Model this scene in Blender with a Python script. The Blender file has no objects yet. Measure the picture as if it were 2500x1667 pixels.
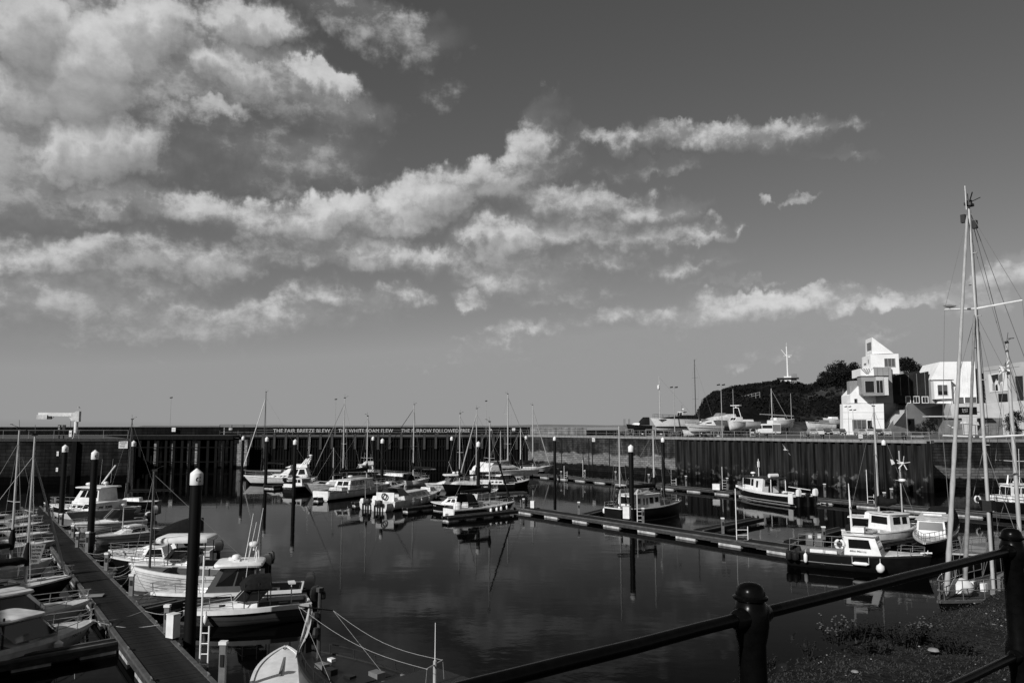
import bpy, bmesh, math, random
from mathutils import Vector, Matrix
from math import sin, cos, pi, sqrt, atan2, radians
random.seed(7)
S = bpy.context.scene
COL = S.collection

# ------------------------------------------------------------ camera, sky, sun, exposure
EYE = 9.0          # eye height above the harbour water, metres
FPX = 1900.0       # focal length in pixels of the 2500 px wide photograph
PITCH = math.atan(206.5 / FPX)
QUAY = 7.0
cam_d = bpy.data.cameras.new('camera')
cam = bpy.data.objects.new('camera', cam_d)
COL.objects.link(cam)
cam.location = (0, 0, EYE)
cam.rotation_euler = (pi / 2 + PITCH, 0, 0)
cam_d.sensor_width = 36.0
cam_d.lens = FPX / 2500.0 * 36.0
cam_d.clip_start = 0.1
cam_d.clip_end = 60000
S.camera = cam

SUN_AZ = Vector((-0.68, -0.73, 0)).normalized()   # horizontal direction towards the sun
SUN_EL = radians(31)
to_sun = Vector((SUN_AZ.x * cos(SUN_EL), SUN_AZ.y * cos(SUN_EL), sin(SUN_EL)))
sd = bpy.data.lights.new('sun', 'SUN')
sd.energy = 4.4
sd.angle = radians(0.5)
sd.color = (1.0, 0.995, 0.985)
sun = bpy.data.objects.new('sun', sd)
sun.rotation_euler = (-to_sun).to_track_quat('-Z', 'Y').to_euler()
sun.location = to_sun * 200
COL.objects.link(sun)

S.view_settings.view_transform = 'Standard'
S.view_settings.look = 'None'
S.view_settings.gamma = 1.0
S.view_settings.exposure = 0.0
S.view_settings.use_curve_mapping = False


def ray(u, v):
    a = (833.5 - v) / FPX
    return Vector(((u - 1250) / FPX, cos(PITCH) - a * sin(PITCH), sin(PITCH) + a * cos(PITCH)))


def build_world():
    w = bpy.data.worlds.new('World')
    S.world = w
    w.use_nodes = True
    nt = w.node_tree
    nt.nodes.clear()
    N = nt.nodes.new
    L = nt.links.new

    def math_(op, a, b=None, c=None, clamp=False):
        n = N('ShaderNodeMath')
        n.operation = op
        n.use_clamp = clamp
        for i, x in enumerate((a, b, c)):
            if x is None:
                continue
            if isinstance(x, (int, float)):
                n.inputs[i].default_value = x
            else:
                L(x, n.inputs[i])
        return n.outputs[0]

    def smooth(x, a, b, c=0.0, d=1.0):
        n = N('ShaderNodeMapRange')
        n.interpolation_type = 'SMOOTHSTEP'
        L(x, n.inputs[0])
        n.inputs[1].default_value = a
        n.inputs[2].default_value = b
        n.inputs[3].default_value = c
        n.inputs[4].default_value = d
        return n.outputs[0]

    geo = N('ShaderNodeNewGeometry')
    vec = N('ShaderNodeVectorMath')
    vec.operation = 'SCALE'
    L(geo.outputs['Incoming'], vec.inputs[0])
    vec.inputs['Scale'].default_value = -1.0
    sep = N('ShaderNodeSeparateXYZ')
    L(vec.outputs[0], sep.inputs[0])
    az = math_('ARCTAN2', sep.outputs[0], sep.outputs[1])
    el = math_('ARCSINE', sep.outputs[2])
    comb = N('ShaderNodeCombineXYZ')
    L(az, comb.inputs[0])
    L(el, comb.inputs[1])
    P0 = comb.outputs[0]
    P = P0
    for sc_, am, det in ((9.0, .055, 2), (30.0, .040, 6), (85.0, .014, 4)):
        wm_ = N('ShaderNodeMapping')
        wm_.inputs['Scale'].default_value = (1.5, 1.0, 1) if det == 6 else (1, 1, 1)
        L(P0, wm_.inputs[0])
        wn = N('ShaderNodeTexNoise')
        wn.inputs['Scale'].default_value = sc_
        wn.inputs['Detail'].default_value = det
        wn.inputs['Roughness'].default_value = .55
        L(wm_.outputs[0], wn.inputs['Vector'])
        ws = N('ShaderNodeVectorMath')
        ws.operation = 'SUBTRACT'
        L(wn.outputs['Color'], ws.inputs[0])
        ws.inputs[1].default_value = (.5, .5, .5)
        wk = N('ShaderNodeVectorMath')
        wk.operation = 'MULTIPLY'
        L(ws.outputs[0], wk.inputs[0])
        wk.inputs[1].default_value = (am, am * 1.15, 0)
        wa = N('ShaderNodeVectorMath')
        L(P, wa.inputs[0])
        L(wk.outputs[0], wa.inputs[1])
        P = wa.outputs[0]

    # the photographer's red-filtered monochrome sky: the red part of the physical sky
    sky = N('ShaderNodeTexSky')
    sky.sky_type = 'NISHITA'
    sky.sun_disc = False
    sky.sun_elevation = SUN_EL
    sky.sun_rotation = atan2(SUN_AZ.x, SUN_AZ.y)
    sky.air_density = 1.0
    sky.dust_density = 0.6
    sky.ozone_density = 1.0
    ss = N('ShaderNodeSeparateColor')
    L(sky.outputs[0], ss.inputs[0])
    SKYK = 0.068
    base = math_('MULTIPLY', ss.outputs[0], SKYK)
    base = math_('MINIMUM', base, 0.31)
    grad = smooth(el, 0.0, 0.5, 1.0, 1.0)
    base = math_('MULTIPLY', base, grad)

    # clouds: banks given by ellipses in azimuth/elevation, broken up by noise
    def ae(x, y):
        d = ray(x * 2500 / 2352, y * 2500 / 2352).normalized()
        return atan2(d.x, d.y), math.asin(d.z)
    K = 1 / 1785.0
    banks = [  # x, y, rx, ry, tilt (deg, up to the right), strength  (2352 px wide picture)
        (90, 110, 230, 190, 0, .72), (420, 200, 420, 150, -8, .66), (330, 50, 330, 90, 0, .6), (640, 180, 260, 70, -12, .72),
        (70, 60, 90, 90, 0, 1.25), (60, 190, 80, 70, 0, 1.0), (215, 150, 120, 110, 30, 1.3), (330, 60, 120, 70, 20, 1.0), (560, 45, 130, 50, 0, .95), (240, 330, 130, 75, 12, 1.2), (520, 150, 130, 45, -20, 1.0), (740, 180, 100, 34, -15, 1.0), (480, 260, 110, 34, 0, .9),
        (260, 310, 210, 90, 10, .7), (560, 290, 190, 60, 0, .5), (850, 40, 240, 60, -10, .45), (980, 90, 120, 60, 0, .3), (1015, 205, 60, 35, 0, .25),
        (-100, 300, 260, 160, 0, .7), (100, 450, 320, 60, 0, .42), (430, 480, 330, 45, -3, .75), (760, 492, 340, 50, 5, .85),
        (1090, 420, 200, 62, 14, .95), (1195, 365, 90, 55, 30, .8), (1245, 285, 75, 50, 40, .42), (1290, 340, 70, 40, 0, .35), (1330, 462, 260, 45, -5, .85),
        (1620, 305, 300, 34, -3, .7), (1700, 320, 150, 30, -6, .5), (1900, 352, 120, 14, -12, .4), (1840, 470, 45, 12, 10, .55), (1758, 475, 14, 18, 0, .5), (1500, 375, 160, 22, 0, .3),
        (380, 585, 360, 55, 4, .82), (800, 575, 290, 45, -3, .75), (200, 680, 360, 55, 0, .62), (1140, 550, 110, 48, 0, .85), (1400, 530, 260, 40, -4, .8),
        (1600, 545, 100, 16, -2, .75), (1440, 600, 240, 36, -3, .68), (1230, 625, 210, 50, 5, .6), (1290, 668, 200, 34, 0, .55), (1600, 657, 200, 12, 0, .4),
        (560, 735, 360, 42, 3, .55), (820, 690, 170, 40, 0, .62), (1080, 692, 50, 26, 0, .6), (60, 760, 200, 40, 0, .35),
        (1340, 745, 220, 36, 6, .7), (1650, 720, 330, 38, 3, .68), (2030, 698, 280, 20, 3, .6), (2330, 640, 130, 45, 20, .7), (2200, 660, 160, 22, 5, .45),
        (1300, 797, 300, 18, 0, .38), (1860, 805, 200, 20, 3, .38), (1220, 828, 110, 12, 0, .36), (1880, 765, 200, 12, 0, .34), (1050, 830, 200, 12, 0, .28), (60, 830, 260, 40, 0, .3),
    ]
    def bank_field(Pv):
        acc = None
        for (x, y, rx, ry, tilt, st) in banks:
            a, e = ae(x, y)
            n = N('ShaderNodeMapping')
            n.vector_type = 'TEXTURE'
            n.inputs['Location'].default_value = (a, e, 0)
            n.inputs['Rotation'].default_value = (0, 0, radians(tilt))
            n.inputs['Scale'].default_value = (rx * K * 1.12, ry * K * 1.15, 1)
            if acc is None:
                L(Pv, n.inputs[0])
            else:      # a dependence on the sum so far keeps the shader's stack small
                ch = N('ShaderNodeVectorMath')
                ch.operation = 'MULTIPLY_ADD'
                L(acc, ch.inputs[0])
                ch.inputs[1].default_value = (1e-7, 1e-7, 1e-7)
                L(Pv, ch.inputs[2])
                L(ch.outputs[0], n.inputs[0])
            ln = N('ShaderNodeVectorMath')
            ln.operation = 'DOT_PRODUCT'
            L(n.outputs[0], ln.inputs[0])
            L(n.outputs[0], ln.inputs[1])
            m = N('ShaderNodeMapRange')
            m.interpolation_type = 'SMOOTHSTEP'
            L(ln.outputs['Value'], m.inputs[0])
            m.inputs[1].default_value = 1.6
            m.inputs[2].default_value = 0.0
            m.inputs[3].default_value = 0.0
            m.inputs[4].default_value = st
            acc = m.outputs[0] if acc is None else math_('MAXIMUM', acc, m.outputs[0])
        return acc
    acc = bank_field(P)
    up_ = N('ShaderNodeVectorMath')
    L(P, up_.inputs[0])
    up_.inputs[1].default_value = (-.008, .022, 0)
    acc_up = bank_field(up_.outputs[0])
    edge = smooth(math_('SUBTRACT', acc, acc_up), -.25, .42)      # 1 on the sunlit upper rims, 0 on the fading undersides
    # the rest of the sky, outside the frame, carries the same kind of broken banks
    gn = N('ShaderNodeTexNoise')
    mp = N('ShaderNodeMapping')
    mp.inputs['Scale'].default_value = (2.2, 2.2, 7.0)
    L(vec.outputs[0], mp.inputs[0])
    L(mp.outputs[0], gn.inputs['Vector'])
    gn.inputs['Scale'].default_value = 1.0
    gn.inputs['Detail'].default_value = 2
    gen = smooth(gn.outputs[0], 0.5, 0.72, 0.0, 0.75)
    side = math_('ABSOLUTE', az)
    out_side = smooth(side, 0.66, 1.0)
    out_top = smooth(el, 0.62, 0.85)
    outm = math_('MAXIMUM', out_side, out_top)
    gen = math_('MULTIPLY', gen, outm)
    acc = math_('MAXIMUM', acc, gen)

    def fbm(off):
        mpp = N('ShaderNodeMapping')
        mpp.inputs['Location'].default_value = off
        mpp.inputs['Scale'].default_value = (19.0, 25.0, 1)
        L(P0, mpp.inputs[0])
        n = N('ShaderNodeTexNoise')
        n.inputs['Scale'].default_value = 1.0
        n.inputs['Detail'].default_value = 9
        n.inputs['Roughness'].default_value = 0.64
        n.inputs['Distortion'].default_value = 0.0
        L(mpp.outputs[0], n.inputs['Vector'])
        return n.outputs[0]
    f1 = fbm((3.1, 1.7, 0))
    f2 = fbm((3.1 - 0.16, 1.7 + 0.30, 0))
    big = N('ShaderNodeTexNoise')
    big.noise_dimensions = '2D'
    bm = N('ShaderNodeMapping')
    bm.inputs['Scale'].default_value = (4, 12, 1)
    L(P0, bm.inputs[0])
    L(bm.outputs[0], big.inputs['Vector'])
    big.inputs['Scale'].default_value = 1.0
    big.inputs['Detail'].default_value = 3
    dens = math_('ADD', math_('MULTIPLY', acc, 1.3), math_('MULTIPLY', math_('SUBTRACT', f1, 0.5), 2.2))
    dens = math_('ADD', dens, math_('MULTIPLY', math_('SUBTRACT', big.outputs[0], 0.5), 1.1))
    # no cloud where no bank is
    gate = smooth(acc, 0.04, 0.30)
    mask = math_('MULTIPLY', smooth(dens, 0.30, 1.10), gate)
    mask = math_('MULTIPLY', mask, math_('ADD', math_('MULTIPLY', edge, 0.5), 0.5))
    veil = math_('MULTIPLY', math_('MULTIPLY', smooth(acc, 0.15, 0.9), smooth(big.outputs[0], .15, .55)), 0.58)
    mask = math_('MAXIMUM', mask, veil)
    rel = math_('MULTIPLY', math_('SUBTRACT', f1, f2), 3.2)
    lit = math_('ADD', rel, 0.5, clamp=True)
    thick = smooth(dens, 0.45, 1.35)
    low = smooth(el, 0.05, 0.45, 0.26, 0.25)
    cloud = math_('ADD', low, math_('MULTIPLY', lit, 0.14))
    cloud = math_('ADD', cloud, math_('MULTIPLY', edge, 0.14))
    cloud = math_('ADD', cloud, math_('MULTIPLY', thick, 0.12))
    cloud = math_('SUBTRACT', cloud, math_('MULTIPLY', math_('SUBTRACT', 0.5, big.outputs[0]), 0.34))
    mix = N('ShaderNodeMix')
    mix.data_type = 'FLOAT'
    L(math_('MULTIPLY', mask, 0.92), mix.inputs[0])
    L(base, mix.inputs[2])
    L(cloud, mix.inputs[3])
    below = smooth(el, -0.02, 0.0)
    val = math_('MULTIPLY', mix.outputs[0], math_('ADD', math_('MULTIPLY', below, 0.7), 0.3))
    cc = N('ShaderNodeCombineColor')
    for i in range(3):
        L(val, cc.inputs[i])
    bg = N('ShaderNodeBackground')
    bg.inputs['Strength'].default_value = 1.0
    L(cc.outputs[0], bg.inputs[0])
    out = N('ShaderNodeOutputWorld')
    L(bg.outputs[0], out.inputs[0])
    w.cycles.sampling_method = 'MANUAL'
    w.cycles.sample_map_resolution = 512


build_world()


# ------------------------------------------------------------ geometry helpers
def G(u, v, z=0.0):
    """the point at height z that the photograph shows at pixel (u, v)"""
    d = ray(u, v)
    t = (z - EYE) / d.z
    return Vector((d.x * t, d.y * t, z))


def D(u, v, Y):
    d = ray(u, v)
    t = Y / d.y
    return Vector((d.x * t, Y, EYE + d.z * t))


def proj(p):
    x, y, z = p[0], p[1], p[2] - EYE
    f = y * cos(PITCH) + z * sin(PITCH)
    up = -y * sin(PITCH) + z * cos(PITCH)
    return 1250 + FPX * x / f, 833.5 - FPX * up / f


def height_at(x, y, v):
    a = (833.5 - v) / FPX
    k = (sin(PITCH) + a * cos(PITCH)) / (cos(PITCH) - a * sin(PITCH))
    return EYE + y * k


class MB:
    def __init__(s):
        s.v = []
        s.f = []

    def add(s, vs, fs):
        b = len(s.v)
        s.v += [tuple(x) for x in vs]
        s.f += [tuple(b + i for i in f) for f in fs]
        return s

    def box(s, x0, x1, y0, y1, z0, z1):
        return s.add([(x0, y0, z0), (x1, y0, z0), (x1, y1, z0), (x0, y1, z0), (x0, y0, z1), (x1, y0, z1), (x1, y1, z1), (x0, y1, z1)],
                     [(0, 3, 2, 1), (4, 5, 6, 7), (0, 1, 5, 4), (1, 2, 6, 5), (2, 3, 7, 6), (3, 0, 4, 7)])

    def hexa(s, a):   # 8 corners, bottom 4 then top 4, any shape
        return s.add(a, [(0, 3, 2, 1), (4, 5, 6, 7), (0, 1, 5, 4), (1, 2, 6, 5), (2, 3, 7, 6), (3, 0, 4, 7)])

    def loft(s, rings, closed=True, cap0=True, cap1=True):
        n = len(rings[0])
        vs = [p for r in rings for p in r]
        fs = []
        for i in range(len(rings) - 1):
            for j in range(n if closed else n - 1):
                k = (j + 1) % n
                fs.append((i * n + j, i * n + k, (i + 1) * n + k, (i + 1) * n + j))
        if cap0:
            fs.append(tuple(range(n))[::-1])
        if cap1:
            fs.append(tuple((len(rings) - 1) * n + j for j in range(n)))
        return s.add(vs, fs)

    def tube(s, pts, r, n=6, caps=True):
        pts = [Vector(p) for p in pts]
        if not isinstance(r, (list, tuple)):
            r = [r] * len(pts)
        rings = []
        up = None
        for i, p in enumerate(pts):
            d = (pts[min(i + 1, len(pts) - 1)] - pts[max(i - 1, 0)]).normalized()
            if up is None:
                up = Vector((0, 0, 1)) if abs(d.z) < .9 else Vector((1, 0, 0))
            a = d.cross(up).normalized()
            b = d.cross(a).normalized()
            rings.append([p + a * (cos(2 * pi * k / n) * r[i]) + b * (sin(2 * pi * k / n) * r[i]) for k in range(n)])
        return s.loft(rings, True, caps, caps)

    def lathe(s, prof, n=16, c=(0, 0, 0)):
        rings = [[(c[0] + r * cos(2 * pi * k / n), c[1] + r * sin(2 * pi * k / n), c[2] + z) for k in range(n)] for r, z in prof]
        return s.loft(rings)

    def prism(s, poly, d0, d1, f):
        """poly of 2D points extruded between d0 and d1; f(a, b, d) -> 3D point"""
        n = len(poly)
        return s.add([f(a, b, d0) for a, b in poly] + [f(a, b, d1) for a, b in poly],
                     [tuple(range(n))[::-1], tuple(range(n, 2 * n))] + [(i, (i + 1) % n, n + (i + 1) % n, n + i) for i in range(n)])

    def panel(s, q, s0, s1, t0, t1, off=.012, th=.02):
        """a slab lying on the quad q=(bl, br, tr, tl)"""
        q = [Vector(x) for x in q]
        nrm = (q[1] - q[0]).cross(q[3] - q[0]).normalized()

        def pt(a, b, o):
            lo = q[0].lerp(q[1], a)
            hi = q[3].lerp(q[2], a)
            return lo.lerp(hi, b) + nrm * o
        c = [(s0, t0), (s1, t0), (s1, t1), (s0, t1)]
        return s.hexa([pt(a, b, off - th) for a, b in c] + [pt(a, b, off) for a, b in c])

    def mesh(s, name, smooth=0):
        me = bpy.data.meshes.new(name)
        me.from_pydata(s.v, [], s.f)
        bm = bmesh.new()
        bm.from_mesh(me)
        bmesh.ops.recalc_face_normals(bm, faces=bm.faces)
        bm.to_mesh(me)
        bm.free()
        if smooth:
            me.shade_smooth()
            me.set_sharp_from_angle(angle=radians(smooth))
        return me


def obj(name, mb, m=None, parent=None, smooth=0, kind=None, loc=None, rz=None, label=None, cat=None, group=None):
    me = mb.mesh(name, smooth) if isinstance(mb, MB) else mb
    o = bpy.data.objects.new(name, me)
    COL.objects.link(o)
    if m is not None and not me.materials:
        me.materials.append(m)
    if parent is not None:
        o.parent = parent
    if loc is not None:
        o.location = loc
    if rz is not None:
        o.rotation_euler = (0, 0, rz)
    if kind:
        o['kind'] = kind
    return tag(o, label, cat, group)


def tag(o, label=None, cat=None, group=None):
    if label:
        o['label'] = label
    if cat:
        o['category'] = cat
    if group:
        o['group'] = group
    return o


def thing(name, label, cat, loc=(0, 0, 0), rz=0, group=None):
    o = bpy.data.objects.new(name, None)
    o.empty_display_size = .2
    COL.objects.link(o)
    o.location = loc
    o.rotation_euler = (0, 0, rz)
    return tag(o, label, cat, group)


def copy_tree(src, parent=None, **kw):
    c = src.copy()
    COL.objects.link(c)
    c.parent = parent
    for ch in src.children:
        copy_tree(ch, c)
    for k, v in kw.items():
        if k == 'loc':
            c.location = v
        elif k == 'rz':
            c.rotation_euler = (0, 0, v)
        elif k == 'label':
            c['label'] = v
    return c


# ------------------------------------------------------------ materials (a monochrome photograph: everything is grey)
def mat(name, col, rough=.6, metal=0., var=.25, scale=3., bump=0., bscale=None, stretch=(1, 1, 1), spec=.5, coat=0., var2=0., s2=.5):
    m = bpy.data.materials.new(name)
    m.use_nodes = True
    nt = m.node_tree
    b = nt.nodes['Principled BSDF']
    b.inputs['Roughness'].default_value = rough
    b.inputs['Metallic'].default_value = metal
    b.inputs['Specular IOR Level'].default_value = .08 if (spec == .5 and col < .13 and rough > .55) else spec
    b.inputs['Coat Weight'].default_value = coat
    tc = nt.nodes.new('ShaderNodeTexCoord')
    mp = nt.nodes.new('ShaderNodeMapping')
    mp.inputs['Scale'].default_value = stretch
    nt.links.new(tc.outputs['Object'], mp.inputs[0])
    n = nt.nodes.new('ShaderNodeTexNoise')
    n.inputs['Scale'].default_value = scale
    n.inputs['Detail'].default_value = 5
    n.inputs['Roughness'].default_value = .62
    nt.links.new(mp.outputs[0], n.inputs['Vector'])
    r = nt.nodes.new('ShaderNodeMapRange')
    nt.links.new(n.outputs[0], r.inputs[0])
    r.inputs[1].default_value = .3
    r.inputs[2].default_value = .7
    r.inputs[3].default_value = col * (1 - var)
    r.inputs[4].default_value = min(.95, col * (1 + var * .6))
    v = r.outputs[0]
    if var2:
        n2 = nt.nodes.new('ShaderNodeTexNoise')
        n2.inputs['Scale'].default_value = s2
        n2.inputs['Detail'].default_value = 3
        nt.links.new(tc.outputs['Object'], n2.inputs['Vector'])
        r2 = nt.nodes.new('ShaderNodeMapRange')
        nt.links.new(n2.outputs[0], r2.inputs[0])
        r2.inputs[1].default_value = .35
        r2.inputs[2].default_value = .65
        r2.inputs[3].default_value = 1 - var2
        r2.inputs[4].default_value = 1 + var2 * .5
        mm = nt.nodes.new('ShaderNodeMath')
        mm.operation = 'MULTIPLY'
        nt.links.new(v, mm.inputs[0])
        nt.links.new(r2.outputs[0], mm.inputs[1])
        v = mm.outputs[0]
    cc = nt.nodes.new('ShaderNodeCombineColor')
    for i in range(3):
        nt.links.new(v, cc.inputs[i])
    nt.links.new(cc.outputs[0], b.inputs['Base Color'])
    if bump:
        bp = nt.nodes.new('ShaderNodeBump')
        bp.inputs['Strength'].default_value = 1
        bp.inputs['Distance'].default_value = bump
        nb = n
        if bscale:
            nb = nt.nodes.new('ShaderNodeTexNoise')
            nb.inputs['Scale'].default_value = bscale
            nb.inputs['Detail'].default_value = 4
            nt.links.new(mp.outputs[0], nb.inputs['Vector'])
        nt.links.new(nb.outputs[0], bp.inputs['Height'])
        nt.links.new(bp.outputs[0], b.inputs['Normal'])
    return m


M = {}
M['gel'] = mat('white_gelcoat', .74, .3, var=.12, scale=1.3, var2=.1, s2=3)
M['gelold'] = mat('weathered_white_paint', .60, .5, var=.25, scale=2.5, stretch=(1, 1, .5), var2=.2, s2=1)
M['cream'] = mat('cream_deck_paint', .5, .6, var=.2, scale=4)
M['greyhull'] = mat('grey_topsides', .07, .35, var=.15, scale=1.5)
M['midgrey'] = mat('mid_grey_paint', .15, .5, var=.2, scale=3)
M['navy'] = mat('dark_blue_hull_paint', .006, .35, spec=.35, var=.4, scale=2)
M['black'] = mat('black_rubber_and_paint', .01, .5, var=.4, scale=5)
M['canvas'] = mat('dark_canvas', .009, .85, var=.4, scale=6, bump=.02, bscale=5, spec=.15)
M['canvas2'] = mat('grey_canvas', .2, .85, var=.3, scale=4, bump=.02, bscale=5)
M['sailcloth'] = mat('pale_sailcloth', .34, .8, var=.25, scale=6, stretch=(1, 1, .3), bump=.01)
M['glass'] = mat('dark_tinted_glass', .008, .06, var=.2, scale=1, spec=.6)
M['screen'] = mat('grey_window_pane', .09, .1, var=.3, scale=.6, spec=.6)
M['alu'] = mat('anodised_mast', .46, .4, metal=.2, var=.15, scale=2)
M['aludark'] = mat('dark_varnished_mast', .06, .4, var=.3, scale=2)
M['steel'] = mat('stainless_tube', .5, .25, metal=.8, var=.1, scale=2)
M['wire'] = mat('rigging_wire', .22, .5, metal=.2, var=.1)
M['rope'] = mat('rope', .3, .9, var=.3, scale=20)
M['wood'] = mat('varnished_wood', .09, .4, var=.4, scale=4, stretch=(.3, 3, 3))
M['teak'] = mat('worn_deck_wood', .13, .7, var=.3, scale=5, stretch=(.3, 4, 4))
M['board'] = mat('weathered_deck_board', .022, .8, var=.45, scale=3, stretch=(1, 1, 1), bump=.004, var2=.25, s2=.35)
M['edge'] = mat('pale_edge_beam', .10, .75, var=.35, scale=2.5, var2=.25, s2=.6)
M['fascia'] = mat('pontoon_side_timber', .05, .8, var=.5, scale=3, stretch=(1, 1, 3))
M['float'] = mat('concrete_pontoon_float', .42, .8, var=.35, scale=2.2, stretch=(1, 1, .4), var2=.3, s2=2)
M['pilecap'] = mat('white_pile_cap', .78, .45, var=.08, scale=2)
M['pile'] = mat('black_coated_pile', .005, .5, var=.5, scale=1.2, stretch=(1, 1, .15), spec=.2)
M['fender'] = mat('white_vinyl_fender', .75, .4, var=.12, scale=4)
M['postmetal'] = mat('galvanised_post', .2, .5, metal=.3, var=.3, scale=4)
M['rail'] = mat('black_gloss_railing_paint', .003, .24, var=.4, scale=25, bump=.0015, bscale=18, spec=.09)
M['conc'] = mat('weathered_concrete', .22, .85, var=.3, scale=1.2, var2=.25, s2=.3, bump=.01)
M['quaytop'] = mat('quay_paving', .10, .9, var=.3, scale=.4, var2=.25, s2=.08)
M['verge'] = mat('short_turf_and_grit', .022, .95, var=.7, scale=22, bump=.03, bscale=30, var2=.4, s2=1.2)
M['grass'] = mat('dry_grass_blade', .045, .8, var=.5, scale=8)
M['pebble'] = mat('pale_pebble', .22, .8, var=.5, scale=8)
M['timber'] = mat('tarred_jetty_timber', .006, .8, var=.6, scale=1.5, stretch=(3, 3, .25))
M['timberpale'] = mat('bleached_fender_timber', .055, .8, var=.5, scale=1.5, stretch=(3, 3, .4))
M['lampgrey'] = mat('galvanised_lamp_column', .3, .5, var=.1)
M['dark'] = mat('painted_recess_shade', .006, .9, var=.3)  # near-black colour standing in for the shade in gaps and openings
M['render'] = mat('white_render_wall', .78, .8, var=.05, scale=.5, var2=.05)
M['concpale'] = mat('pale_cast_concrete', .5, .85, var=.12, scale=.5, var2=.1, s2=.2)
M['concgrey'] = mat('grey_panel_wall', .38, .8, var=.12, scale=.4, var2=.1, s2=.15)
M['clad'] = mat('standing_seam_zinc', .26, .55, var=.15, scale=.6)
M['claddark'] = mat('dark_profiled_cladding', .024, .6, var=.3, scale=.6)
M['leaf'] = mat('dark_foliage', .014, .8, var=.6, scale=1.5, var2=.4, s2=.3, spec=.1)
M['scrub'] = mat('dry_scrub_foliage', .014, .9, var=.6, scale=.8, var2=.5, s2=.06, spec=.1)
M['bark'] = mat('bark', .05, .9, var=.4)
M['weed'] = mat('dried_flower_heads', .09, .8, var=.5, scale=9)
M['weedstem'] = mat('weed_stems_and_leaves', .02, .8, var=.5, scale=9)
M['sign'] = mat('white_sign_face', .62, .6, var=.06)
M['ink'] = mat('black_lettering', .012, .7, var=.1)
M['letter'] = mat('white_painted_lettering', .62, .7, var=.35, scale=2)
M['steelcrate'] = mat('grey_container_steel', .20, .6, var=.25, scale=.8, var2=.2, s2=.4)
M['feather'] = mat('grey_white_plumage', .55, .8, var=.3, scale=6)
M['carpaint'] = mat('silver_car_paint', .3, .25, var=.1)
M['cardark'] = mat('dark_car_paint', .02, .25, var=.1)
M['sea_bank'] = mat('distant_fields', .16, .9, var=.3, scale=.002)


def nodes_of(m):
    return m.node_tree, m.node_tree.nodes['Principled BSDF'], m.node_tree.nodes.new, m.node_tree.links.new


def grey(m, val):
    nt, b, N, L = nodes_of(m)
    cc = N('ShaderNodeCombineColor')
    for i in range(3):
        L(val, cc.inputs[i])
    L(cc.outputs[0], b.inputs['Base Color'])


def water_material():
    m = bpy.data.materials.new('harbour_water')
    m.use_nodes = True
    nt, b, N, L = nodes_of(m)
    b.inputs['Base Color'].default_value = (.0015, .0015, .0015, 1)
    b.inputs['Roughness'].default_value = .035
    b.inputs['IOR'].default_value = 1.065
    b.inputs['Specular IOR Level'].default_value = .5
    g = N('ShaderNodeNewGeometry')
    hs = []
    for sc, st, d in ((1.5, (1, 1, 1), .005), (.35, (1, 1.6, 1), .016), (6.0, (1, 1, 1), .0007)):
        mp = N('ShaderNodeMapping')
        mp.inputs['Scale'].default_value = st
        L(g.outputs['Position'], mp.inputs[0])
        n = N('ShaderNodeTexNoise')
        n.inputs['Scale'].default_value = sc
        n.inputs['Detail'].default_value = 2
        L(mp.outputs[0], n.inputs['Vector'])
        k = N('ShaderNodeMath')
        k.operation = 'MULTIPLY'
        L(n.outputs[0], k.inputs[0])
        k.inputs[1].default_value = d
        hs.append(k.outputs[0])
    a = N('ShaderNodeMath')
    L(hs[0], a.inputs[0])
    L(hs[1], a.inputs[1])
    a2 = N('ShaderNodeMath')
    L(a.outputs[0], a2.inputs[0])
    L(hs[2], a2.inputs[1])
    # slack patches and cat's paws
    pn = N('ShaderNodeTexNoise')
    pn.inputs['Scale'].default_value = .05
    pn.inputs['Detail'].default_value = 2
    L(g.outputs['Position'], pn.inputs['Vector'])
    pr = N('ShaderNodeMapRange')
    L(pn.outputs[0], pr.inputs[0])
    pr.inputs[1].default_value = .4
    pr.inputs[2].default_value = .65
    pr.inputs[3].default_value = .22
    pr.inputs[4].default_value = .6
    bp = N('ShaderNodeBump')
    bp.inputs['Distance'].default_value = 1.0
    L(pr.outputs[0], bp.inputs['Strength'])
    L(a2.outputs[0], bp.inputs['Height'])
    L(bp.outputs[0], b.inputs['Normal'])
    return m


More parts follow.
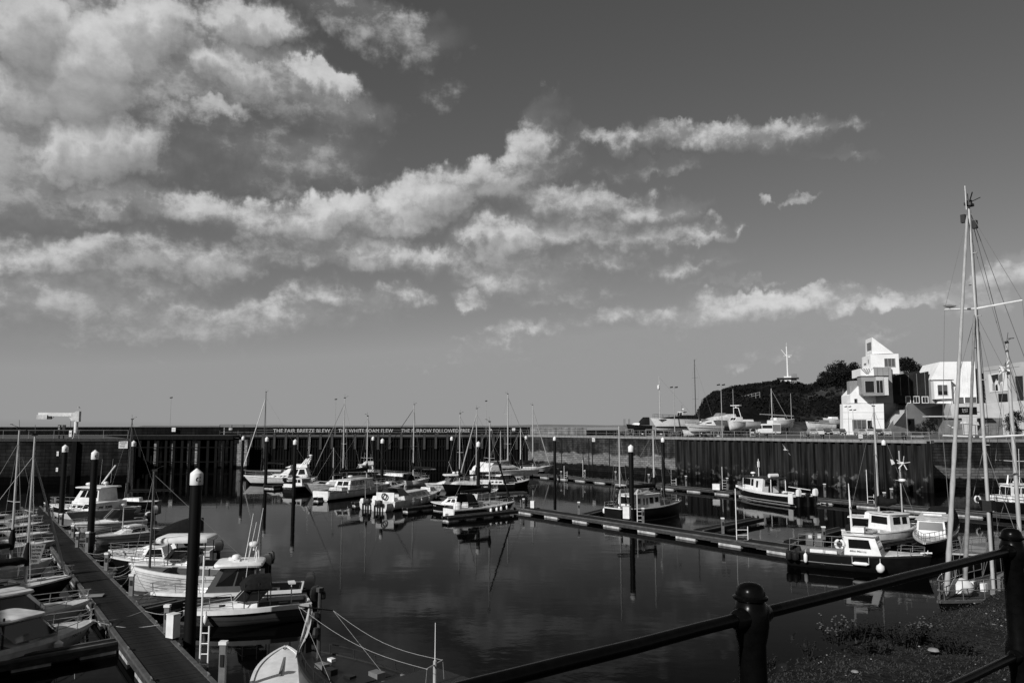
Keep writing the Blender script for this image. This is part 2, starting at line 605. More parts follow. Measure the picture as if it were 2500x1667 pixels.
def masonry_material(name, bx, bz, lo, hi, pale=None, pale_top=3.4, weed_top=1.3):
    """stone courses on a wall whose local x runs along it and local z up"""
    m = bpy.data.materials.new(name)
    m.use_nodes = True
    nt, b, N, L = nodes_of(m)
    b.inputs['Roughness'].default_value = .9
    b.inputs['Specular IOR Level'].default_value = .05
    tc = N('ShaderNodeTexCoord')
    sp = N('ShaderNodeSeparateXYZ')
    L(tc.outputs['Object'], sp.inputs[0])
    cb = N('ShaderNodeCombineXYZ')
    L(sp.outputs[0], cb.inputs[0])
    L(sp.outputs[2], cb.inputs[1])
    br = N('ShaderNodeTexBrick')
    L(cb.outputs[0], br.inputs['Vector'])
    br.inputs['Scale'].default_value = 1
    br.inputs['Brick Width'].default_value = bx
    br.inputs['Row Height'].default_value = bz
    br.inputs['Mortar Size'].default_value = .03
    br.inputs['Mortar Smooth'].default_value = .3
    br.inputs['Color1'].default_value = (.55, .55, .55, 1)
    br.inputs['Color2'].default_value = (1, 1, 1, 1)
    br.inputs['Mortar'].default_value = (.25, .25, .25, 1)

    def noise(sc, det=5, vec=None):
        n = N('ShaderNodeTexNoise')
        n.inputs['Scale'].default_value = sc
        n.inputs['Detail'].default_value = det
        L(vec or cb.outputs[0], n.inputs['Vector'])
        return n.outputs[0]

    def mr(x, a, c, o0, o1):
        r = N('ShaderNodeMapRange')
        L(x, r.inputs[0])
        for i, q in enumerate((a, c, o0, o1)):
            r.inputs[i + 1].default_value = q
        return r.outputs[0]

    def mul(a, c, op='MULTIPLY'):
        k = N('ShaderNodeMath')
        k.operation = op
        for i, q in enumerate((a, c)):
            if isinstance(q, (int, float)):
                k.inputs[i].default_value = q
            else:
                L(q, k.inputs[i])
        return k.outputs[0]
    cs = N('ShaderNodeSeparateColor')
    L(br.outputs['Color'], cs.inputs[0])
    v = mul(cs.outputs[0], mr(noise(.35), .35, .65, lo, hi))
    streak = N('ShaderNodeMapping')
    streak.inputs['Scale'].default_value = (1.3, .12, 1)
    L(cb.outputs[0], streak.inputs[0])
    v = mul(v, mr(noise(1.0, 6, streak.outputs[0]), .35, .65, .55, 1.25))
    z = sp.outputs[2]
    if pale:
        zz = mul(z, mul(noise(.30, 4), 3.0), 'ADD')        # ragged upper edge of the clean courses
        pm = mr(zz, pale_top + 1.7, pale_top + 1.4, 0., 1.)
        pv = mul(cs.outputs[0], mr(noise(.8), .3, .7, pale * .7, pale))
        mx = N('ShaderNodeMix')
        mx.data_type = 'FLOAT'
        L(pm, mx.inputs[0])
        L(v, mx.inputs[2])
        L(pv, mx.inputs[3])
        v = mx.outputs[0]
    zz = mul(z, mul(noise(.9, 5), 1.1), 'ADD')
    v = mul(v, mr(zz, weed_top + .45, weed_top + .75, .07, 1.))
    grey(m, v)
    bp = N('ShaderNodeBump')
    bp.inputs['Distance'].default_value = .06
    L(cs.outputs[0], bp.inputs['Height'])
    L(bp.outputs[0], b.inputs['Normal'])
    return m


def sheetpile_material():
    m = bpy.data.materials.new('rusted_sheet_pile')
    m.use_nodes = True
    nt, b, N, L = nodes_of(m)
    b.inputs['Roughness'].default_value = .8
    b.inputs['Specular IOR Level'].default_value = .05
    g = N('ShaderNodeNewGeometry')
    mp = N('ShaderNodeMapping')
    mp.inputs['Scale'].default_value = (2.2, 2.2, .13)
    L(g.outputs['Position'], mp.inputs[0])
    n = N('ShaderNodeTexNoise')
    n.inputs['Scale'].default_value = 1
    n.inputs['Detail'].default_value = 6
    n.inputs['Roughness'].default_value = .65
    L(mp.outputs[0], n.inputs['Vector'])
    r = N('ShaderNodeMapRange')
    L(n.outputs[0], r.inputs[0])
    r.inputs[1].default_value = .35
    r.inputs[2].default_value = .72
    r.inputs[3].default_value = .004
    r.inputs[4].default_value = .036
    sp = N('ShaderNodeSeparateXYZ')
    L(g.outputs['Position'], sp.inputs[0])
    n2 = N('ShaderNodeTexNoise')
    n2.inputs['Scale'].default_value = .8
    n2.inputs['Detail'].default_value = 4
    L(g.outputs['Position'], n2.inputs['Vector'])
    a = N('ShaderNodeMath')
    L(sp.outputs[2], a.inputs[0])
    L(n2.outputs[0], a.inputs[1])
    w = N('ShaderNodeMapRange')
    L(a.outputs[0], w.inputs[0])
    for i, q in enumerate((1.2, 2.4, .35, 1.)):
        w.inputs[i + 1].default_value = q
    # pale barnacled patches just above the weed line
    n3 = N('ShaderNodeTexNoise')
    n3.inputs['Scale'].default_value = .9
    n3.inputs['Detail'].default_value = 5
    L(g.outputs['Position'], n3.inputs['Vector'])
    pz = N('ShaderNodeMapRange')
    pz.interpolation_type = 'SMOOTHSTEP'
    L(sp.outputs[2], pz.inputs[0])
    for i, q in enumerate((3.0, 1.6, 0., 1.)):
        pz.inputs[i + 1].default_value = q
    pn_ = N('ShaderNodeMapRange')
    L(n3.outputs[0], pn_.inputs[0])
    for i, q in enumerate((.56, .64, 0., 4.0)):
        pn_.inputs[i + 1].default_value = q
    pk = N('ShaderNodeMath')
    pk.operation = 'MULTIPLY_ADD'
    L(pz.outputs[0], pk.inputs[0])
    L(pn_.outputs[0], pk.inputs[1])
    L(w.outputs[0], pk.inputs[2])
    w = pk
    k = N('ShaderNodeMath')
    k.operation = 'MULTIPLY'
    L(r.outputs[0], k.inputs[0])
    L(w.outputs[0], k.inputs[1])
    grey(m, k.outputs[0])
    return m


M['water'] = water_material()
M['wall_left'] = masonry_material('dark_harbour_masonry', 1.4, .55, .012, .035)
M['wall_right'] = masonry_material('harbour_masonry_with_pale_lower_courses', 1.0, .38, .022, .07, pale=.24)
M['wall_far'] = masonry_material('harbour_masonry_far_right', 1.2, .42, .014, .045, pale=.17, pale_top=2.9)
M['pier_stone'] = masonry_material('pale_stone_pier', .9, .4, .2, .42, weed_top=.4)
M['parapet'] = masonry_material('parapet_stone', 2.0, .6, .012, .022, weed_top=-9)
M['parapetpale'] = masonry_material('pale_parapet_stone', 1.6, .6, .2, .34, weed_top=-9)
M['sheet'] = sheetpile_material()

# ------------------------------------------------------------ lettering
def text_mesh(txt, w=None, h=None, extrude=.02, shear=0., bold=-.012):
    c = bpy.data.curves.new('lettering', 'FONT')
    c.body = txt
    c.extrude = 0
    c.offset = bold
    c.resolution_u = 2
    c.shear = shear
    o = bpy.data.objects.new('tmp', c)
    COL.objects.link(o)
    dg = bpy.context.evaluated_depsgraph_get()
    me = bpy.data.meshes.new_from_object(o.evaluated_get(dg))
    bpy.data.objects.remove(o)
    xs = [v.co.x for v in me.vertices]
    ys = [v.co.y for v in me.vertices]
    x0, x1, y0, y1 = min(xs), max(xs), min(ys), max(ys)
    ky = (h / (y1 - y0)) if h else 1
    kx = (w / (x1 - x0)) if w else ky
    if not h:
        ky = kx
    for v in me.vertices:
        v.co = Vector(((v.co.x - (x0 + x1) / 2) * kx, -extrude, (v.co.y - (y0 + y1) / 2) * ky))
    me.name = 'lettering'
    return me


def letter(txt, parent, loc, rz, w=None, h=None, m='ink', extrude=.012, shear=0., label=None):
    """flat painted lettering; rz turns it about z, 0 = facing -Y"""
    o = obj('lettering', text_mesh(txt, w, h, extrude, shear, -.012 if m == 'letter' else .015), M[m], parent, loc=loc, rz=rz)
    if label:
        o['label'] = label
    return o


# ------------------------------------------------------------ the setting
mb = MB()
ys = [-200, 0, 20, 60, 130, 300, 1000, 5000, 45000]
for i in range(len(ys) - 1):
    k = 40000 if i == len(ys) - 2 else 40000
    mb.add([(-k, ys[i], 0), (k, ys[i], 0), (k, ys[i + 1], 0), (-k, ys[i + 1], 0)], [(0, 1, 2, 3)])
me = bpy.data.meshes.new('water')
me.from_pydata([(-40000, -400, 0), (40000, -400, 0), (40000, 45000, 0), (-40000, 45000, 0)], [], [(0, 1, 2, 3)])
obj('water', me, M['water'], kind='structure')

# far coast on the horizon, about 20 km off
mb = MB()
pr = [(350, 1038.5), (640, 1039), (655, 1038), (668, 1037.4), (690, 1037.6), (712, 1038.6), (760, 1039), (960, 1039), (1000, 1038), (1040, 1037.2), (1090, 1038),
      (1200, 1038.6), (1270, 1037.4), (1330, 1035.8), (1420, 1036.8), (1480, 1038), (1520, 1037.6), (1700, 1038.4)]
Yc = 20000
a = [(D(u, v, Yc).x, Yc, max(5, D(u, v, Yc).z)) for u, v in pr]
b = [(x, y - 600, -20) for x, y, z in a]
c2 = [(x, y + 2500, -20) for x, y, z in a]
for i in range(len(a) - 1):
    mb.add([b[i], b[i + 1], a[i + 1], a[i]], [(0, 1, 2, 3)])
    mb.add([a[i], a[i + 1], c2[i + 1], c2[i]], [(0, 1, 2, 3)])
obj('distant_coast', mb, M['sea_bank'], kind='structure')


def wall(name, p0, p1, z0, z1, th, m, **kw):
    d = Vector((p1[0] - p0[0], p1[1] - p0[1], 0))
    return obj(name, MB().box(0, d.length, 0, th, z0, z1), M[m], loc=(p0[0], p0[1], 0), rz=atan2(d.y, d.x), **kw)


W1, W2, W3, W4 = (3.6, 175.5), (29.3, 141.), (57.2, 107.), (57.6, 116.)
W5 = (150, 119.)
LW0, LW1 = (-104, 116), (-60.2, 124)
# quay and pier bodies (ground on which things stand)
q = MB()
q.prism([(4.2, 177), (29.8, 142.2), (57.8, 108.4), (58.4, 117), (149, 120.5), (420, 120.5), (420, 520), (120, 520), (40, 330), (26, 215), (14, 186)], -3, QUAY, lambda a, b, d: (a, b, d))
obj('quay_ground', q, M['quaytop'], kind='structure')
q = MB()
q.prism([(-160, 117.4), (-60.8, 125), (-64, 130), (-90, 171.2), (-61.2, 171.2), (-61.2, 177.2), (4.2, 177.2), (14, 186), (-74, 184), (-160, 160)], 6.4, QUAY, lambda a, b, d: (a, b, d))
obj('pier_deck', q, M['quaytop'], kind='structure')
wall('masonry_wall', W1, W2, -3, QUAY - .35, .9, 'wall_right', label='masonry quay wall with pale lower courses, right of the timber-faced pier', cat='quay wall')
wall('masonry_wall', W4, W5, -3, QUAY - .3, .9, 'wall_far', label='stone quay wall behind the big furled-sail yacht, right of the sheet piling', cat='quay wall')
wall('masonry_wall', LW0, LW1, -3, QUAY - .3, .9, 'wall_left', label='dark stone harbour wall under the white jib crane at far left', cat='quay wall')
# copings
def coping(p0, p1, n, m, label, z=QUAY):
    d = Vector((p1[0] - p0[0], p1[1] - p0[1], 0))
    L = d.length / n
    r = thing('coping', label, 'coping', (p0[0], p0[1], 0), atan2(d.y, d.x))
    me = MB().box(.01, L - .02, -.14, .9, z - .36, z + .06).mesh('coping_stone')
    for i in range(n):
        o = obj('coping_stone', me, M[m], r)
        o.location = (i * L, 0, random.uniform(-.012, .012))
    return r


coping(W1, W2, 22, 'conc', 'row of coping stones on the masonry wall with pale lower courses')
coping(W2, W3, 24, 'conc', 'pale coping along the top of the corrugated sheet piling')
coping(W4, W5, 34, 'conc', 'coping stones on the quay wall at far right behind the big yacht')
coping(LW0, LW1, 24, 'fascia', 'dark coping on the stone wall below the white crane')

# sheet piling: each trapezoidal pile is a part
d = Vector((W3[0] - W2[0], W3[1] - W2[1], 0))
n = 32
Lp = d.length / n
sp_root = thing('sheet_pile_wall', 'tall corrugated steel sheet pile wall below the car park', 'sheet piling', (W2[0], W2[1], 0), atan2(d.y, d.x))
pm = MB()
prof = [(0, 0), (Lp * .36, 0), (Lp * .48, .42), (Lp * .88, .42), (Lp, 0), (Lp, .1), (Lp * .9, .5), (Lp * .46, .5), (Lp * .34, .1), (0, .1)]
pm.prism(prof, -3, QUAY - .37, lambda a, b, d: (a, b, d))
pme = pm.mesh('sheet_pile')
for i in range(n):
    o = obj('sheet_pile', pme, M['sheet'], sp_root)
    o.location = (i * Lp, -.05, 0)
lad = MB()
for s in (-.22, .22):
    lad.tube([(s, -.12, -.3), (s, -.12, 6.9)], .03, 5)
for k in range(24):
    lad.tube([(-.22, -.12, k * .3), (.22, -.12, k * .3)], .02, 4)
lme = lad.mesh('wall_ladder')
lr = obj('wall_ladder', lme, M['black'], sp_root)
lr.location = (Lp * 4.7, -.03, 0)
d2 = Vector((W4[0] - W3[0], W4[1] - W3[1], 0))
wall('return_wall', W3, W4, -3, QUAY - .02, .5, 'sheet', label='short steel return at the right end of the sheet piling', cat='sheet piling')
for (u, vb) in ((1456, 0), (1464, 0), (1502, 0), (1390, 0)):
    t_ = ((u - 1300) / 353.)
    dd = Vector((W2[0] - W1[0], W2[1] - W1[1], 0))
    p = Vector((W1[0], W1[1], 0)) + dd * max(.05, min(.97, t_ * 1.06))
    nrm = Vector((dd.y, -dd.x, 0)).normalized()
    obj('wall_chain', MB().tube([p + nrm * .1 + Vector((0, 0, z)) for z in (.2, 2.5, 4.5, 6.6)], .09, 5), M['black'],
        label='dark vertical chain on the pale masonry wall, %s' % {1456: 'left of the close pair', 1464: 'right of the close pair', 1502: 'rightmost of the four', 1390: 'leftmost of the four'}[u], cat='chain')

# timber-faced pier wall: piles, fender timbers and planking
PW0, PW1 = (-61.0, 176.), (3.6, 176.)
pier = thing('pier_wall', 'tall dark timber-faced pier wall behind the moored yachts', 'pier wall', (PW0[0], PW0[1], 0))
PL = PW1[0] - PW0[0]
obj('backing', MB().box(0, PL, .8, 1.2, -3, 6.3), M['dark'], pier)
obj('cap_beam', MB().box(-.3, PL + .2, -.1, .9, 6.25, 6.62), M['timber'], pier)
npost = 26
sp_ = PL / (npost - 1)
fm = MB().box(-.26, .26, -.32, .02, 3.9, QUAY + .28).mesh('fender_timber')
pm1 = MB().box(-.24, .24, 0, .45, -3, 6.3).mesh('timber_pile')
pm2 = MB().box(-.20, .20, .15, .55, -3, 6.2).mesh('timber_pile')
for i in range(npost):
    o = obj('timber_pile', pm1, M['timber'], pier)
    o.location.x = i * sp_
    o = obj('fender_timber', fm, M['timberpale'], pier)
    o.location = (i * sp_, 0, random.uniform(-.1, .1))
    if i < npost - 1:
        for k in (.28, .52, .76):
            o = obj('timber_pile', pm2, M['timber'] if (i + int(k * 10)) % 3 else M['fascia'], pier)
            o.location = ((i + k) * sp_, 0, random.uniform(-.2, 0))
for z in (1.2, 4.3):
    obj('waling_beam', MB().box(-.2, PL, .02, .14, z, z + .25), M['timber'], pier)

# parapet with the poem
PY = 181.2
def seg_wall(name, p0, p1, z1, m, label, th=.6, z0=QUAY - .1):
    return wall(name, p0, p1, z0, z1, th, m, label=label, cat='parapet wall')


zt = height_at(0, PY, 1043.2)
par = seg_wall('parapet_wall', (-66.5, PY), (4.2, PY), zt, 'parapet', 'dark parapet wall along the pier carrying a painted line of poetry')
obj('parapet_coping', MB().box(-.1, 70.8, -.08, .7, zt + .002, zt + .09), M['timber'], par)
for txt, u0, u1 in (('THE FAIR BREEZE BLEW', 667, 806), ('THE WHITE FOAM FLEW', 826, 959.5), ('THE FURROW FOLLOWED FREE', 980, 1147)):
    p0, p1 = D(u0, 1051, PY - .03), D(u1, 1051, PY - .03)
    h = height_at(0, PY, 1047.2) - height_at(0, PY, 1055.6)
    o = letter(txt, par, ((p0.x + p1.x) / 2 + 66.5, -.01, p0.z), 0, p1.x - p0.x, h, 'letter')
    o['label'] = 'white capitals reading ' + txt
seg_wall('parapet_wall', (4.3, PY - .1), (17, PY - 2), height_at(0, PY, 1043.6), 'parapetpale', 'pale stone parapet at the root of the pier, right of the poem')
seg_wall('parapet_wall', (17.3, PY - 2), (40, 196), height_at(0, 185, 1049), 'parapet', 'low dark parapet behind the yard boats with canopies')
seg_wall('parapet_wall', (-150, 150), (-66.7, PY), height_at(0, 168, 1042.0), 'parapet', 'dark parapet wall behind the white jib crane')

# open timber jetty between the left masonry wall and the pier
jet = thing('open_jetty', 'open-piled timber jetty with sunlit stone glimpsed between its legs', 'jetty', (-90, 171, 0))
jm = MB().box(-.28, .28, -.28, .28, -3, 6.2).mesh('jetty_leg')
jn = 17
for i in range(jn):
    for r_, y in ((0, .3), (1, 4.4)):
        o = obj('jetty_leg', jm, M['timber'], jet)
        o.location = (i * 29. / (jn - 1) + r_ * .55 + random.uniform(-.2, .2), y, 0)
obj('deck_edge', MB().box(0, 29.3, -.3, .1, 6.1, 6.98), M['timber'], jet)
obj('cross_beam', MB().box(0, 29, -.02, .02, 4.3, 4.5).box(0, 29, -.02, .02, 1.2, 1.4), M['timber'], jet)
for i, (y, w) in enumerate(((385, 12), (423, 9), (464, 26), (532, 26), (576, 34))):
    obj('stone_pier', MB().box((y - 1250) / FPX * 172, (y + w - 1250) / FPX * 172, 171.75, 173.4, -3, 6.05), M['pier_stone'], label='pale stone pier glimpsed through the open jetty, %s from the crane' % ['first', 'second', 'third', 'fourth', 'fifth'][i], cat='stone pier')
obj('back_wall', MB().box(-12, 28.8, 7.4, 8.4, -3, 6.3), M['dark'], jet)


def railing(label, pts, z, h=1.08, step=2.6, m='lampgrey', r=.032, rails=(1.0, .55), name='quay_railing'):
    root = thing(name, label, 'railing', (pts[0][0], pts[0][1], z))
    o0 = Vector((pts[0][0], pts[0][1], 0))
    pm = MB().tube([(0, 0, 0), (0, 0, h)], r * 1.15, 5).mesh('rail_post')
    for i in range(len(pts) - 1):
        a, b = Vector((*pts[i], 0)) - o0, Vector((*pts[i + 1], 0)) - o0
        n = max(1, int((b - a).length / step))
        for k in range(n + (1 if i == len(pts) - 2 else 0)):
            o = obj('rail_post', pm, M[m], root)
            o.location = a.lerp(b, k / n)
    for f in rails:
        obj('top_rail' if f == max(rails) else 'mid_rail', MB().tube([(p[0] - o0.x, p[1] - o0.y, h * f) for p in pts], r, 5), M[m], root)
    return root


railing('pier railing in front of the painted poem', [(-66, 177.0), (3.8, 177.0)], QUAY, 1.15, 4.1, 'lampgrey', .022)
railing('railing on top of the masonry quay wall', [(4.4, 176.2), (29.7, 141.8)], QUAY, 1.15, 3.0, 'lampgrey', .022)
railing('railing above the corrugated sheet piling', [(30, 142.1), (57.7, 108.4)], QUAY, 1.12, 2.3, 'lampgrey', .022)
railing('railing above the stone wall at far right', [(58.6, 116.8), (120, 118.8)], QUAY, 1.12, 2.5, 'lampgrey', .022)
railing('white railing along the wall top below the crane', [(-100, 117.4), (-61, 124.5)], QUAY, 1.35, 3.4, 'lampgrey', .022, (1.0, .45))
railing('tall mesh fence enclosing the pier steps', [(-66, 176.8), (-57.8, 176.8)], QUAY, 2.3, 2.2, 'timber', .05, (1.0, .5, .75))
# white walkway beam and other bits on the left wall
wall('white_beam', (-96, 118.1), (-70.5, 122.8), 6.75, 7.0, .4, 'gel', label='long white beam lying on the wall top left of the crane', cat='beam')

# piles that hold the pontoons
def pile(u, vt, Y, label, letter_c=False, vbase=None):
    p = D(u, vt, Y)
    zt = p.z
    r = .25
    root = thing('mooring_pile', label, 'mooring pile', (p.x, Y, 0), group='white-capped piles holding the pontoons')
    obj('pile_shaft', MB().tube([(0, 0, -3), (0, 0, zt - .66)], r * .97, 20), M['pile'], root, 40)
    cap = obj('pile_cap', MB().lathe([(r * 1.04, zt - .69), (r * 1.06, zt - .68), (r * 1.06, zt - .24), (r * 1.0, zt - .19), (.03, zt)], 24), M['pilecap'], root, 30)
    if letter_c:
        a = atan2(-Y, -p.x)
        a += .28
        t = text_mesh('C', None, .24, 0, 0., .03)
        for v in t.vertices:   # wrap it round the cap
            ang = v.co.x / (r * 1.07)
            v.co = Vector((sin(ang) * r * 1.075, -cos(ang) * r * 1.075, v.co.z))
        o = obj('lettering', t, M['ink'], cap, loc=(0, 0, zt - .45), rz=a + pi / 2)
    return root


for a in ((481, 1143, 33.6, 'nearest tall black pile with white cap marked C beside the near walkway', True), (233, 1098, 58.5, 'black white-capped pile marked C beside the small speedboat', True),
          (160, 1085, 73, 'leftmost white-capped pile marked C, in front of the stone wall', True), (327, 1075, 93, 'white-capped pile marked C right of the white notice board', True),
          (594, 1064, 136, 'white-capped pile left of the large motor yacht bow', False), (652, 1066, 119, 'white-capped pile in front of the large white motor yacht', False),
          (721, 1072, 103, 'white-capped pile at the stern of the large white motor yacht', False), (911, 1065, 140, 'white-capped pile left of the pair under the words FOAM FLEW', False),
          (934, 1070, 115, 'white-capped pile right of the pair under the words FOAM FLEW', False), (1103, 1065, 138, 'white-capped pile behind the hardtop motor cruiser', False),
          (1168, 1077, 101, 'white-capped pile left of the catamaran', False), (1284, 1063, 150, 'white-capped pile at the right end of the timber pier wall', False),
          (1354, 1065, 133, 'white-capped pile before the pale masonry, right of the catamaran', False), (1540, 1085, 75, 'thick white-capped pile in front of the black-hulled wheelhouse boat', False),
          (1618, 1067, 113, 'white-capped pile between the wheelhouse boat and the sheet piling', False), (2157, 1073, 102, 'white-capped pile beside the tall grey mast at right', False)):
    pile(a[0], a[1], a[2], a[3], a[4])


# ------------------------------------------------------------ pontoons
def pontoon(name, label, p0, p1, w, z=.5, side=0, nfloat=0, flen=2.2, boards=0, fstart=.8, fgap=2.6, cleats=0, matdeck='board'):
    """p0->p1 centre line on the water; local x along, z up"""
    p0, p1 = Vector((p0[0], p0[1], 0)), Vector((p1[0], p1[1], 0))
    d = p1 - p0
    L = d.length
    root = thing(name, label, 'pontoon', p0, atan2(d.y, d.x))
    e = .16
    for s in (-1, 1):
        y0, y1 = sorted((s * w / 2, s * (w / 2 - e)))
        obj('edge_beam', MB().box(0, L, y0, y1, z - .06, z + .045), M['edge'], root)
        y0, y1 = sorted((s * (w / 2 - .02), s * (w / 2 - .10)))
        obj('side_timber', MB().box(.02, L - .02, y0, y1, z - .30, z - .064), M['fascia'], root)
    if boards:
        bw = .155
        bm = MB().box(0, bw - .014, -w / 2 + e + .005, w / 2 - e - .005, z - .05, z).mesh('deck_board')
        n = int(L / bw)
        for i in range(min(n, boards)):
            o = obj('deck_board', bm, M['board'], root)
            o.location = (i * bw, 0, random.uniform(-.006, .004))
        if n > boards:
            r = MB()
            for i in range(boards, n):
                r.box(i * bw, i * bw + bw - .014, -w / 2 + e + .005, w / 2 - e - .005, z - .05, z + random.uniform(-.006, .004))
            obj('deck_boards', r, M['board'], root, kind='stuff')
    else:
        r = MB()
        n = int(L / .6)
        for i in range(n):
            r.box(i * L / n, (i + 1) * L / n - .02, -w / 2 + e + .005, w / 2 - e - .005, z - .05, z + random.uniform(-.006, .004))
        obj('deck_boards', r, M[matdeck], root, kind='stuff')
    x = fstart
    fm = MB()
    fw = w / 2 - .06
    fm.loft([[(0, -fw, -.3), (flen, -fw, -.3), (flen, fw, -.3), (0, fw, -.3)], [(-.0, -fw - .0, z - .31), (flen, -fw, z - .31), (flen, fw, z - .31), (0, fw, z - .31)]])
    fme = fm.mesh('float')
    while x + flen < L:
        o = obj('float', fme, M['float'], root)
        o.location.x = x
        x += flen + fgap
    return root, L


RW = G(530, 1667, .5), G(207, 1341, .5), G(102, 1237, .5)
wd = (RW[2] - RW[0]).normalized()
wn = Vector((-wd.y, wd.x, 0))          # towards the left-hand boats
ww = 1.85
c0 = RW[0] - wd * 9 + wn * ww / 2
c1 = RW[2] + wd * 1 + wn * ww / 2
walk, wl = pontoon('walkway_pontoon', 'long boarded walkway pontoon running between the two near rows of boats', c0, c1, ww, boards=300, flen=1.9, fgap=1.6)


def wpt(s, side):   # point s metres along from the photograph's bottom edge, side metres right(-)/left(+) of centre
    p = RW[0] + wd * s + wn * (ww / 2 + side)
    return (p.x, p.y)


# finger pontoon bottom left and the ones between boats
f0, f1 = G(330, 1556, .4), G(-60, 1625, .4)
pontoon('finger_pontoon', 'finger pontoon alongside the nearest left boat, with white fender strip', (f0.x, f0.y), (f1.x, f1.y), .75, .42, flen=1.3, fgap=1.0)
FN = []
for (ua, va, ub, vb, w, lab) in ((1420, 1257, 1482, 1242, 1.0, 'short finger pontoon at the stern of the black-hulled wheelhouse boat'),
                                 (1704, 1294, 1852, 1264, 1.1, 'finger pontoon behind the middle of the right main pontoon'),
                                 (1926, 1322, 2062, 1288, 1.1, 'finger pontoon behind the railings of the dark workboat'),
                                 (1086, 1262, 1258, 1245, 1.0, 'finger pontoon alongside the hooded yacht with blue line'),
                                 (988, 1240, 1075, 1231, .9, 'finger pontoon alongside the cruiser with round lifebelt'),
                                 (770, 1215, 840, 1208, .9, 'short finger pontoon under the white motorsailer'),
                                 (655, 1186, 720, 1181, 2.2, 'stubby boxy pontoon end beside the large motor yacht'),
                                 (1120, 1206, 1283, 1200, 1.1, 'finger pontoon behind the hooded yacht, crossing the black pile'),
                                 (862, 1226, 925, 1222, .9, 'finger pontoon end with two white floats under the outboard boats'),
                                 (2095, 1330, 2250, 1305, 1.1, 'finger pontoon between the workboat and the cabin cruiser')):
    a_, b_ = G(ua, va, .45), G(ub, vb, .45)
    pontoon('finger_pontoon', lab, (a_.x, a_.y), (b_.x, b_.y), w, .45, flen=1.2, fgap=1.0, fstart=.1)
for i, s in enumerate((13.5, 22, 31)):
    a_ = wpt(s, -ww / 2)
    dirr = -wn * .75 + wd * .35
    dirr.normalize()
    ln = 5.5
    pontoon('finger_pontoon', 'short finger pontoon on the right of the near walkway, %s of three' % ['nearest', 'middle', 'farthest'][i], a_, (a_[0] + dirr.x * ln, a_[1] + dirr.y * ln), .7, .4, flen=1.2, fgap=1.0)

B0, B1 = G(1212, 1236, .45), G(1300, 1247, .45)
B2 = G(1925, 1341, .45)
bd = (B2 - B1).normalized()
bn = Vector((-bd.y, bd.x, 0))
if bn.y < 0:
    bn = -bn
cB0, cB1 = B1 - bd * 3.4 + bn * .95, B2 + bn * .95 + bd * .3
pontoon('main_pontoon', 'main right-hand pontoon with pale concrete floats in front of the wheelhouse boat', cB0, cB1, 1.9, .5, flen=2.1, fgap=2.3, fstart=.9)
C0, C1, C2, C3 = G(1283, 1155, .45), G(1800, 1201, .45), G(2050, 1219, .45), G(2520, 1262, .45)
pontoon('far_pontoon', 'far pontoon running below the masonry wall and sheet piling', C0, C1, 1.8, .5, flen=2.4, fgap=2.6)
pontoon('far_pontoon', 'far pontoon continuing behind the white catamaran workboat to the right edge', C1 + (C3 - C1).normalized() * .1, C3, 1.8, .5, flen=2.4, fgap=3.0)
D0, D1 = G(1236, 1233, .45), G(690, 1168, .45)
pontoon('middle_pontoon', 'middle pontoon carrying the central cluster of yachts', D0, D1, 1.8, .5, flen=2.2, fgap=2.6)


# pontoon furniture
def pedestal(p, h=.95, r=.09, z=.5, label='', headm='pilecap'):
    t = thing('service_post', label, 'service post', (p[0], p[1], z), group='service posts on the pontoons')
    obj('post', MB().box(-r, r, -r * .8, r * .8, 0, h), M['postmetal'], t)
    obj('lamp_head', MB().box(-r * 1.25, r * 1.25, -r * 1.1, r * 1.1, h, h + .1), M[headm], t)
    obj('socket_panel', MB().box(-r * .6, r * .6, -r * .8 - .03, -r * .8, h * .55, h * .8), M['black'], t)
    return t


def whitebox(p, h=.9, w=.42, z=.5, label='', m='gel'):
    t = thing('utility_box', label, 'utility box', (p[0], p[1], z), -.5)
    obj('cabinet', MB().box(-w / 2, w / 2, -w * .4, w * .4, .12, h), M[m], t)
    obj('plinth', MB().box(-w / 2 + .03, w / 2 - .03, -w * .36, w * .36, 0, .12), M['black'], t)
    obj('lid', MB().box(-w / 2 - .015, w / 2 + .015, -w * .4 - .015, w * .4 + .015, h, h + .04), M[m], t)
    return t


def ladder(p, h=3.2, z=.0, label='', w=.36, rz=0.):
    t = thing('safety_ladder', label, 'ladder', (p[0], p[1], z), rz, group='pontoon safety ladders with tall poles')
    obj('ladder_pole', MB().tube([(-w / 2, 0, -.3), (-w / 2, 0, h)], .035, 6), M['pilecap'], t)
    obj('ladder_rail', MB().tube([(w / 2, 0, -.3), (w / 2, 0, 1.5)], .03, 6), M['pilecap'], t)
    rm = MB().tube([(-w / 2, 0, 0), (w / 2, 0, 0)], .022, 5).mesh('rung')
    for k in range(4):
        o = obj('rung', rm, M['pilecap'], t)
        o.location.z = .1 + k * .38
    return t


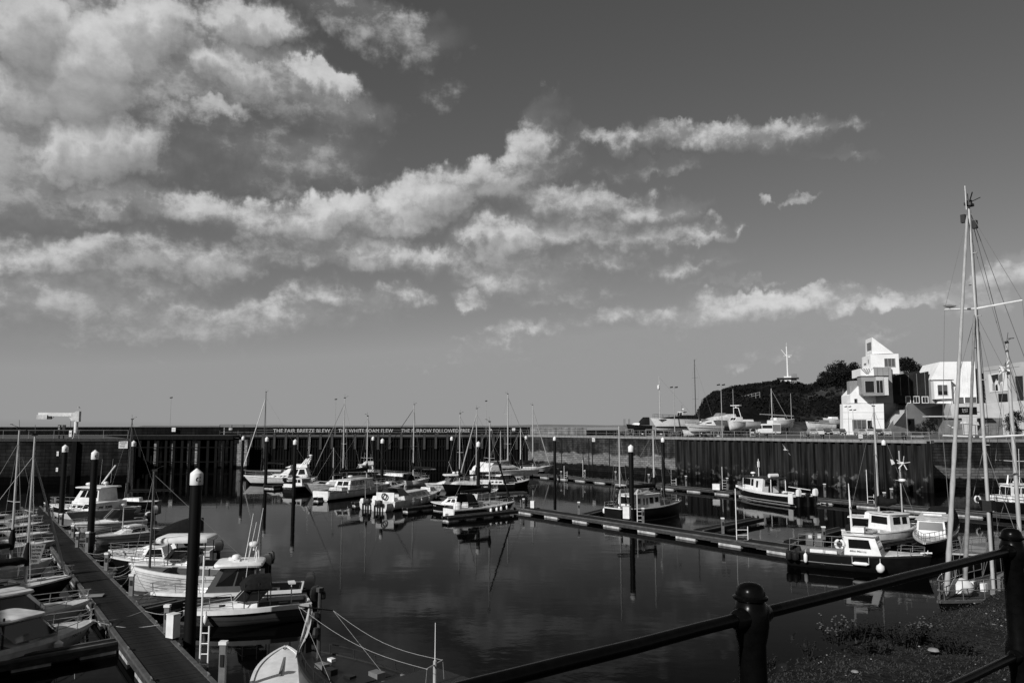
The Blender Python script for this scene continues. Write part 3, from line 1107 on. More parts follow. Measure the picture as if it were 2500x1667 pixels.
for u, v, h, lab in ((259, 1393, .95, 'service post by the dark-hulled small cabin boat'), (320, 1455, 1.0, 'service post at the bow of the clinker boat'), (188, 1335, .95, 'service post left of the square dark kiosk'),
                     (212, 1349, 1.3, 'taller service post beside the speedboat row'), (177, 1313, .9, 'service post in front of the speedboat bow'), (406, 1545, 1.05, 'service post just left of the near white utility box'),
                     (541, 1690, 1.5, 'service post with pale head at the bottom edge of the walkway'), (126, 1262, .9, 'service post at the far end of the walkway'), (148, 1282, .9, 'service post by the leftmost pile'),
                     (110, 1248, .8, 'farthest service post at the walkway end')):
    p = G(u, v, .5)
    pedestal(p, h, .10, .5, lab)
p = G(421, 1562, .5)
whitebox(p, 1.0, .42, .5, 'near white utility box beside the tall black pile')
p = G(189, 1332, .5)
whitebox((p.x + .9, p.y), .9, .5, .5, 'dark square kiosk halfway along the walkway', 'black')
for u, v, h, lab in ((1413, 1255, 1.1, 'service post on the right pontoon, left of the wheelhouse boat'), (1570, 1277, 1.25, 'service post on the right pontoon just right of the thick pile'), (1765, 1302, 1.15, 'service post in the middle of the right pontoon'),
                     (2012, 1333, 1.3, 'tall service post behind the workboat railings'), (1278, 1240, .9, 'service post at the junction of the right pontoon'), (1370, 1166, 1.0, 'far service post left of the first tall ladder'), (1362, 1163, 1.3, 'dark far service post by the pale masonry pile'),
                     (1427, 1167, 1.2, 'far service post below the masonry drain stains'), (1503, 1172, 1.3, 'far service post left of the thick pile'), (1584, 1180, 1.3, 'far service post behind the wheelhouse boat mast'),
                     (1675, 1187, 1.4, 'far service post at the left end of the sheet piling'), (1776, 1195, 1.5, 'far service post left of the catamaran workboat bow'), (2014, 1213, 1.5, 'far service post right of the catamaran workboat'),
                     (2160, 1230, 1.2, 'far service post behind the small wheelhouse with grey windows'), (2178, 1230, 1.6, 'far service post right of the wind turbine mast'), (2326, 1242, 1.8, 'far service post between the furled sails')):
    p = G(u, v, .5)
    pedestal(p, h, .11 if v < 1240 else .1, .5, lab)
whitebox(G(1531, 1268, .5), 1.15, .62, .5, 'white utility box at the foot of the thick pile')
whitebox(G(1750, 1197, .5), .85, .95, .5, 'small white box on the far pontoon under the sheet piling')
whitebox(G(1301, 1242, .5), .8, .42, .5, 'small white meter box at the end of the right pontoon')
o = thing('fuel_pump', 'pair of grey dispensers with white heads behind the workboat', 'dispenser', G(1988, 1338, .5), 0)
for s in (-.32, .32):
    c_ = obj('cabinet', MB().box(s - .2, s + .2, -.15, .15, 0, 1.05), M['postmetal'], o)
    obj('screen', MB().box(s - .12, s + .12, -.17, -.152, .72, .98), M['gel'], c_)
for u, v, h, lab, w in ((1563, 1282, 2.9, 'ladder with tall white pole beside the thick pile', .5), (1813, 1334, 4.3, 'ladder with tall white pole on the right pontoon', .85), (1381, 1172, 2.4, 'far ladder below the pale masonry', .5), (1426, 1168, 3.2, 'thin far ladder near the masonry drains', .4),
                        (1645, 1193, 3.4, 'far ladder left of the sheet piling', .7), (1769, 1194, 3.2, 'far ladder near the small white box', .6), (2127, 1240, 4.2, 'far ladder left of the grey mast', .7)):
    p = G(u, v, .0)
    ladder(p, h, 0, lab, w)
ladder(G(497, 1628, .0), 4.1, 0, 'ladder with tall white pole at the edge of the near walkway', .3)
# cleats on the walkway edge
cm = MB().box(-.06, .06, -.03, .03, 0, .07).tube([(-.16, 0, .09), (.16, 0, .09)], .022, 6)
cme = cm.mesh('mooring_cleat')
k = 0
for s in (-2, .8, 5.2, 9.5, 14.2, 18.6, 23, 28, 33, 38):
    for sd_ in (-1, 1):
        p = wpt(s + (.6 if sd_ > 0 else 0), sd_ * (ww / 2 - .08))
        obj('mooring_cleat', cme, M['steel'], loc=(p[0], p[1], .546), rz=atan2(wd.y, wd.x), label='small metal mooring cleat on the walkway edge beam', cat='cleat', group='cleats along the walkway edges')
p = wpt(17.2, .62)
obj('paving_slab', MB().box(-.45, .45, -.3, .3, 0, .04), M['conc'], loc=(p[0], p[1], .55), rz=.3, label='square grey board lying on the walkway near the for sale sign', cat='board')

# ------------------------------------------------------------ promenade where the photographer stands
ed = (Vector((4.35, 7.77)) - Vector((1.39, 5.4))).normalized()
en = Vector((ed.y, -ed.x))     # landward
e0 = Vector((1.39, 5.4))
PZ = EYE - 1.7


def land(s, t):
    p = e0 + ed * s + en * t
    return p.x, p.y


# verge: a fine grid with an irregular lip
gv, gf = [], []
xs = [-40 + i * 4 for i in range(9)] + [-3.6 + i * .16 for i in range(90)] + [11 + i * 3 for i in range(18)]
ts = [-.05, .0, .06, .15, .3, .45, .6, .8, 1.0, 1.2, 1.4, 1.6, 1.8, 2.0, 2.3, 2.7, 3.4, 6, 12]
from mathutils import noise as mn
for s in xs:
    for t in ts:
        lip = mn.noise(Vector((s * 1.3, 0, 0))) * .09 + mn.noise(Vector((s * 5, 3, 0))) * .03
        x, y = land(s, t + (lip if t < .5 else 0))
        z = PZ + mn.noise(Vector((x * 1.1, y * 1.1, 0))) * .05 + mn.noise(Vector((x * 6, y * 6, 2))) * .015
        if t < .0:
            z -= .35
        elif t < .1:
            z -= .05
        gv.append((x, y, z))
m_ = len(ts)
for i in range(len(xs) - 1):
    for j in range(m_ - 1):
        gf.append((i * m_ + j, (i + 1) * m_ + j, (i + 1) * m_ + j + 1, i * m_ + j + 1))
me = bpy.data.meshes.new('verge')
me.from_pydata(gv, [], gf)
me.shade_smooth()
obj('verge', me, M['verge'], kind='structure')
x0, y0 = land(-40, .1)
obj('promenade_wall', MB().prism([land(-44, .12), land(62, .12), land(62, 12), land(-44, 12)], -3, PZ - .12, lambda a, b, d: (a, b, d)), M['wall_far'], kind='structure')

# turf blades and pale grit
gb = MB()
for i in range(26000):
    s = random.uniform(-.6, 6.5)
    t = abs(random.gauss(0, 1.0)) + random.uniform(-.02, .3)
    x, y = land(s, t)
    z = PZ + mn.noise(Vector((x * 1.1, y * 1.1, 0))) * .05
    if mn.noise(Vector((x * 2.2, y * 2.2, 9))) < -.28 and random.random() < .7:
        continue
    a = random.uniform(0, 2 * pi)
    h = random.uniform(.006, .018)
    w = .0045
    lx, ly = random.uniform(-.02, .02), random.uniform(-.02, .02)
    gb.add([(x - cos(a) * w, y - sin(a) * w, z), (x + cos(a) * w, y + sin(a) * w, z), (x + lx, y + ly, z + h)], [(0, 1, 2)])
g_ = bpy.data.meshes.new('grass')
g_.from_pydata(gb.v, [], gb.f)
obj('grass', g_, M['grass'], kind='stuff', label='short dry grass on the quayside verge', cat='grass')
pb = MB()
for i in range(170):
    s, t = random.uniform(-.5, 6.5), random.uniform(.05, 2.4)
    x, y = land(s, t)
    z = PZ + mn.noise(Vector((x * 1.1, y * 1.1, 0))) * .05 + .012
    r = random.choice((.004, .005, .006, .008, .011))
    pb.lathe([(r * .5, -r * .4), (r, 0), (r * .5, r * .5)], 5, (x, y, z))
obj('grit', pb, M['pebble'], kind='stuff', label='pale grit and daisies scattered on the verge', cat='grit')
for (u, v, s, lab) in ((2279, 1587, .042, 'pale stone lying on the verge below the seed heads'), (2087, 1639, .026, 'small round pebble on the near verge'), (2424, 1526, .03, 'small pale stone on the verge near the right post')):
    p = G(u, v, PZ + .02)
    obj('stone', MB().lathe([(s * .5, -s * .3), (s, 0), (s * .75, s * .35), (s * .2, s * .45)], 9), M['pebble'], loc=p, smooth=60, rz=.4, label=lab, cat='stone')


def weed(p, n, hh, sp, lab, flower=.022, seed=1, fm='weed'):
    random.seed(seed)
    t = thing('weed_clump', lab, 'weed', p)
    st, fl = MB(), MB()
    for i in range(n):
        a = random.uniform(0, 2 * pi)
        r = random.uniform(0, sp)
        b = Vector((cos(a) * r, sin(a) * r * .7, 0))
        h = hh * random.uniform(.45, 1)
        tip = b + Vector((cos(a) * h * .45, sin(a) * h * .35, h))
        mid = b.lerp(tip, .5) + Vector((0, 0, h * .12))
        st.tube([b, mid, tip], [.005, .004, .003], 4)
        for k in range(7):
            q_ = b.lerp(tip, random.uniform(.05, .9)) + Vector((random.uniform(-.02, .02), random.uniform(-.02, .02), 0))
            c_ = Vector((random.uniform(-1, 1), random.uniform(-1, 1), random.uniform(-.3, .8))) * .035
            w_ = Vector((-c_.y, c_.x, 0)) * .3
            st.add([q_, q_ + c_ * .5 + w_, q_ + c_, q_ + c_ * .5 - w_], [(0, 1, 2, 3)])
        for k in range(2):
            fl.lathe([(flower * .2, -flower * .4), (flower * .7, -.1 * flower), (flower * .5, flower * .3), (flower * .1, flower * .45)], 6, tip + Vector((random.uniform(-.02, .02), random.uniform(-.02, .02), k * .012)))
    obj('stems', st, M['weedstem'], t, kind='stuff')
    obj('flower_heads', fl, M[fm], t, kind='stuff')
    random.seed(seed + 100)


wsp = [(2045, 1572, 26, .24, .09, 'tallest pale-headed weed at the left lip of the verge', 1), (2100, 1560, 30, .16, .13, 'dark leafy weed clump right of the tallest weed', 2), (2150, 1556, 34, .16, .14, 'dark weed clump in the middle of the verge lip', 3),
       (2205, 1572, 30, .17, .12, 'weed clump with small round seed heads left of the pale stone', 4), (2250, 1566, 22, .20, .09, 'weed with upright stems above the pale stone', 5), (2300, 1580, 30, .15, .12, 'weed clump right of the pale stone', 6), (2345, 1592, 26, .11, .12, 'low dark weed at the right end of the row', 7),
       (1975, 1600, 7, .16, .05, 'thin single weed leaning over the lip at left', 8), (1882, 1628, 5, .12, .05, 'sparse small weed near the left post', 9), (2130, 1590, 24, .08, .16, 'low ground weed in front of the row', 10)]
for u, v, n_, h_, s_, lab, sd_ in wsp:
    weed(G(u, v, PZ), n_, h_ * .85, s_, lab, .013 if sd_ in (1, 5) else .01, sd_, 'weed' if sd_ in (1, 5) else 'weedstem')
random.seed(11)

# foreground cast-iron railing
P1, P2 = G(1831, 1420, EYE - .58), G(2468, 1288, EYE - .58)
pd = P2 - P1
posts = [P1 - pd * 2, P1 - pd, P1, P2, P2 + pd, P2 + pd * 2]
fr = thing('promenade_railing', 'glossy black cast-iron railing with ball-topped posts in the foreground', 'railing', (P1.x, P1.y, PZ - .1))
ztop = P1.z
zr1 = EYE - .705
zr2 = EYE - 1.28
z0_ = PZ - .1
k_ = .052
prof = [(k_ * 1.45, 0), (k_ * 1.45, .12), (k_ * 1.1, .17), (k_, .25), (k_, zr2 - z0_ - .1), (k_ * 1.05, zr2 - z0_ - .08), (k_ * 1.28, zr2 - z0_ - .05), (k_ * 1.32, zr2 - z0_), (k_ * 1.28, zr2 - z0_ + .05), (k_ * 1.02, zr2 - z0_ + .09),
        (k_ * .98, zr1 - z0_ - .10), (k_ * 1.12, zr1 - z0_ - .07), (k_ * 1.25, zr1 - z0_ - .03), (k_ * 1.25, zr1 - z0_ + .02), (k_ * 1.02, zr1 - z0_ + .055), (k_ * .98, ztop - z0_ - .068),
        (k_ * 1.2, ztop - z0_ - .062), (k_ * 1.24, ztop - z0_ - .052), (k_ * 1.05, ztop - z0_ - .046), (k_ * 1.02, ztop - z0_ - .034), (k_ * .93, ztop - z0_ - .02), (k_ * .74, ztop - z0_ - .009), (k_ * .42, ztop - z0_ - .002), (.002, ztop - z0_)]
for i, p in enumerate(posts):
    o = obj('railing_post', MB().lathe(prof, 28), M['rail'], fr, 45)
    o.location = (p.x - P1.x, p.y - P1.y, 0)
    dd = pd.normalized()
    for zr in (zr1, zr2):
        j = MB()
        c_ = Vector((0, 0, zr - z0_))
        j.tube([c_ - dd * .105, c_ - dd * .095, c_ - dd * .06, c_ + dd * .06, c_ + dd * .095, c_ + dd * .105], [.026, .034, .04, .04, .034, .026], 14)
        obj('rail_collar', j, M['rail'], o, 45)
for zr, nm in ((zr1, 'top_rail'), (zr2, 'lower_rail')):
    for i in range(5):
        a_, b_ = posts[i] - P1, posts[i + 1] - P1
        a_.z = b_.z = zr - z0_
        obj(nm, MB().tube([a_.lerp(b_, t) + Vector((0, 0, random.uniform(-.0015, .0015))) for t in [k / 8 for k in range(9)]], .0235, 14), M['rail'], fr, 60)

# unseen shed added on the west quay to shade the left-hand row of boats
sh0 = Vector((RW[0].x, RW[0].y, 0)) + wn * 22 - wd * 14
SL = 58
shed = thing('shade_shed', 'unseen plain shed added beyond the left edge to shade the left boats', 'shed', sh0, atan2(wd.y, wd.x))
obj('quay_base', MB().box(-30, SL + 40, 0, 26, -3, 6.9), M['conc'], shed)
obj('wall', MB().box(0, SL, 1, 15, 6.9, 12.2), M['concgrey'], shed)
obj('roof', MB().prism([(.6, 12.2), (15.4, 12.2), (8, 14.5)], -.5, SL + .5, lambda a, b, d: (d, a, b)), M['claddark'], shed)
for i in range(8):
    obj('window', MB().box(3 + i * 7, 5.4 + i * 7, .95, 1.02, 8.6, 10.4), M['glass'], shed)

# ------------------------------------------------------------ boats
BOATS = {}


class Boat:
    def __init__(s, name, label, cat, st, bw, B, fs, fb, hull='gel', deck='cream', tw=.82, rake=.10, flare=.55, draft=.35, z=0., cock=None, stripe=None, dip=.0, gun=None, group=None, gunw=.05, boot=None, keel=None, keepz=False):
        """st, bw: stern and bow at the waterline, as pixels (u, v) of the photograph or as points"""
        a = st if isinstance(st, Vector) else G(st[0], st[1], z)
        b = bw if isinstance(bw, Vector) else G(bw[0], bw[1], z)
        d = b - a
        s.L = Vector((d.x, d.y)).length
        s.B, s.fs, s.fb, s.tw, s.rake, s.flare, s.dr, s.dip = B, fs, fb, tw, rake, flare, draft, dip
        s.z = z
        s.label = label
        BOATS.setdefault(name, s)
        s.r = thing(name, label, cat, (a.x, a.y, z), atan2(d.y, d.x), group)
        s.mw = Matrix.Translation((a.x, a.y, z)) @ Matrix.Rotation(atan2(d.y, d.x), 4, 'Z')
        s.hullmesh(hull, boot)
        s.cock = cock
        s.deckmesh(deck, cock)
        s.gunwale(gun or hull, gunw)
        if stripe:
            s.stripe(*stripe)
        if keel:
            o = obj('keel', MB().loft([[(s.L * .32, -.12, -keel), (s.L * .62, -.12, -keel), (s.L * .62, .12, -keel), (s.L * .32, .12, -keel)],
                                       [(s.L * .28, -.14, -.1), (s.L * .72, -.14, -.1), (s.L * .72, .14, -.1), (s.L * .28, .14, -.1)]]), M['black'], s.r)

    def hb(s, t):
        t = min(1, max(0, t))
        if t < .42:
            f = s.tw + (1 - s.tw) * sin(pi / 2 * t / .42)
        else:
            f = max(0, 1 - ((t - .42) / .58) ** 2.3) ** .85
        return max(.012, s.B / 2 * f)

    def sh(s, t):
        return s.fs + (s.fb - s.fs) * max(0, (t - .15) / .85) ** 1.8 - s.dip * sin(pi * min(1, max(0, t)))

    def pt(s, t, side, k):
        """point on the hull side: k = 0 sheer, 1 keel"""
        b, zt = s.hb(t), s.sh(t)
        fl = s.flare * (.35 + .65 * max(0, (t - .35) / .65)) if t > .35 else s.flare * .35
        y = b * (1 - k ** 5) ** .9 * (1 - fl * .45 * min(1, k * 1.6) * (1 if t > .3 else .7))
        kz = -s.dr * (1 - max(0, t - .75) * 2.2)
        zz = zt + (kz - zt) * k
        x = t * s.L - s.rake * s.L * (t ** 5) * k ** 1.1 + s.rake * s.L * .5 * (t ** 5)
        return Vector((x, side * y, zz))

    def hullmesh(s, m, boot):
        ks = [0, .1, .2, .35, .5, .65, .8, .92, 1]
        ts = [0, .06, .14, .24, .34, .44, .54, .64, .73, .81, .87, .92, .96, .985, 1]
        rings = []
        for t in ts:
            rings.append([s.pt(t, 1, k) for k in ks] + [s.pt(t, -1, k) for k in ks[-2::-1]])
        mb = MB().loft(rings, False, True, False)
        s.hull = obj('hull', mb, M[m], s.r, 50)
        if boot:
            b2 = MB()
            for sd in (1, -1):
                rr = []
                for t in ts:
                    row = []
                    for zz in (-.05, boot[1]):
                        k = 0.
                        best = 0
                        lo, hi = 0., 1.
                        for _ in range(14):
                            mid = (lo + hi) / 2
                            if s.pt(t, sd, mid).z > zz:
                                lo = mid
                            else:
                                hi = mid
                        p = s.pt(t, sd, (lo + hi) / 2)
                        p.y += sd * .045
                        row.append(p)
                    rr.append(row)
                b2.loft(rr, False, False, False)
            obj('boot_stripe', b2, M[boot[0]], s.r, 50)

    def deckmesh(s, m, cock):
        ts = [i / 16 for i in range(17)]
        t0 = 0
        if cock:
            t0 = cock[1]
            f = MB()
            tt = [cock[0] + (cock[1] - cock[0]) * i / 5 for i in range(6)]
            zf = s.fs - cock[2]
            w = lambda t: s.hb(t) - .16
            f.loft([[(t * s.L, -w(t), zf), (t * s.L, w(t), zf)] for t in tt], False, False, False)
            for sd in (-1, 1):
                f.loft([[(t * s.L, sd * w(t), zf), (t * s.L, sd * w(t), s.sh(t) - .01), (t * s.L, sd * (s.hb(t) - .02), s.sh(t) - .01)] for t in tt], False, False, False)
            f.add([(tt[-1] * s.L, -w(tt[-1]), zf), (tt[-1] * s.L, w(tt[-1]), zf), (tt[-1] * s.L, w(tt[-1]), s.sh(tt[-1])), (tt[-1] * s.L, -w(tt[-1]), s.sh(tt[-1]))], [(0, 1, 2, 3)])
            f.add([(tt[0] * s.L + .02, -w(tt[0]), zf), (tt[0] * s.L + .02, w(tt[0]), zf), (tt[0] * s.L + .02, w(tt[0]), s.sh(tt[0])), (tt[0] * s.L + .02, -w(tt[0]), s.sh(tt[0]))], [(0, 1, 2, 3)])
            obj('cockpit', f, M['midgrey' if m != 'teak' else 'teak'], s.r)
        ts = [t0 + (1 - t0) * i / 14 for i in range(15)]
        rings = []
        for t in ts:
            b = s.hb(t) - .01
            p0 = s.pt(t, 1, 0).x
            rings.append([(p0, y * b, s.sh(t) - .02 + .05 * (1 - y * y)) for y in (-1, -.5, 0, .5, 1)])
        obj('deck', MB().loft(rings, False, False, False), M[m], s.r, 50)

    def gunwale(s, m, w):
        g = MB()
        for sd in (1, -1):
            rr = []
            for i in range(21):
                t = i / 20
                p = s.pt(t, sd, 0)
                o = sd * .025
                rr.append([(p.x, p.y + o, p.z - w), (p.x, p.y + o, p.z + .03), (p.x, p.y - sd * w * 1.2, p.z + .03), (p.x, p.y - sd * w * 1.2, p.z - w)])
            g.loft(rr)
        b = s.hb(0)
        g.box(-.03, .06, -b, b, s.sh(0) - w, s.sh(0) + .032)
        obj('gunwale', g, M[m], s.r)

    def stripe(s, m, k0, k1, t0=0., t1=1.):
        g = MB()
        for sd in (1, -1):
            rr = []
            for i in range(19):
                t = t0 + (t1 - t0) * i / 18
                a, b = s.pt(t, sd, k0), s.pt(t, sd, k1)
                a.y += sd * .01
                b.y += sd * .01
                rr.append([a, b])
            g.loft(rr, False, False, False)
        obj('stripe', g, M[m], s.r, 50)

    def zd(s, x):
        return s.sh(x / s.L)

    def cabin(s, x0, x1, w0, w1, h, rf=.5, rr=.1, inset=.12, m='gel', z=None, front=0, sides=(), rear=0, roof=None, frame=None, zr=None, h1=None, wm='glass', door=False, roofm=None, name='cabin', ft=(.38, .88)):
        """frustum cabin; x as fraction of length, x1 is the front end"""
        x0, x1 = x0 * s.L, x1 * s.L
        z0 = (s.sh((x0 + x1) / 2 / s.L) - .08) if z is None else z
        zt = z0 + h
        zf = z0 + (h1 or h)
        wt0, wt1 = w0 / 2 - inset, w1 / 2 - inset
        b = [(x0, -w0 / 2, z0), (x1, -w1 / 2, z0), (x1, w1 / 2, z0), (x0, w0 / 2, z0)]
        t = [(x0 + rr, -wt0, zt), (x1 - rf, -wt1, zf), (x1 - rf, wt1, zf), (x0 + rr, wt0, zt)]
        gm = MB()

        def grid(qd, n=6, k=3):
            qd = [Vector(p) for p in qd]
            gm.loft([[qd[0].lerp(qd[1], i / n).lerp(qd[3].lerp(qd[2], i / n), j / k) for i in range(n + 1)] for j in range(k + 1)], False, False, False)
        for q4 in ((b[0], b[1], t[1], t[0]), (b[1], b[2], t[2], t[1]), (b[2], b[3], t[3], t[2]), (b[3], b[0], t[0], t[3]), (t[0], t[1], t[2], t[3])):
            grid(q4)
        c = obj(name, gm, M[m], s.r)
        q = {'r': (b[0], b[1], t[1], t[0]), 'f': (b[1], b[2], t[2], t[1]), 'l': (b[2], b[3], t[3], t[2]), 'b': (b[3], b[0], t[0], t[3])}
        for i, (a0, a1, c0, c1) in enumerate(sides):
            obj('window', MB().panel(q['r'], a0, a1, c0, c1), M[wm], c)
            obj('window', MB().panel(q['l'], 1 - a1, 1 - a0, c0, c1), M[wm], c)
        for i in range(front):
            e = .05
            w = (1 - 2 * e) / front
            obj('windscreen', MB().panel(q['f'], e + i * w + .02, e + (i + 1) * w - .02, ft[0], ft[1]), M[wm], c)
        for i in range(rear):
            w = .8 / rear
            obj('window', MB().panel(q['b'], .1 + i * w + .03, .1 + (i + 1) * w - .03, .45, .88), M[wm], c)
        if door:
            obj('door', MB().panel(q['b'], .36, .62, .02, .93, .01), M['black'], c)
        if roof:
            oh, th = roof
            rx0, rx1 = x0 + rr - oh, x1 - rf + oh
            rw = max(wt0, wt1) + oh * .6
            s.slab('cabin_roof', rx0, rx1, rw, zt + .002, th, m=roofm or ('gel' if m in ('greyhull', 'midgrey', 'wood') else m), slope=(zf - zt))
        s.last = (x0, x1, zt)
        return c

    def slab(s, name, x0, x1, hw, z, th, m='gel', slope=0., r=.25, front=.12):
        def ring(ins, zz):
            a, b, w = x0 + ins, x1 - ins, hw - ins
            rr = min(r, w * .6)
            pts = []
            for cx, cy, an in ((b - rr, w - rr, 0), (a + rr, w - rr, 90), (a + rr, -w + rr, 180), (b - rr, -w + rr, 270)):
                for k in (0, 45, 90):
                    g = radians(an + k)
                    px = cx + cos(g) * rr
                    pts.append((px, cy + sin(g) * rr, zz + slope * (px - x0) / (x1 - x0)))
            return pts
        return obj(name, MB().loft([ring(.03, z), ring(0, z + th * .4), ring(.03, z + th * .8), ring(.12, z + th)]), M[m], s.r, 35)

    def posts(s, pts, z0, z1, r=.025, m='steel', name='canopy_post'):
        for x, y in pts:
            obj(name, MB().tube([(x, y, z0), (x, y, z1)], r, 5), M[m], s.r)

    def rail(s, t0, t1, h=.55, step=.9, m='steel', inset=.08, r=.016, low=True, name='guard_rail'):
        """pulpit / guard rail along both sides; meets round the bow when t1 = 1"""
        mb = MB()
        n = 14
        for f in ((1, .5) if low else (1,)):
            L_, R_ = [], []
            for i in range(n + 1):
                t = t0 + (t1 - t0) * i / n
                p = s.pt(min(t, .985), 1, 0)
                y = max(.03, p.y - inset)
                L_.append((p.x + (.1 if t > .97 else 0), y, p.z + h * f))
                R_.append((p.x + (.1 if t > .97 else 0), -y, p.z + h * f))
            if t1 >= .99:
                mb.tube(L_ + R_[::-1], r, 5)
            else:
                mb.tube(L_, r, 5)
                mb.tube(R_, r, 5)
        cnt = max(2, int((t1 - t0) * s.L / step))
        for i in range(cnt + 1):
            t = t0 + (t1 - t0) * i / cnt
            p = s.pt(min(t, .985), 1, 0)
            y = max(.03, p.y - inset)
            for sd in (1, -1):
                mb.tube([(p.x - .04, sd * y, p.z), (p.x, sd * y, p.z + h)], r, 5)
        return obj(name, mb, M[m], s.r)

    def find_t(s, u, z=1.2):
        return min([i / 200 for i in range(-10, 215)], key=lambda t: abs(proj(s.mw @ Vector((t * s.L, 0, z)))[0] - u))

    def mast(s, u, vtop, zb=None, r=.06, lean=0., spread=(.55,), sw=.75, m='alu', boom=None, fore=True, furl=0., back=True, t=None, cover='canvas', foot=None, shrouds=True, ftop=.97, furlm='sailcloth', bend=0., head=True, bowx=1.0, flen=None, wr=.011):
        t = s.find_t(u) if t is None else t
        x = t * s.L
        zb = s.zd(x) if zb is None else zb
        w = s.mw @ Vector((x, 0, 0))
        zt = height_at(w.x, w.y, vtop) - s.z
        rk = lean
        top = Vector((x - rk, 0, zt))
        foot_ = Vector((x, 0, zb))
        obj('mast', MB().tube([foot_, foot_.lerp(top, .6), top], [r, r * .95, r * .7], 8), M[m], s.r, 50)
        if head:
            h = MB().box(top.x - .16, top.x + .12, -.05, .05, zt, zt + .10)
            h.tube([(top.x, 0, zt), (top.x, .1, zt + .55)], .012, 4).tube([(top.x - .05, 0, zt + .1), (top.x - .45, .06, zt + .28)], .012, 4)
            h.tube([(top.x - .45, -.08, zt + .28), (top.x - .45, .2, zt + .28)], .02, 4)
            obj('masthead_gear', h, M['black'], s.r)
        for f in spread:
            c = foot_.lerp(top, f)
            obj('spreader', MB().tube([c + Vector((-.05, -sw, .04)), c, c + Vector((-.05, sw, .04))], .022, 5), M[m], s.r)
        bw = Vector((bowx * s.L, 0, s.zd(min(s.L * .98, bowx * s.L)) + .1))
        wm = MB()
        hd = foot_.lerp(top, ftop)
        if fore:
            if furl:
                n = 12
                rr = [furl * (.35 if i in (0, n) else (.8 + .35 * (1 - i / n)) * random.uniform(.9, 1.1)) for i in range(n + 1)]
                obj('furled_sail', MB().tube([bw.lerp(hd, i / n) for i in range(n + 1)], rr, 8), M[furlm], s.r, 60)
            else:
                wm.tube([bw, hd], wr, 4)
        if back:
            wm.tube([Vector((0.05, 0, s.zd(0) + .1)), hd], wr, 4)
        if shrouds:
            for sd in (-1, 1):
                bs = Vector((x - .1, sd * (s.hb(t) - .05), s.zd(x)))
                if spread:
                    c = foot_.lerp(top, spread[-1]) + Vector((-.05, sd * sw, .04))
                    wm.tube([bs, c], wr, 4)
                    wm.tube([c, hd], wr, 4)
                    wm.tube([bs, foot_.lerp(top, spread[0] - .02)], wr, 4)
                else:
                    wm.tube([bs, hd], wr, 4)
        if wm.v:
            obj('standing_rigging', wm, M['wire'], s.r)
        if boom:
            bl, bz, cr = boom
            a_ = Vector((x - .1, 0, zb + bz))
            b_ = Vector((x - bl, 0, zb + bz + .12))
            obj('boom', MB().tube([a_, b_], .05, 6), M[m], s.r)
            if cr:
                n = 10
                pts = [a_.lerp(b_, i / n) + Vector((0, 0, cr * (1 - .5 * i / n))) for i in range(n + 1)]
                rr = [cr * (1.25 - .75 * i / n) * random.uniform(.9, 1.08) for i in range(n + 1)]
                rr[0] *= .7
                o = obj('sail_cover', MB().tube(pts, rr, 8).tube([a_ + Vector((.1, 0, -.1)), a_ + Vector((.1, 0, .5)), a_ + Vector((.12, 0, 1.1))], [.12, .2, .09], 8), M[cover], s.r, 60)
        return x, zb, zt

    def outboard(s, y=0., h=.75, m='black', dx=-.35, tilt=0.):
        z0 = s.sh(0)
        c = MB()
        c.loft([[(dx - .22, y - .15, z0 - .1), (dx + .18, y - .15, z0 - .1), (dx + .18, y + .15, z0 - .1), (dx - .22, y + .15, z0 - .1)],
                [(dx - .28, y - .2, z0 + h * .25), (dx + .24, y - .2, z0 + h * .2), (dx + .24, y + .2, z0 + h * .2), (dx - .28, y + .2, z0 + h * .25)],
                [(dx - .22, y - .17, z0 + h * .62), (dx + .2, y - .17, z0 + h * .55), (dx + .2, y + .17, z0 + h * .55), (dx - .22, y + .17, z0 + h * .62)],
                [(dx - .1, y - .1, z0 + h * .72), (dx + .12, y - .1, z0 + h * .66), (dx + .12, y + .1, z0 + h * .66), (dx - .1, y + .1, z0 + h * .72)]])
        o = obj('outboard_motor', c, M[m], s.r, 40)
        obj('motor_leg', MB().box(dx - .1, dx + .12, y - .06, y + .06, -.35, z0 - .08).box(dx - .3, dx + .14, y - .1, y + .1, -.12, -.08).box(dx + .1, .0, y - .12, y + .12, z0 - .25, z0 - .12), M['black'], o)

    def fenders(s, xs, side, lab, m='fender', r=.11, l=.5, ball=False, zoff=.12, horiz=False):
        for t in xs:
            p = s.pt(t, side, .16)
            w = s.mw @ Vector((p.x, p.y + side * (r + .03), 0))
            zt = s.z + s.sh(t) - zoff
            f = MB()
            if horiz:
                f.tube([(-l / 2, 0, -.42), (-l * .36, 0, -.42), (l * .36, 0, -.42), (l / 2, 0, -.42)], [.03, r, r, .03], 10)
                f.tube([(-l / 2, 0, -.42), (-l / 2, 0, 0)], .012, 4).tube([(l / 2, 0, -.42), (l / 2, 0, 0)], .012, 4)
            elif ball:
                f.lathe([(.02, -r * 2.2), (r * .7, -r * 1.9), (r, -r * 1.2), (r * .85, -r * .5), (r * .3, -r * .05), (.03, .05)], 12)
                f.tube([(0, 0, 0), (0, 0, .3)], .014, 4)
            else:
                f.lathe([(.02, -l - .06), (r * .7, -l), (r, -l * .85), (r, -l * .18), (r * .6, -.03), (.025, .03)], 12)
                f.tube([(0, 0, 0), (0, 0, .25)], .014, 4)
            o = obj('fender', f, M[m], smooth=50, loc=(w.x, w.y, zt), label=lab if len(xs) == 1 else lab + ', ' + ('first', 'second', 'third', 'fourth')[list(xs).index(t)] + ' from the stern', cat='fender', group='fenders hanging along boat sides')
            o.rotation_euler.z = s.r.rotation_euler.z

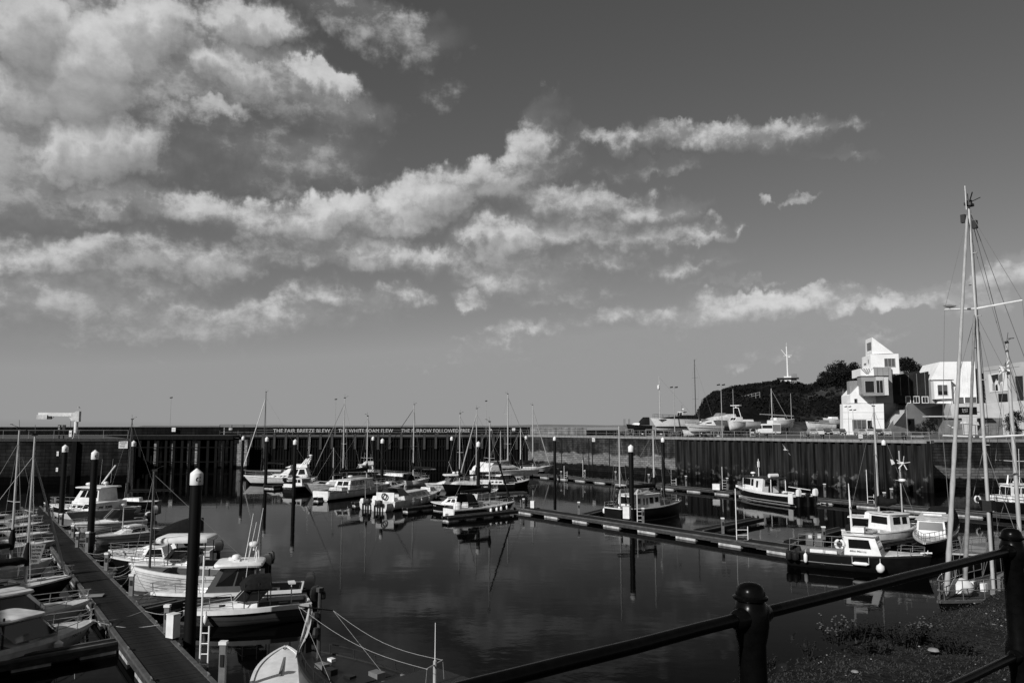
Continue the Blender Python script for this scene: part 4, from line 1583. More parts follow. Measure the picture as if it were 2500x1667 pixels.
    def radar(s, x, y, z, r=.28, m='gel', post=.2):
        o = obj('radar_dome', MB().lathe([(r * .8, 0), (r, .06), (r, .14), (r * .85, .22), (r * .3, .26)], 14, (x, y, z + post)), M[m], s.r, 50)
        obj('radar_post', MB().tube([(x, y, z), (x, y, z + post)], .06, 6), M[m], s.r)

    def aerial(s, x, y, z, h=1.6, m='pilecap', dx=-.15, r=.012):
        obj('aerial', MB().tube([(x, y, z), (x + dx, y, z + h)], [r, r * .6], 4), M[m], s.r)

    def canvas(s, x0, x1, w, z0, h, m='canvas', name='canopy', open_=True, rows=6, round_=True, front=.3):
        """a bent canvas hood from x0 (aft) to x1 (front)"""
        rr = []
        for i in range(rows + 1):
            t = i / rows
            x = x0 + (x1 - x0) * t
            hh = h * (min(1, (1 - t) / front) ** .6 if t > 1 - front else 1) + .02
            rr.append([(x, cos(pi * k / 8) * w / 2 * (1 if k in (0, 8) else 1.0), z0 + hh * min(1, sin(pi * k / 8) * 1.35)) for k in range(9)])
        return obj(name, MB().loft(rr, False, not open_, True), M[m], s.r, 50)

    def hatch(s, x, y=0., w=.5, m='glass', name='hatch', z=None):
        z = s.zd(x) + .04 if z is None else z
        obj(name, MB().box(x - w / 2, x + w / 2, y - w / 2, y + w / 2, z - .03, z + .035), M[m], s.r)

    def wscreen(s, x, w, z0, h, rake=.5, m='glass', wrap=.9, frame='steel'):
        """wrap-round windscreen"""
        pts = [(x - wrap, -w / 2), (x - .1, -w / 2 * .92), (x + .25, -w * .2), (x + .25, w * .2), (x - .1, w / 2 * .92), (x - wrap, w / 2)]
        g = MB()
        rr = [[(px, py, z0) for px, py in pts], [(px - rake, py * .88, z0 + h) for px, py in pts]]
        g.loft(rr, False, False, False)
        o = obj('windscreen', g, M[m], s.r)
        obj('windscreen_frame', MB().tube(rr[1], .02, 5).tube(rr[0], .016, 5).tube([rr[0][2], rr[1][2]], .016, 5).tube([rr[0][3], rr[1][3]], .016, 5), M['postmetal'], s.r)

    def moor(s, t, side, target, sag=.25):
        p = s.pt(t, side, 0) + Vector((0, 0, .05))
        q = s.mw.inverted() @ Vector(target)
        obj('mooring_line', MB().tube([p.lerp(q, k / 8) - Vector((0, 0, sin(pi * k / 8) * sag)) for k in range(9)], .016, 4), M['rope'], s.r)

    def clutter(s, x0, x1, w, z, n, seed=1, hi=.3):
        rnd = random.Random(seed)
        for i in range(n):
            a = rnd.uniform(x0, x1)
            y = rnd.uniform(-w, w)
            q = rnd.uniform(.1, .28)
            k = rnd.choice(('gel', 'midgrey', 'canvas', 'black', 'wood', 'rope'))
            if k == 'rope':
                mb = MB()
                for j in range(3):
                    mb.tube([(a + cos(th * pi / 6) * (.12 + .03 * j), y + sin(th * pi / 6) * (.12 + .03 * j), z + .02 + .02 * j) for th in range(13)], .018, 4)
                obj('coiled_rope', mb, M['rope'], s.r)
            else:
                obj('locker_box', MB().box(a - q, a + q, y - q * .7, y + q * .7, z, z + rnd.uniform(.12, hi)), M[k], s.r)

    def pulpit(s, h=.6):
        s.rail(.8, 1.0, h, .8)


def name_on(b, txt, t, side, k, w, h, m='ink', shear=0.):
    p = b.pt(t, side, k)
    q = b.pt(t + .03, side, k)
    a = atan2(q.y - p.y, q.x - p.x)
    if side > 0:
        a += pi
    o = letter(txt, b.r, (p.x, p.y + side * .03, p.z), a, w, h, m, shear=shear)
    return o


# ---- right-hand row along the near walkway, nearest first
b = Boat('fishing_boat', 'nearest open-backed fishing boat with grey hull and black canopy, right of the tall C pile', 'motor boat', (752, 1503), (465, 1528), 2.3, .78, .68, 'greyhull', 'gel', tw=.9, rake=.13, flare=.8, cock=(.02, .50, .5), gun='gel', gunw=.16, stripe=('black', .44, .455))
b.cabin(.46, .82, 1.7, 1.0, .42, rf=.75, rr=.0, inset=.18, h1=.2)
b.wscreen(b.L * .6, 1.6, b.zd(b.L * .6) + .28, .42, .4, wrap=.8)
b.canvas(b.L * .34, b.L * .60, 1.75, b.zd(b.L * .4) + .8, .45, front=.35)
b.posts([(b.L * .35, .82), (b.L * .35, -.82), (b.L * .57, .8), (b.L * .57, -.8), (b.L * .45, .82), (b.L * .45, -.82)], .7, 1.85, m='black')
b.rail(.66, 1.0, .36, .8)
b.hatch(b.L * .74, 0, .34)
b.outboard(.0, .85, dx=-.32)
b.clutter(b.L * .06, b.L * .3, .7, b.fs - .45, 5, 3, .6)
obj('splash_table', MB().box(b.L * .12, b.L * .18, -.5, .1, 1.55, 1.62).tube([(b.L * .15, -.2, .5), (b.L * .15, -.2, 1.55)], .03, 5), M['gel'], b.r)
b.aerial(b.L * .55, -.7, 1.6, 1.7)
b.fenders((.86,), 1, 'small white fender at the bow of the nearest fishing boat', r=.09, l=.35)
name_on(b, 'Pilot Cutter', .09, -1, .22, .75, .10, shear=.3)

b = Boat('pilothouse_boat', 'grey-sided pilothouse boat with long white roof, second in the near right row', 'motor boat', (738, 1464), (388, 1480), 2.5, .72, .72, 'greyhull', 'gel', tw=.9, rake=.14, flare=.8, cock=(.02, .34, .45), gun='gel', gunw=.12, stripe=('black', .4, .415))
b.cabin(.32, .68, 2.0, 1.7, 1.28, rf=.75, rr=.05, inset=.16, m='greyhull', front=3, sides=((.05, .46, .3, .93), (.5, .86, .3, .93)), roof=(.34, .22), door=True, roofm='gel')
b.cabin(.66, .86, 1.5, .9, .3, rf=.6, rr=0, inset=.15, name='foredeck_trunk')
b.radar(b.L * .48, 0, 2.1, .22, post=.08)
for k in range(3):
    b.aerial(b.L * (.36 + .03 * k), (-.6, .5, .1)[k], 2.1, (2.6, 2.0, 2.4)[k], dx=-.35, r=.02)
b.radar(b.L * .36, -.1, 2.6, .26, post=.2)
obj('roof_rack', MB().tube([(b.L * .33, -.7, 2.1), (b.L * .33, -.5, 2.6), (b.L * .33, .5, 2.6), (b.L * .33, .7, 2.1)], .03, 5).box(b.L * .5, b.L * .54, -.5, -.2, 2.05, 2.25).box(b.L * .45, b.L * .48, .2, .45, 2.05, 2.22), M['gel'], b.r)
b.outboard(-.3, .9)
b.outboard(.35, .9)
b.rail(.7, 1.0, .45, .8)
b.clutter(b.L * .05, b.L * .28, .8, b.fs - .4, 6, 5, .5)
name_on(b, 'SEA STAR', .45, -1, .2, .7, .12)

b = Boat('clinker_boat', 'high-bowed white clinker-built wooden boat moored bow to the walkway', 'wooden boat', (628, 1432), (322, 1441), 2.5, .78, 1.32, 'gelold', 'teak', tw=.7, rake=.04, flare=.35, cock=(.1, .74, .5), gun='gel', gunw=.13, draft=.5)
for i, k in enumerate((.16, .27, .38, .5, .6)):
    g = MB()
    for sd in (1, -1):
        rr = []
        for j in range(17):
            t = j / 16 * .99
            p = b.pt(t, sd, k)
            q = b.pt(t, sd, k + .03)
            rr.append([p + Vector((0, sd * .028, 0)), q + Vector((0, sd * .002, 0)), p + Vector((0, -sd * .01, 0))])
        g.loft(rr, True)
    obj('clinker_plank', g, M['gelold'], b.r)
b.mast(365, 1150, zb=.6, r=.07, m='aludark', spread=(), boom=None, fore=True, back=True, head=True, t=None, shrouds=True, wr=.014)
b.clutter(b.L * .2, b.L * .7, .8, b.fs - .4, 8, 9, .4)
b.posts([(b.L * .5, .7), (b.L * .5, -.7)], .5, 1.6, .03, 'black')

b = Boat('hardtop_cruiser', 'white cuddy boat with long curved hardtop on dark posts, beyond the clinker boat', 'motor boat', (640, 1404), (332, 1409), 2.5, .75, .85, 'gel', 'gel', tw=.9, rake=.12, flare=.7, cock=(.02, .5, .5), stripe=('black', .22, .28), gunw=.1)
b.cabin(.5, .86, 1.8, 1.0, .5, rf=1.0, rr=.0, inset=.2, h1=.25)
b.wscreen(b.L * .74, 1.7, b.zd(b.L * .7) + .32, .5, .4, wrap=.9)
b.slab('hardtop', b.L * .40, b.L * .82, 1.12, 2.12, .32, slope=.0)
b.posts([(b.L * .43, .85), (b.L * .43, -.85), (b.L * .55, .88), (b.L * .55, -.88), (b.L * .72, .8), (b.L * .72, -.8)], .8, 2.14, .03, 'black')
b.outboard(.35, .9)
b.outboard(-.35, .9)
b.rail(.6, 1.0, .4, .9)
obj('bathing_platform', MB().box(-.1, .5, -1.0, 1.0, .75, .85).box(-.1, 0, -1., 1., .85, 1.05), M['gel'], b.r)

b = Boat('cabin_boat', 'small dark-hulled cabin boat with raked white wheelhouse and black side window', 'motor boat', (470, 1390), (280, 1392), 2.2, .68, .85, 'navy', 'gel', tw=.85, rake=.12, flare=.7, gun='gel', gunw=.06, cock=(.02, .3, .4))
b.cabin(.28, .66, 1.75, 1.5, .85, rf=.55, rr=.35, inset=.17, front=2, sides=((.08, .84, .35, .88),), roof=(.05, .06))
b.cabin(.64, .88, 1.3, .8, .22, rf=.4, rr=0, inset=.1, name='foredeck_trunk')
b.hatch(b.L * .48, 0, .5, z=b.last[2] + .72)
b.rail(.62, 1.0, .42, .8)
b.outboard(0, .7)

b = Boat('motor_cruiser', 'white motor cruiser with swept wheelhouse just beyond the dark-hulled cabin boat', 'motor boat', (520, 1368), (280, 1374), 2.5, .78, .85, 'gel', 'gel', tw=.9, rake=.14, flare=.8, gunw=.06, stripe=('black', .3, .36), cock=(.02, .3, .4))
b.cabin(.32, .84, 2.0, 1.2, .95, rf=2.2, rr=.5, inset=.25, front=2, sides=((.1, .68, .55, .85),), h1=.85)
b.rail(.6, 1.0, .45, .8)
b.outboard(0, .8)
b.clutter(b.L * .05, b.L * .25, .8, b.fs - .3, 4, 12, .4)

b = Boat('covered_boat', 'motor boat shrouded in a black tarpaulin behind the tall C pile', 'motor boat', (492, 1322), (376, 1326), 2.3, .8, 1.1, 'navy', 'black', tw=.9, gunw=.05)
b.canvas(0, b.L * .95, 2.1, .75, 1.05, open_=False, front=.65, name='tarpaulin')
b.aerial(b.L * .3, 0, 1.5, 1.5)
o = thing('wind_generator', 'small three-bladed wind generator spinning free above the black tarpaulin', 'wind generator', b.mw @ Vector((b.L * .15, 0.2, 0.8)), .3)
obj('pole', MB().tube([(0, 0, 0), (0, 0, 1.5)], .03, 6), M['black'], o)
for k in range(3):
    a_ = radians(90 + 120 * k)
    obj('blade', MB().add([(.0, -.04, 1.5), (cos(a_) * .45 + .04, -.05, 1.5 + sin(a_) * .45), (cos(a_) * .45 - .03, -.02, 1.5 + sin(a_) * .45 + .05), (-.05, -.03, 1.55)], [(0, 1, 2, 3)]), M['gel'], o)

b = Boat('sailing_cruiser', 'low white sailing cruiser with long black cabin window in the right row', 'sailing yacht', (392, 1309), (238, 1331), 2.3, .62, .72, 'gel', 'gel', tw=.75, rake=.14, flare=.5, gunw=.05, stripe=('black', .3, .34), cock=(.02, .28, .35))
b.cabin(.3, .78, 1.6, 1.1, .55, rf=1.0, rr=.1, inset=.25, sides=((.12, .62, .3, .75),), h1=.4)
b.hatch(b.L * .66, 0, .5)
b.rail(.05, 1.0, .5, 1.4, r=.01)
b.mast(300, 1240, r=.05, spread=(), fore=False, back=False, shrouds=False, head=False)
b.cabin(.34, .6, 1.2, .9, .1, rf=.2, rr=.1, inset=.05, z=b.last[2] + .0, name='sliding_hatch')

b = Boat('speedboat', 'white high-bowed speedboat with dark wraparound screen beside the second C pile', 'motor boat', (352, 1288), (186, 1300), 2.4, .8, .82, 'gel', 'gel', tw=.92, rake=.16, flare=.9, gunw=.08, stripe=('midgrey', .3, .9), cock=(.02, .42, .5))
b.cabin(.42, .86, 1.9, 1.0, .42, rf=1.4, rr=.0, inset=.25, h1=.22)
b.wscreen(b.L * .56, 1.8, b.zd(b.L * .5) + .25, .75, .7, wrap=1.5)
b.canvas(b.L * .2, b.L * .44, 1.9, b.fs + .1, .9, m='canvas', front=.2, name='cockpit_cover')
b.outboard(.3, .8)
b.outboard(-.3, .8, 'gel')
name_on(b, 'SIMOCO', .74, -1, .17, .9, .16)
b.rail(.7, 1., .35, .8)

b = Boat('trawler_yacht', 'dark-hulled flybridge boat with large raked wheelhouse window, behind the two left C piles', 'motor boat', (300, 1268), (130, 1261), 3.4, .95, 1.25, 'navy', 'gel', tw=.85, rake=.12, flare=.6, gun='gel', gunw=.07, draft=.6, boot=('gel', .55))
b.cabin(.1, .66, 2.8, 2.2, 1.0, rf=.4, rr=.0, inset=.1, sides=((.62, .78, .35, .6), (.84, .92, .35, .6)), z=.75)
b.cabin(.22, .60, 2.5, 2.1, 1.35, rf=.9, rr=.1, inset=.15, front=2, sides=((.06, .26, .35, .85), (.32, .58, .35, .85), (.62, .84, .35, .85)), roof=(.5, .14), z=1.65)
b.radar(b.L * .46, .3, 3.12, .36, post=.12)
b.radar(b.L * .3, -.3, 3.12, .24, post=.2)
b.rail(.55, 1.0, .7, 1.0, r=.02)
obj('derrick_boom', MB().tube([(b.L * .3, .2, 3.4), (b.L * .12, .2, 5.2)], .07, 6), M['gel'], b.r)
b.aerial(b.L * .25, .9, 3.4, 2.4)
b.aerial(b.L * .3, -.9, 3.4, 2.4)

b = Boat('motor_cruiser', 'cream motor boat with radar dome on its long deck, in front of the flybridge boat', 'motor boat', (322, 1262), (176, 1284), 2.6, 1.1, 1.3, 'gelold', 'gel', tw=.8, rake=.2, flare=.8, gunw=.07)
b.cabin(.45, .8, 1.9, 1.5, .75, rf=.5, rr=.1, inset=.15, front=2, sides=((.12, .45, .3, .6), (.55, .78, .3, .6)), roof=(.05, .06))
b.radar(b.L * .18, 0, 1.1, .32, post=.1)
b.aerial(b.L * .16, 0, 1.5, 1.9)
b.rail(.6, 1.0, .5, .8)

b = Boat('inflatable_dinghy', 'pale inflatable dinghy with outboards at the far end of the right row', 'dinghy', (366, 1262), (290, 1268), 1.7, .5, .6, 'midgrey', 'black', gunw=.12, gun='midgrey')
b.outboard(.2, .9, 'gel')
b.clutter(.3, b.L * .7, .5, .4, 5, 21, .5)
b = Boat('sailing_yacht', 'dark low yacht with horizontal boom and black sail cover behind the trawler yacht', 'sailing yacht', (388, 1238), (262, 1240), 2.4, .7, 1.0, 'navy', 'gel')
b.mast(313, 1024, r=.08, m='aludark', spread=(.62,), boom=(4.8, .9, .16), furl=0, fore=True)
b.cabin(.35, .75, 1.5, 1.1, .4, rf=.5, rr=.1)

# ---- left-hand row, nearest first (in the shade of the added shed)
b = Boat('cuddy_boat', 'nearest cuddy boat at lower left with black name on the bow and long dark screen', 'motor boat', Vector((G(-200, 1690, 0).x, G(-200, 1660, 0).y, 0)), (206, 1562), 2.4, .78, .74, 'gelold', 'gelold', tw=.88, rake=.14, flare=.9, gunw=.12, cock=(.02, .3, .5))
b.cabin(.44, .84, 1.85, 1.1, .35, rf=1.0, rr=.0, inset=.2, h1=.2)
b.wscreen(b.L * .66, 1.9, b.zd(b.L * .6) + .12, .72, .75, wrap=1.9)
b.slab('hardtop', b.L * .22, b.L * .56, .98, b.zd(b.L * .5) + .9, .14, m='gelold')
b.posts([(b.L * .25, .85), (b.L * .25, -.85)], .8, 1.9, .04, 'black')
b.hatch(b.L * .78, 0, .42, 'gelold')
b.rail(.62, 1.0, .48, .9, r=.018)
name_on(b, 'POLLY II', .80, -1, .17, .62, .13)
b.fenders((.60,), -1, 'white teardrop fender under the nearest left boat', r=.17, l=.4)

b = Boat('cuddy_boat', 'second cuddy boat at left with oval hardtop over a curved dark screen', 'motor boat', Vector((G(-220, 1600, 0).x, G(-220, 1590, 0).y, 0)), (196, 1508), 2.4, .78, .78, 'gelold', 'gelold', tw=.88, rake=.14, flare=.9, gunw=.1, cock=(.02, .3, .5))
b.cabin(.44, .84, 1.85, 1.1, .35, rf=1.0, rr=.0, inset=.2, h1=.2)
b.wscreen(b.L * .68, 1.9, b.zd(b.L * .6) + .12, .75, .75, wrap=1.9)
b.slab('hardtop', b.L * .26, b.L * .6, 1.0, b.zd(b.L * .5) + .95, .16, m='gelold')
obj('roof_hatch_frame', MB().tube([(b.L * .3, -.5, 2.12), (b.L * .52, -.5, 2.12), (b.L * .54, 0, 2.12), (b.L * .52, .5, 2.12), (b.L * .3, .5, 2.12)], .05, 6), M['black'], b.r)
b.rail(.62, 1.0, .48, .9, r=.018)

b = Boat('sailing_yacht', 'dark-hulled yacht with curved coachroof hardtop and boom, third in the left row', 'sailing yacht', Vector((G(-190, 1500, 0).x, G(-190, 1500, 0).y, 0)), (157, 1450), 2.6, .75, .95, 'navy', 'gelold', tw=.7, rake=.14, flare=.5, gun='gelold', gunw=.05, cock=(.02, .28, .4), keel=1.2)
b.cabin(.3, .74, 1.7, 1.2, .5, rf=.9, rr=.1, inset=.2, m='gelold', sides=((.1, .3, .4, .75), (.4, .6, .4, .75)), h1=.4)
b.mast(64, 1062, r=.075, spread=(.48,), sw=.7, boom=(3.6, 1.0, .18), furl=.06, cover='canvas', ftop=.86)
b.rail(.02, 1.0, .55, 1.5, r=.014)
b.hatch(b.L * .82, 0, .4)

b = Boat('sailing_yacht', 'pale yacht carrying the for sale sign against its shroud', 'sailing yacht', Vector((G(-150, 1440, 0).x, G(-150, 1440, 0).y, 0)), (112, 1398), 2.5, .75, .85, 'gelold', 'gelold', tw=.7, rake=.14, flare=.5, gunw=.05, cock=(.02, .28, .4))
b.cabin(.3, .74, 1.7, 1.1, .45, rf=.9, rr=.1, inset=.2, m='gelold', sides=((.15, .6, .35, .75),), h1=.38)
b.mast(27, 1047, r=.075, spread=(.46,), sw=.7, boom=(3.4, 1.0, .16), furl=0., ftop=.9)
b.rail(.02, 1.0, .55, 1.5, r=.014)
p = G(74, 1392, 1.0)
sg = thing('for_sale_sign', 'hand-lettered grey for sale banner leaning on the yacht rail', 'sign', (p.x, p.y, 1.35), .25)
obj('banner', MB().add([(-.62, 0, 0), (.42, 0, 0), (.62, .25, 1.05), (-.42, .25, 1.05), (-.62, .02, 0), (.42, .02, 0), (.62, .27, 1.05), (-.42, .27, 1.05)], [(0, 1, 2, 3), (4, 5, 6, 7), (0, 1, 5, 4), (2, 3, 7, 6), (1, 2, 6, 5), (0, 3, 7, 4)]), M['midgrey'], sg)
for i, (t_, w_) in enumerate((('FOR SALE', .78), ('HUNTER', .7), ('MEDINA', .7), ('OFFERS', .66), ('INVITED', .62))):
    z_ = .92 - i * .19
    letter(t_, sg, (-.05 + z_ * .19, z_ * .238 - .012, z_), 0, w_, .13)

for i, (su, sv, bu, bv, hm, lab) in enumerate(((-120, 1372, 118, 1350, 'gelold', 'white low boat with tangled foredeck rails, fifth in the left row'), (-110, 1345, 106, 1326, 'midgrey', 'grey boat with sloping foredeck behind the two left masts'),
                                               (-100, 1318, 92, 1300, 'navy', 'dark boat with square hatch near the far end of the left row'), (-90, 1298, 80, 1280, 'gelold', 'small pale boat with curved rails at the far end of the left row'))):
    b = Boat('sailing_boat' if i % 2 == 0 else 'motor_boat', lab, 'boat', (su, sv), (bu, bv), 2.5, .7, .85, hm, 'gelold', tw=.75, rake=.14, flare=.6, gunw=.06, cock=(.02, .3, .4), gun='gelold')
    b.cabin(.3, .76, 1.7, 1.1, .5, rf=.9, rr=.1, inset=.2, m='gelold', sides=((.1, .6, .35, .75),), front=2 if i % 2 else 0)
    b.rail(.6, 1.0, .55, .9, r=.016)
    if i == 1:
        b.canvas(b.L * .1, b.L * .35, 1.9, .8, .9)
    b.clutter(b.L * .05, b.L * .9, .6, b.fs, 4, 30 + i, .2)
# small speedboat stays of the pile-side masts
p = G(300, 1345, 0)

# ---- centre cluster
b = Boat('motor_yacht', 'large white motor yacht with raked flybridge, leftmost of the centre cluster', 'motor yacht', (772, 1181), (606, 1182), 3.9, 1.05, 1.4, 'gel', 'gel', tw=.85, rake=.14, flare=.8, gunw=.09, boot=('black', .28), stripe=('midgrey', .06, .09), cock=(.0, .16, .6))
b.cabin(.12, .74, 3.2, 2.4, .55, rf=1.2, rr=.0, inset=.2, sides=((.55, .60, .3, .62), (.64, .69, .3, .62), (.80, .85, .3, .62)))
b.cabin(.1, .56, 2.9, 2.4, 1.35, rf=1.9, rr=.5, inset=.3, z=1.25, sides=((.08, .34, .2, .8), (.40, .70, .2, .8)), front=3, wm='glass')
b.cabin(.12, .45, 2.5, 2.2, .5, rf=1.3, rr=.1, inset=.15, z=b.last[2], name='flybridge')
obj('radar_arch', MB().tube([(b.L * .16, -1.1, 2.6), (b.L * .10, -.9, 3.9), (b.L * .08, 0, 4.2), (b.L * .10, .9, 3.9), (b.L * .16, 1.1, 2.6)], .13, 6).tube([(b.L * .24, -1.1, 2.6), (b.L * .14, -.9, 3.9), (b.L * .14, .9, 3.9), (b.L * .24, 1.1, 2.6)], .10, 6), M['gel'], b.r)
b.radar(b.L * .09, 0, 4.15, .3, post=.15)
b.rail(.4, 1.0, .7, 1.2, r=.02)
b.aerial(b.L * .15, -1, 4.2, 3.6, r=.02)
b.aerial(b.L * .1, 1, 4.2, 3.2, r=.02)
b.fenders((.3, .5), -1, 'pale fender hanging on the large white motor yacht', r=.12, l=.5)

b = Boat('sailing_yacht', 'yacht behind the large motor yacht with slanting furled sail and leaning mast', 'sailing yacht', (760, 1163), (592, 1161), 3.0, .8, 1.0, 'navy', 'midgrey', tw=.7)
b.mast(643, 957, r=.09, m='aludark', spread=(.42,), sw=.8, furl=.08, furlm='gel', ftop=.93, boom=(4, 1.2, .2), bowx=1.0)
b.cabin(.3, .7, 2.0, 1.4, .4, m='midgrey')

b = Boat('cabin_boat', 'small cabin boat with white stern door and dark hull beside the third pile', 'motor boat', (703, 1203), (775, 1196), 2.3, .85, 1.1, 'navy', 'gel', tw=.9, gun='gel', gunw=.1, cock=(.02, .3, .4))
b.cabin(.3, .72, 1.8, 1.5, 1.0, rf=.5, rr=.0, front=2, rear=2, sides=((.1, .8, .45, .85),), roof=(.1, .06))
obj('stern_locker', MB().box(.0, .3, -.9, .9, .5, 1.2), M['gel'], b.r)
b = Boat('sailing_yacht', 'yacht with sharp grey bow pointing left toward the third pile', 'sailing yacht', (890, 1200), (752, 1207), 2.9, 1.0, 1.5, 'gelold', 'gel', tw=.7, rake=.18, flare=.6, gunw=.05)
b.mast(837, 972, r=.085, m='alu', spread=(.47,), sw=.9, furl=.05, ftop=.94, boom=(5.2, 1.2, .22), furlm='canvas2')
b.cabin(.3, .72, 1.9, 1.3, .5, sides=((.1, .5, .35, .7),))

b = Boat('motorsailer', 'white motorsailer with row of wheelhouse windows and transom to the left', 'sailing yacht', (783, 1223), (955, 1199), 3.5, 1.1, 1.3, 'gelold', 'cream', tw=.7, rake=.14, flare=.5, gunw=.06, boot=('black', .2), cock=(.03, .24, .5), stripe=('midgrey', .08, .11), keel=1.)
obj('transom_plate', MB().box(-.09, -.03, -1.1, 1.1, .15, 1.2), M['gel'], b.r)
b.cabin(.26, .66, 2.5, 2.0, 1.15, rf=.7, rr=.5, inset=.2, m='gelold', sides=((.06, .2, .45, .88), (.23, .36, .45, .88), (.39, .52, .45, .88), (.55, .68, .45, .88)), front=3, rear=2, roof=(.12, .08), wm='glass')
b.cabin(.18, .84, 2.0, 1.2, .35, rf=.5, rr=.1, m='gelold', sides=((.08, .14, .3, .7), (.2, .26, .3, .7), (.74, .8, .3, .7)), name='coachroof')
b.mast(895, 1016, r=.085, spread=(.36,), sw=.95, boom=(6.0, 1.4, .25), fore=True, back=True, zb=1.7)
b.rail(.0, 1.0, .62, 1.3, r=.02)
b.radar(b.L * .42, .4, 2.4, .35, post=.05)
b.fenders((.2, .5, .68), -1, 'small white fender along the white motorsailer', r=.1, l=.3)
b.hatch(b.L * .1, -.2, .5)

b = Boat('motor_cruiser', 'distant motor cruiser with inflatable on its wheelhouse, behind the motorsailer', 'motor boat', (925, 1168), (845, 1170), 3.0, 1.2, 1.6, 'midgrey', 'gel', tw=.85)
b.cabin(.2, .75, 2.3, 1.8, 1.2, rf=.9, rr=.2, front=3, sides=((.1, .4, .4, .85), (.48, .8, .4, .85)), roof=(.2, .1))
b.canvas(b.L * .2, b.L * .5, 1.4, b.last[2] + .1, .5, m='gelold', name='roof_dinghy')
b.aerial(b.L * .3, .6, 2.6, 1.6)
b.aerial(b.L * .5, .6, 2.6, 1.9)
b = Boat('sailing_yacht', 'yacht with triangular white pennant of cloth on its stay, left of the tall double mast', 'sailing yacht', (1030, 1180), (905, 1174), 2.8, 1.0, 1.3, 'navy', 'gel', tw=.7)
b.mast(1009, 988, r=.10, m='alu', spread=(.42,), sw=.95, boom=(4.5, 1.2, .24), furl=.05, furlm='canvas', ftop=.95)
b.cabin(.3, .7, 1.9, 1.3, .45)
b.rail(.0, 1.0, .6, 1.3, r=.02)

b = Boat('cabin_cruiser', 'long white cabin cruiser with dark lifebelt on its stern, centre', 'motor boat', (938, 1246), (1062, 1222), 3.0, .95, 1.15, 'gelold', 'cream', tw=.88, rake=.12, flare=.6, gunw=.08, boot=('black', .16), cock=(.02, .2, .5))
b.cabin(.2, .78, 2.4, 1.7, .75, rf=.9, rr=.0, m='gelold', sides=((.28, .46, .3, .85), (.5, .68, .3, .85), (.72, .86, .3, .75)), inset=.2, wm='glass', front=3)
obj('lifebelt', MB().tube([(-.05 + .0, cos(k * pi / 8) * .3, 1.5 + sin(k * pi / 8) * .3) for k in range(17)], .07, 6), M['black'], b.r)
obj('stern_screen', MB().box(.15, .25, -1.1, 1.1, .9, 1.9), M['gel'], b.r)
b.canvas(b.L * .1, b.L * .3, 2.2, 1.4, .9, m='canvas2', name='sprayhood', front=.5)
b.rail(.7, 1.0, .55, .9)
b.fenders((.28, .45, .62, .84), -1, 'white fender hanging on the long cabin cruiser with the lifebelt', r=.13, l=.5)
b.fenders((.3,), -1, 'second round white fender by the cabin cruiser stern', r=.13, l=.3, ball=True)
for i, (u, v) in enumerate(((896, 1243), (925, 1248))):
    q = Boat('small_motorboat', ['leftmost small boat showing its white twin outboard stern', 'small open boat with outboard between the stern boat and the cabin cruiser'][i], 'motor boat', (u, v), (u + 52, v - 9), 2.1, .8, .95, 'gelold', 'gel', tw=.95, gunw=.1, cock=(.03, .5, .4))
    q.outboard(.3, .6, 'gel')
    q.outboard(-.35, .6, 'black')
    q.cabin(.45, .8, 1.4, 1., .5, rf=.5, front=2)
    q.aerial(.4, .5, .8, 2.4, r=.02)

b = Boat('hardtop_cruiser', 'motor cruiser with smooth white hardtop pointing left, centre of the cluster', 'motor boat', (1135, 1194), (1044, 1196), 3.0, .85, .95, 'gel', 'gel', tw=.88, rake=.18, flare=.8, gunw=.06, stripe=('midgrey', .1, .15))
b.cabin(.3, .86, 2.3, 1.2, .45, rf=1.6, rr=0, inset=.25)
b.cabin(.22, .62, 2.2, 1.9, 1.2, rf=1.2, rr=.1, inset=.2, front=3, sides=((.08, .36, .3, .88), (.42, .74, .3, .88)), m='midgrey')
b.slab('hardtop', b.L * .12, b.L * .58, 1.15, b.last[2], .2)
b.radar(b.L * .3, 0, b.last[2] + .2, .26, post=.08)
b.radar(b.L * .22, .5, b.last[2] + .2, .16, post=.15)
b.aerial(b.L * .3, -.6, b.last[2] + .2, 1.8, dx=.7, r=.02)
b = Boat('sailing_yacht', 'yacht with mast left of the slanting white furled sail, mid cluster', 'sailing yacht', (1200, 1196), (1085, 1203), 2.8, .9, 1.2, 'navy', 'gel', tw=.7)
b.mast(1122, 1010, r=.08, spread=(.45,), sw=.8, boom=(3, 1., .16), fore=True)
b.cabin(.3, .8, 1.8, 1.2, .5)
b.canvas(b.L * .55, b.L * .85, 1.4, b.fs + .1, .45, m='gelold', name='upturned_dinghy', open_=False)
b = Boat('sailing_yacht', 'yacht with bright slanting furled sail beside the central pile', 'sailing yacht', (1255, 1197), (1120, 1198), 2.9, 1.0, 1.25, 'navy', 'gelold', tw=.7, gun='gel')
b.mast(1163, 998, r=.085, spread=(.40,), sw=.9, boom=(3.5, 1.1, .2), furl=.09, ftop=.93)
b.cabin(.2, .75, 2.0, 1.4, .55, sides=((.05, .14, .3, .7), (.2, .28, .3, .7), (.34, .42, .3, .7)))
b.rail(0, 1, .6, 1.2, r=.02)
b.canvas(b.L * .1, b.L * .3, 1.8, 1.1, 1.0, name='sprayhood')

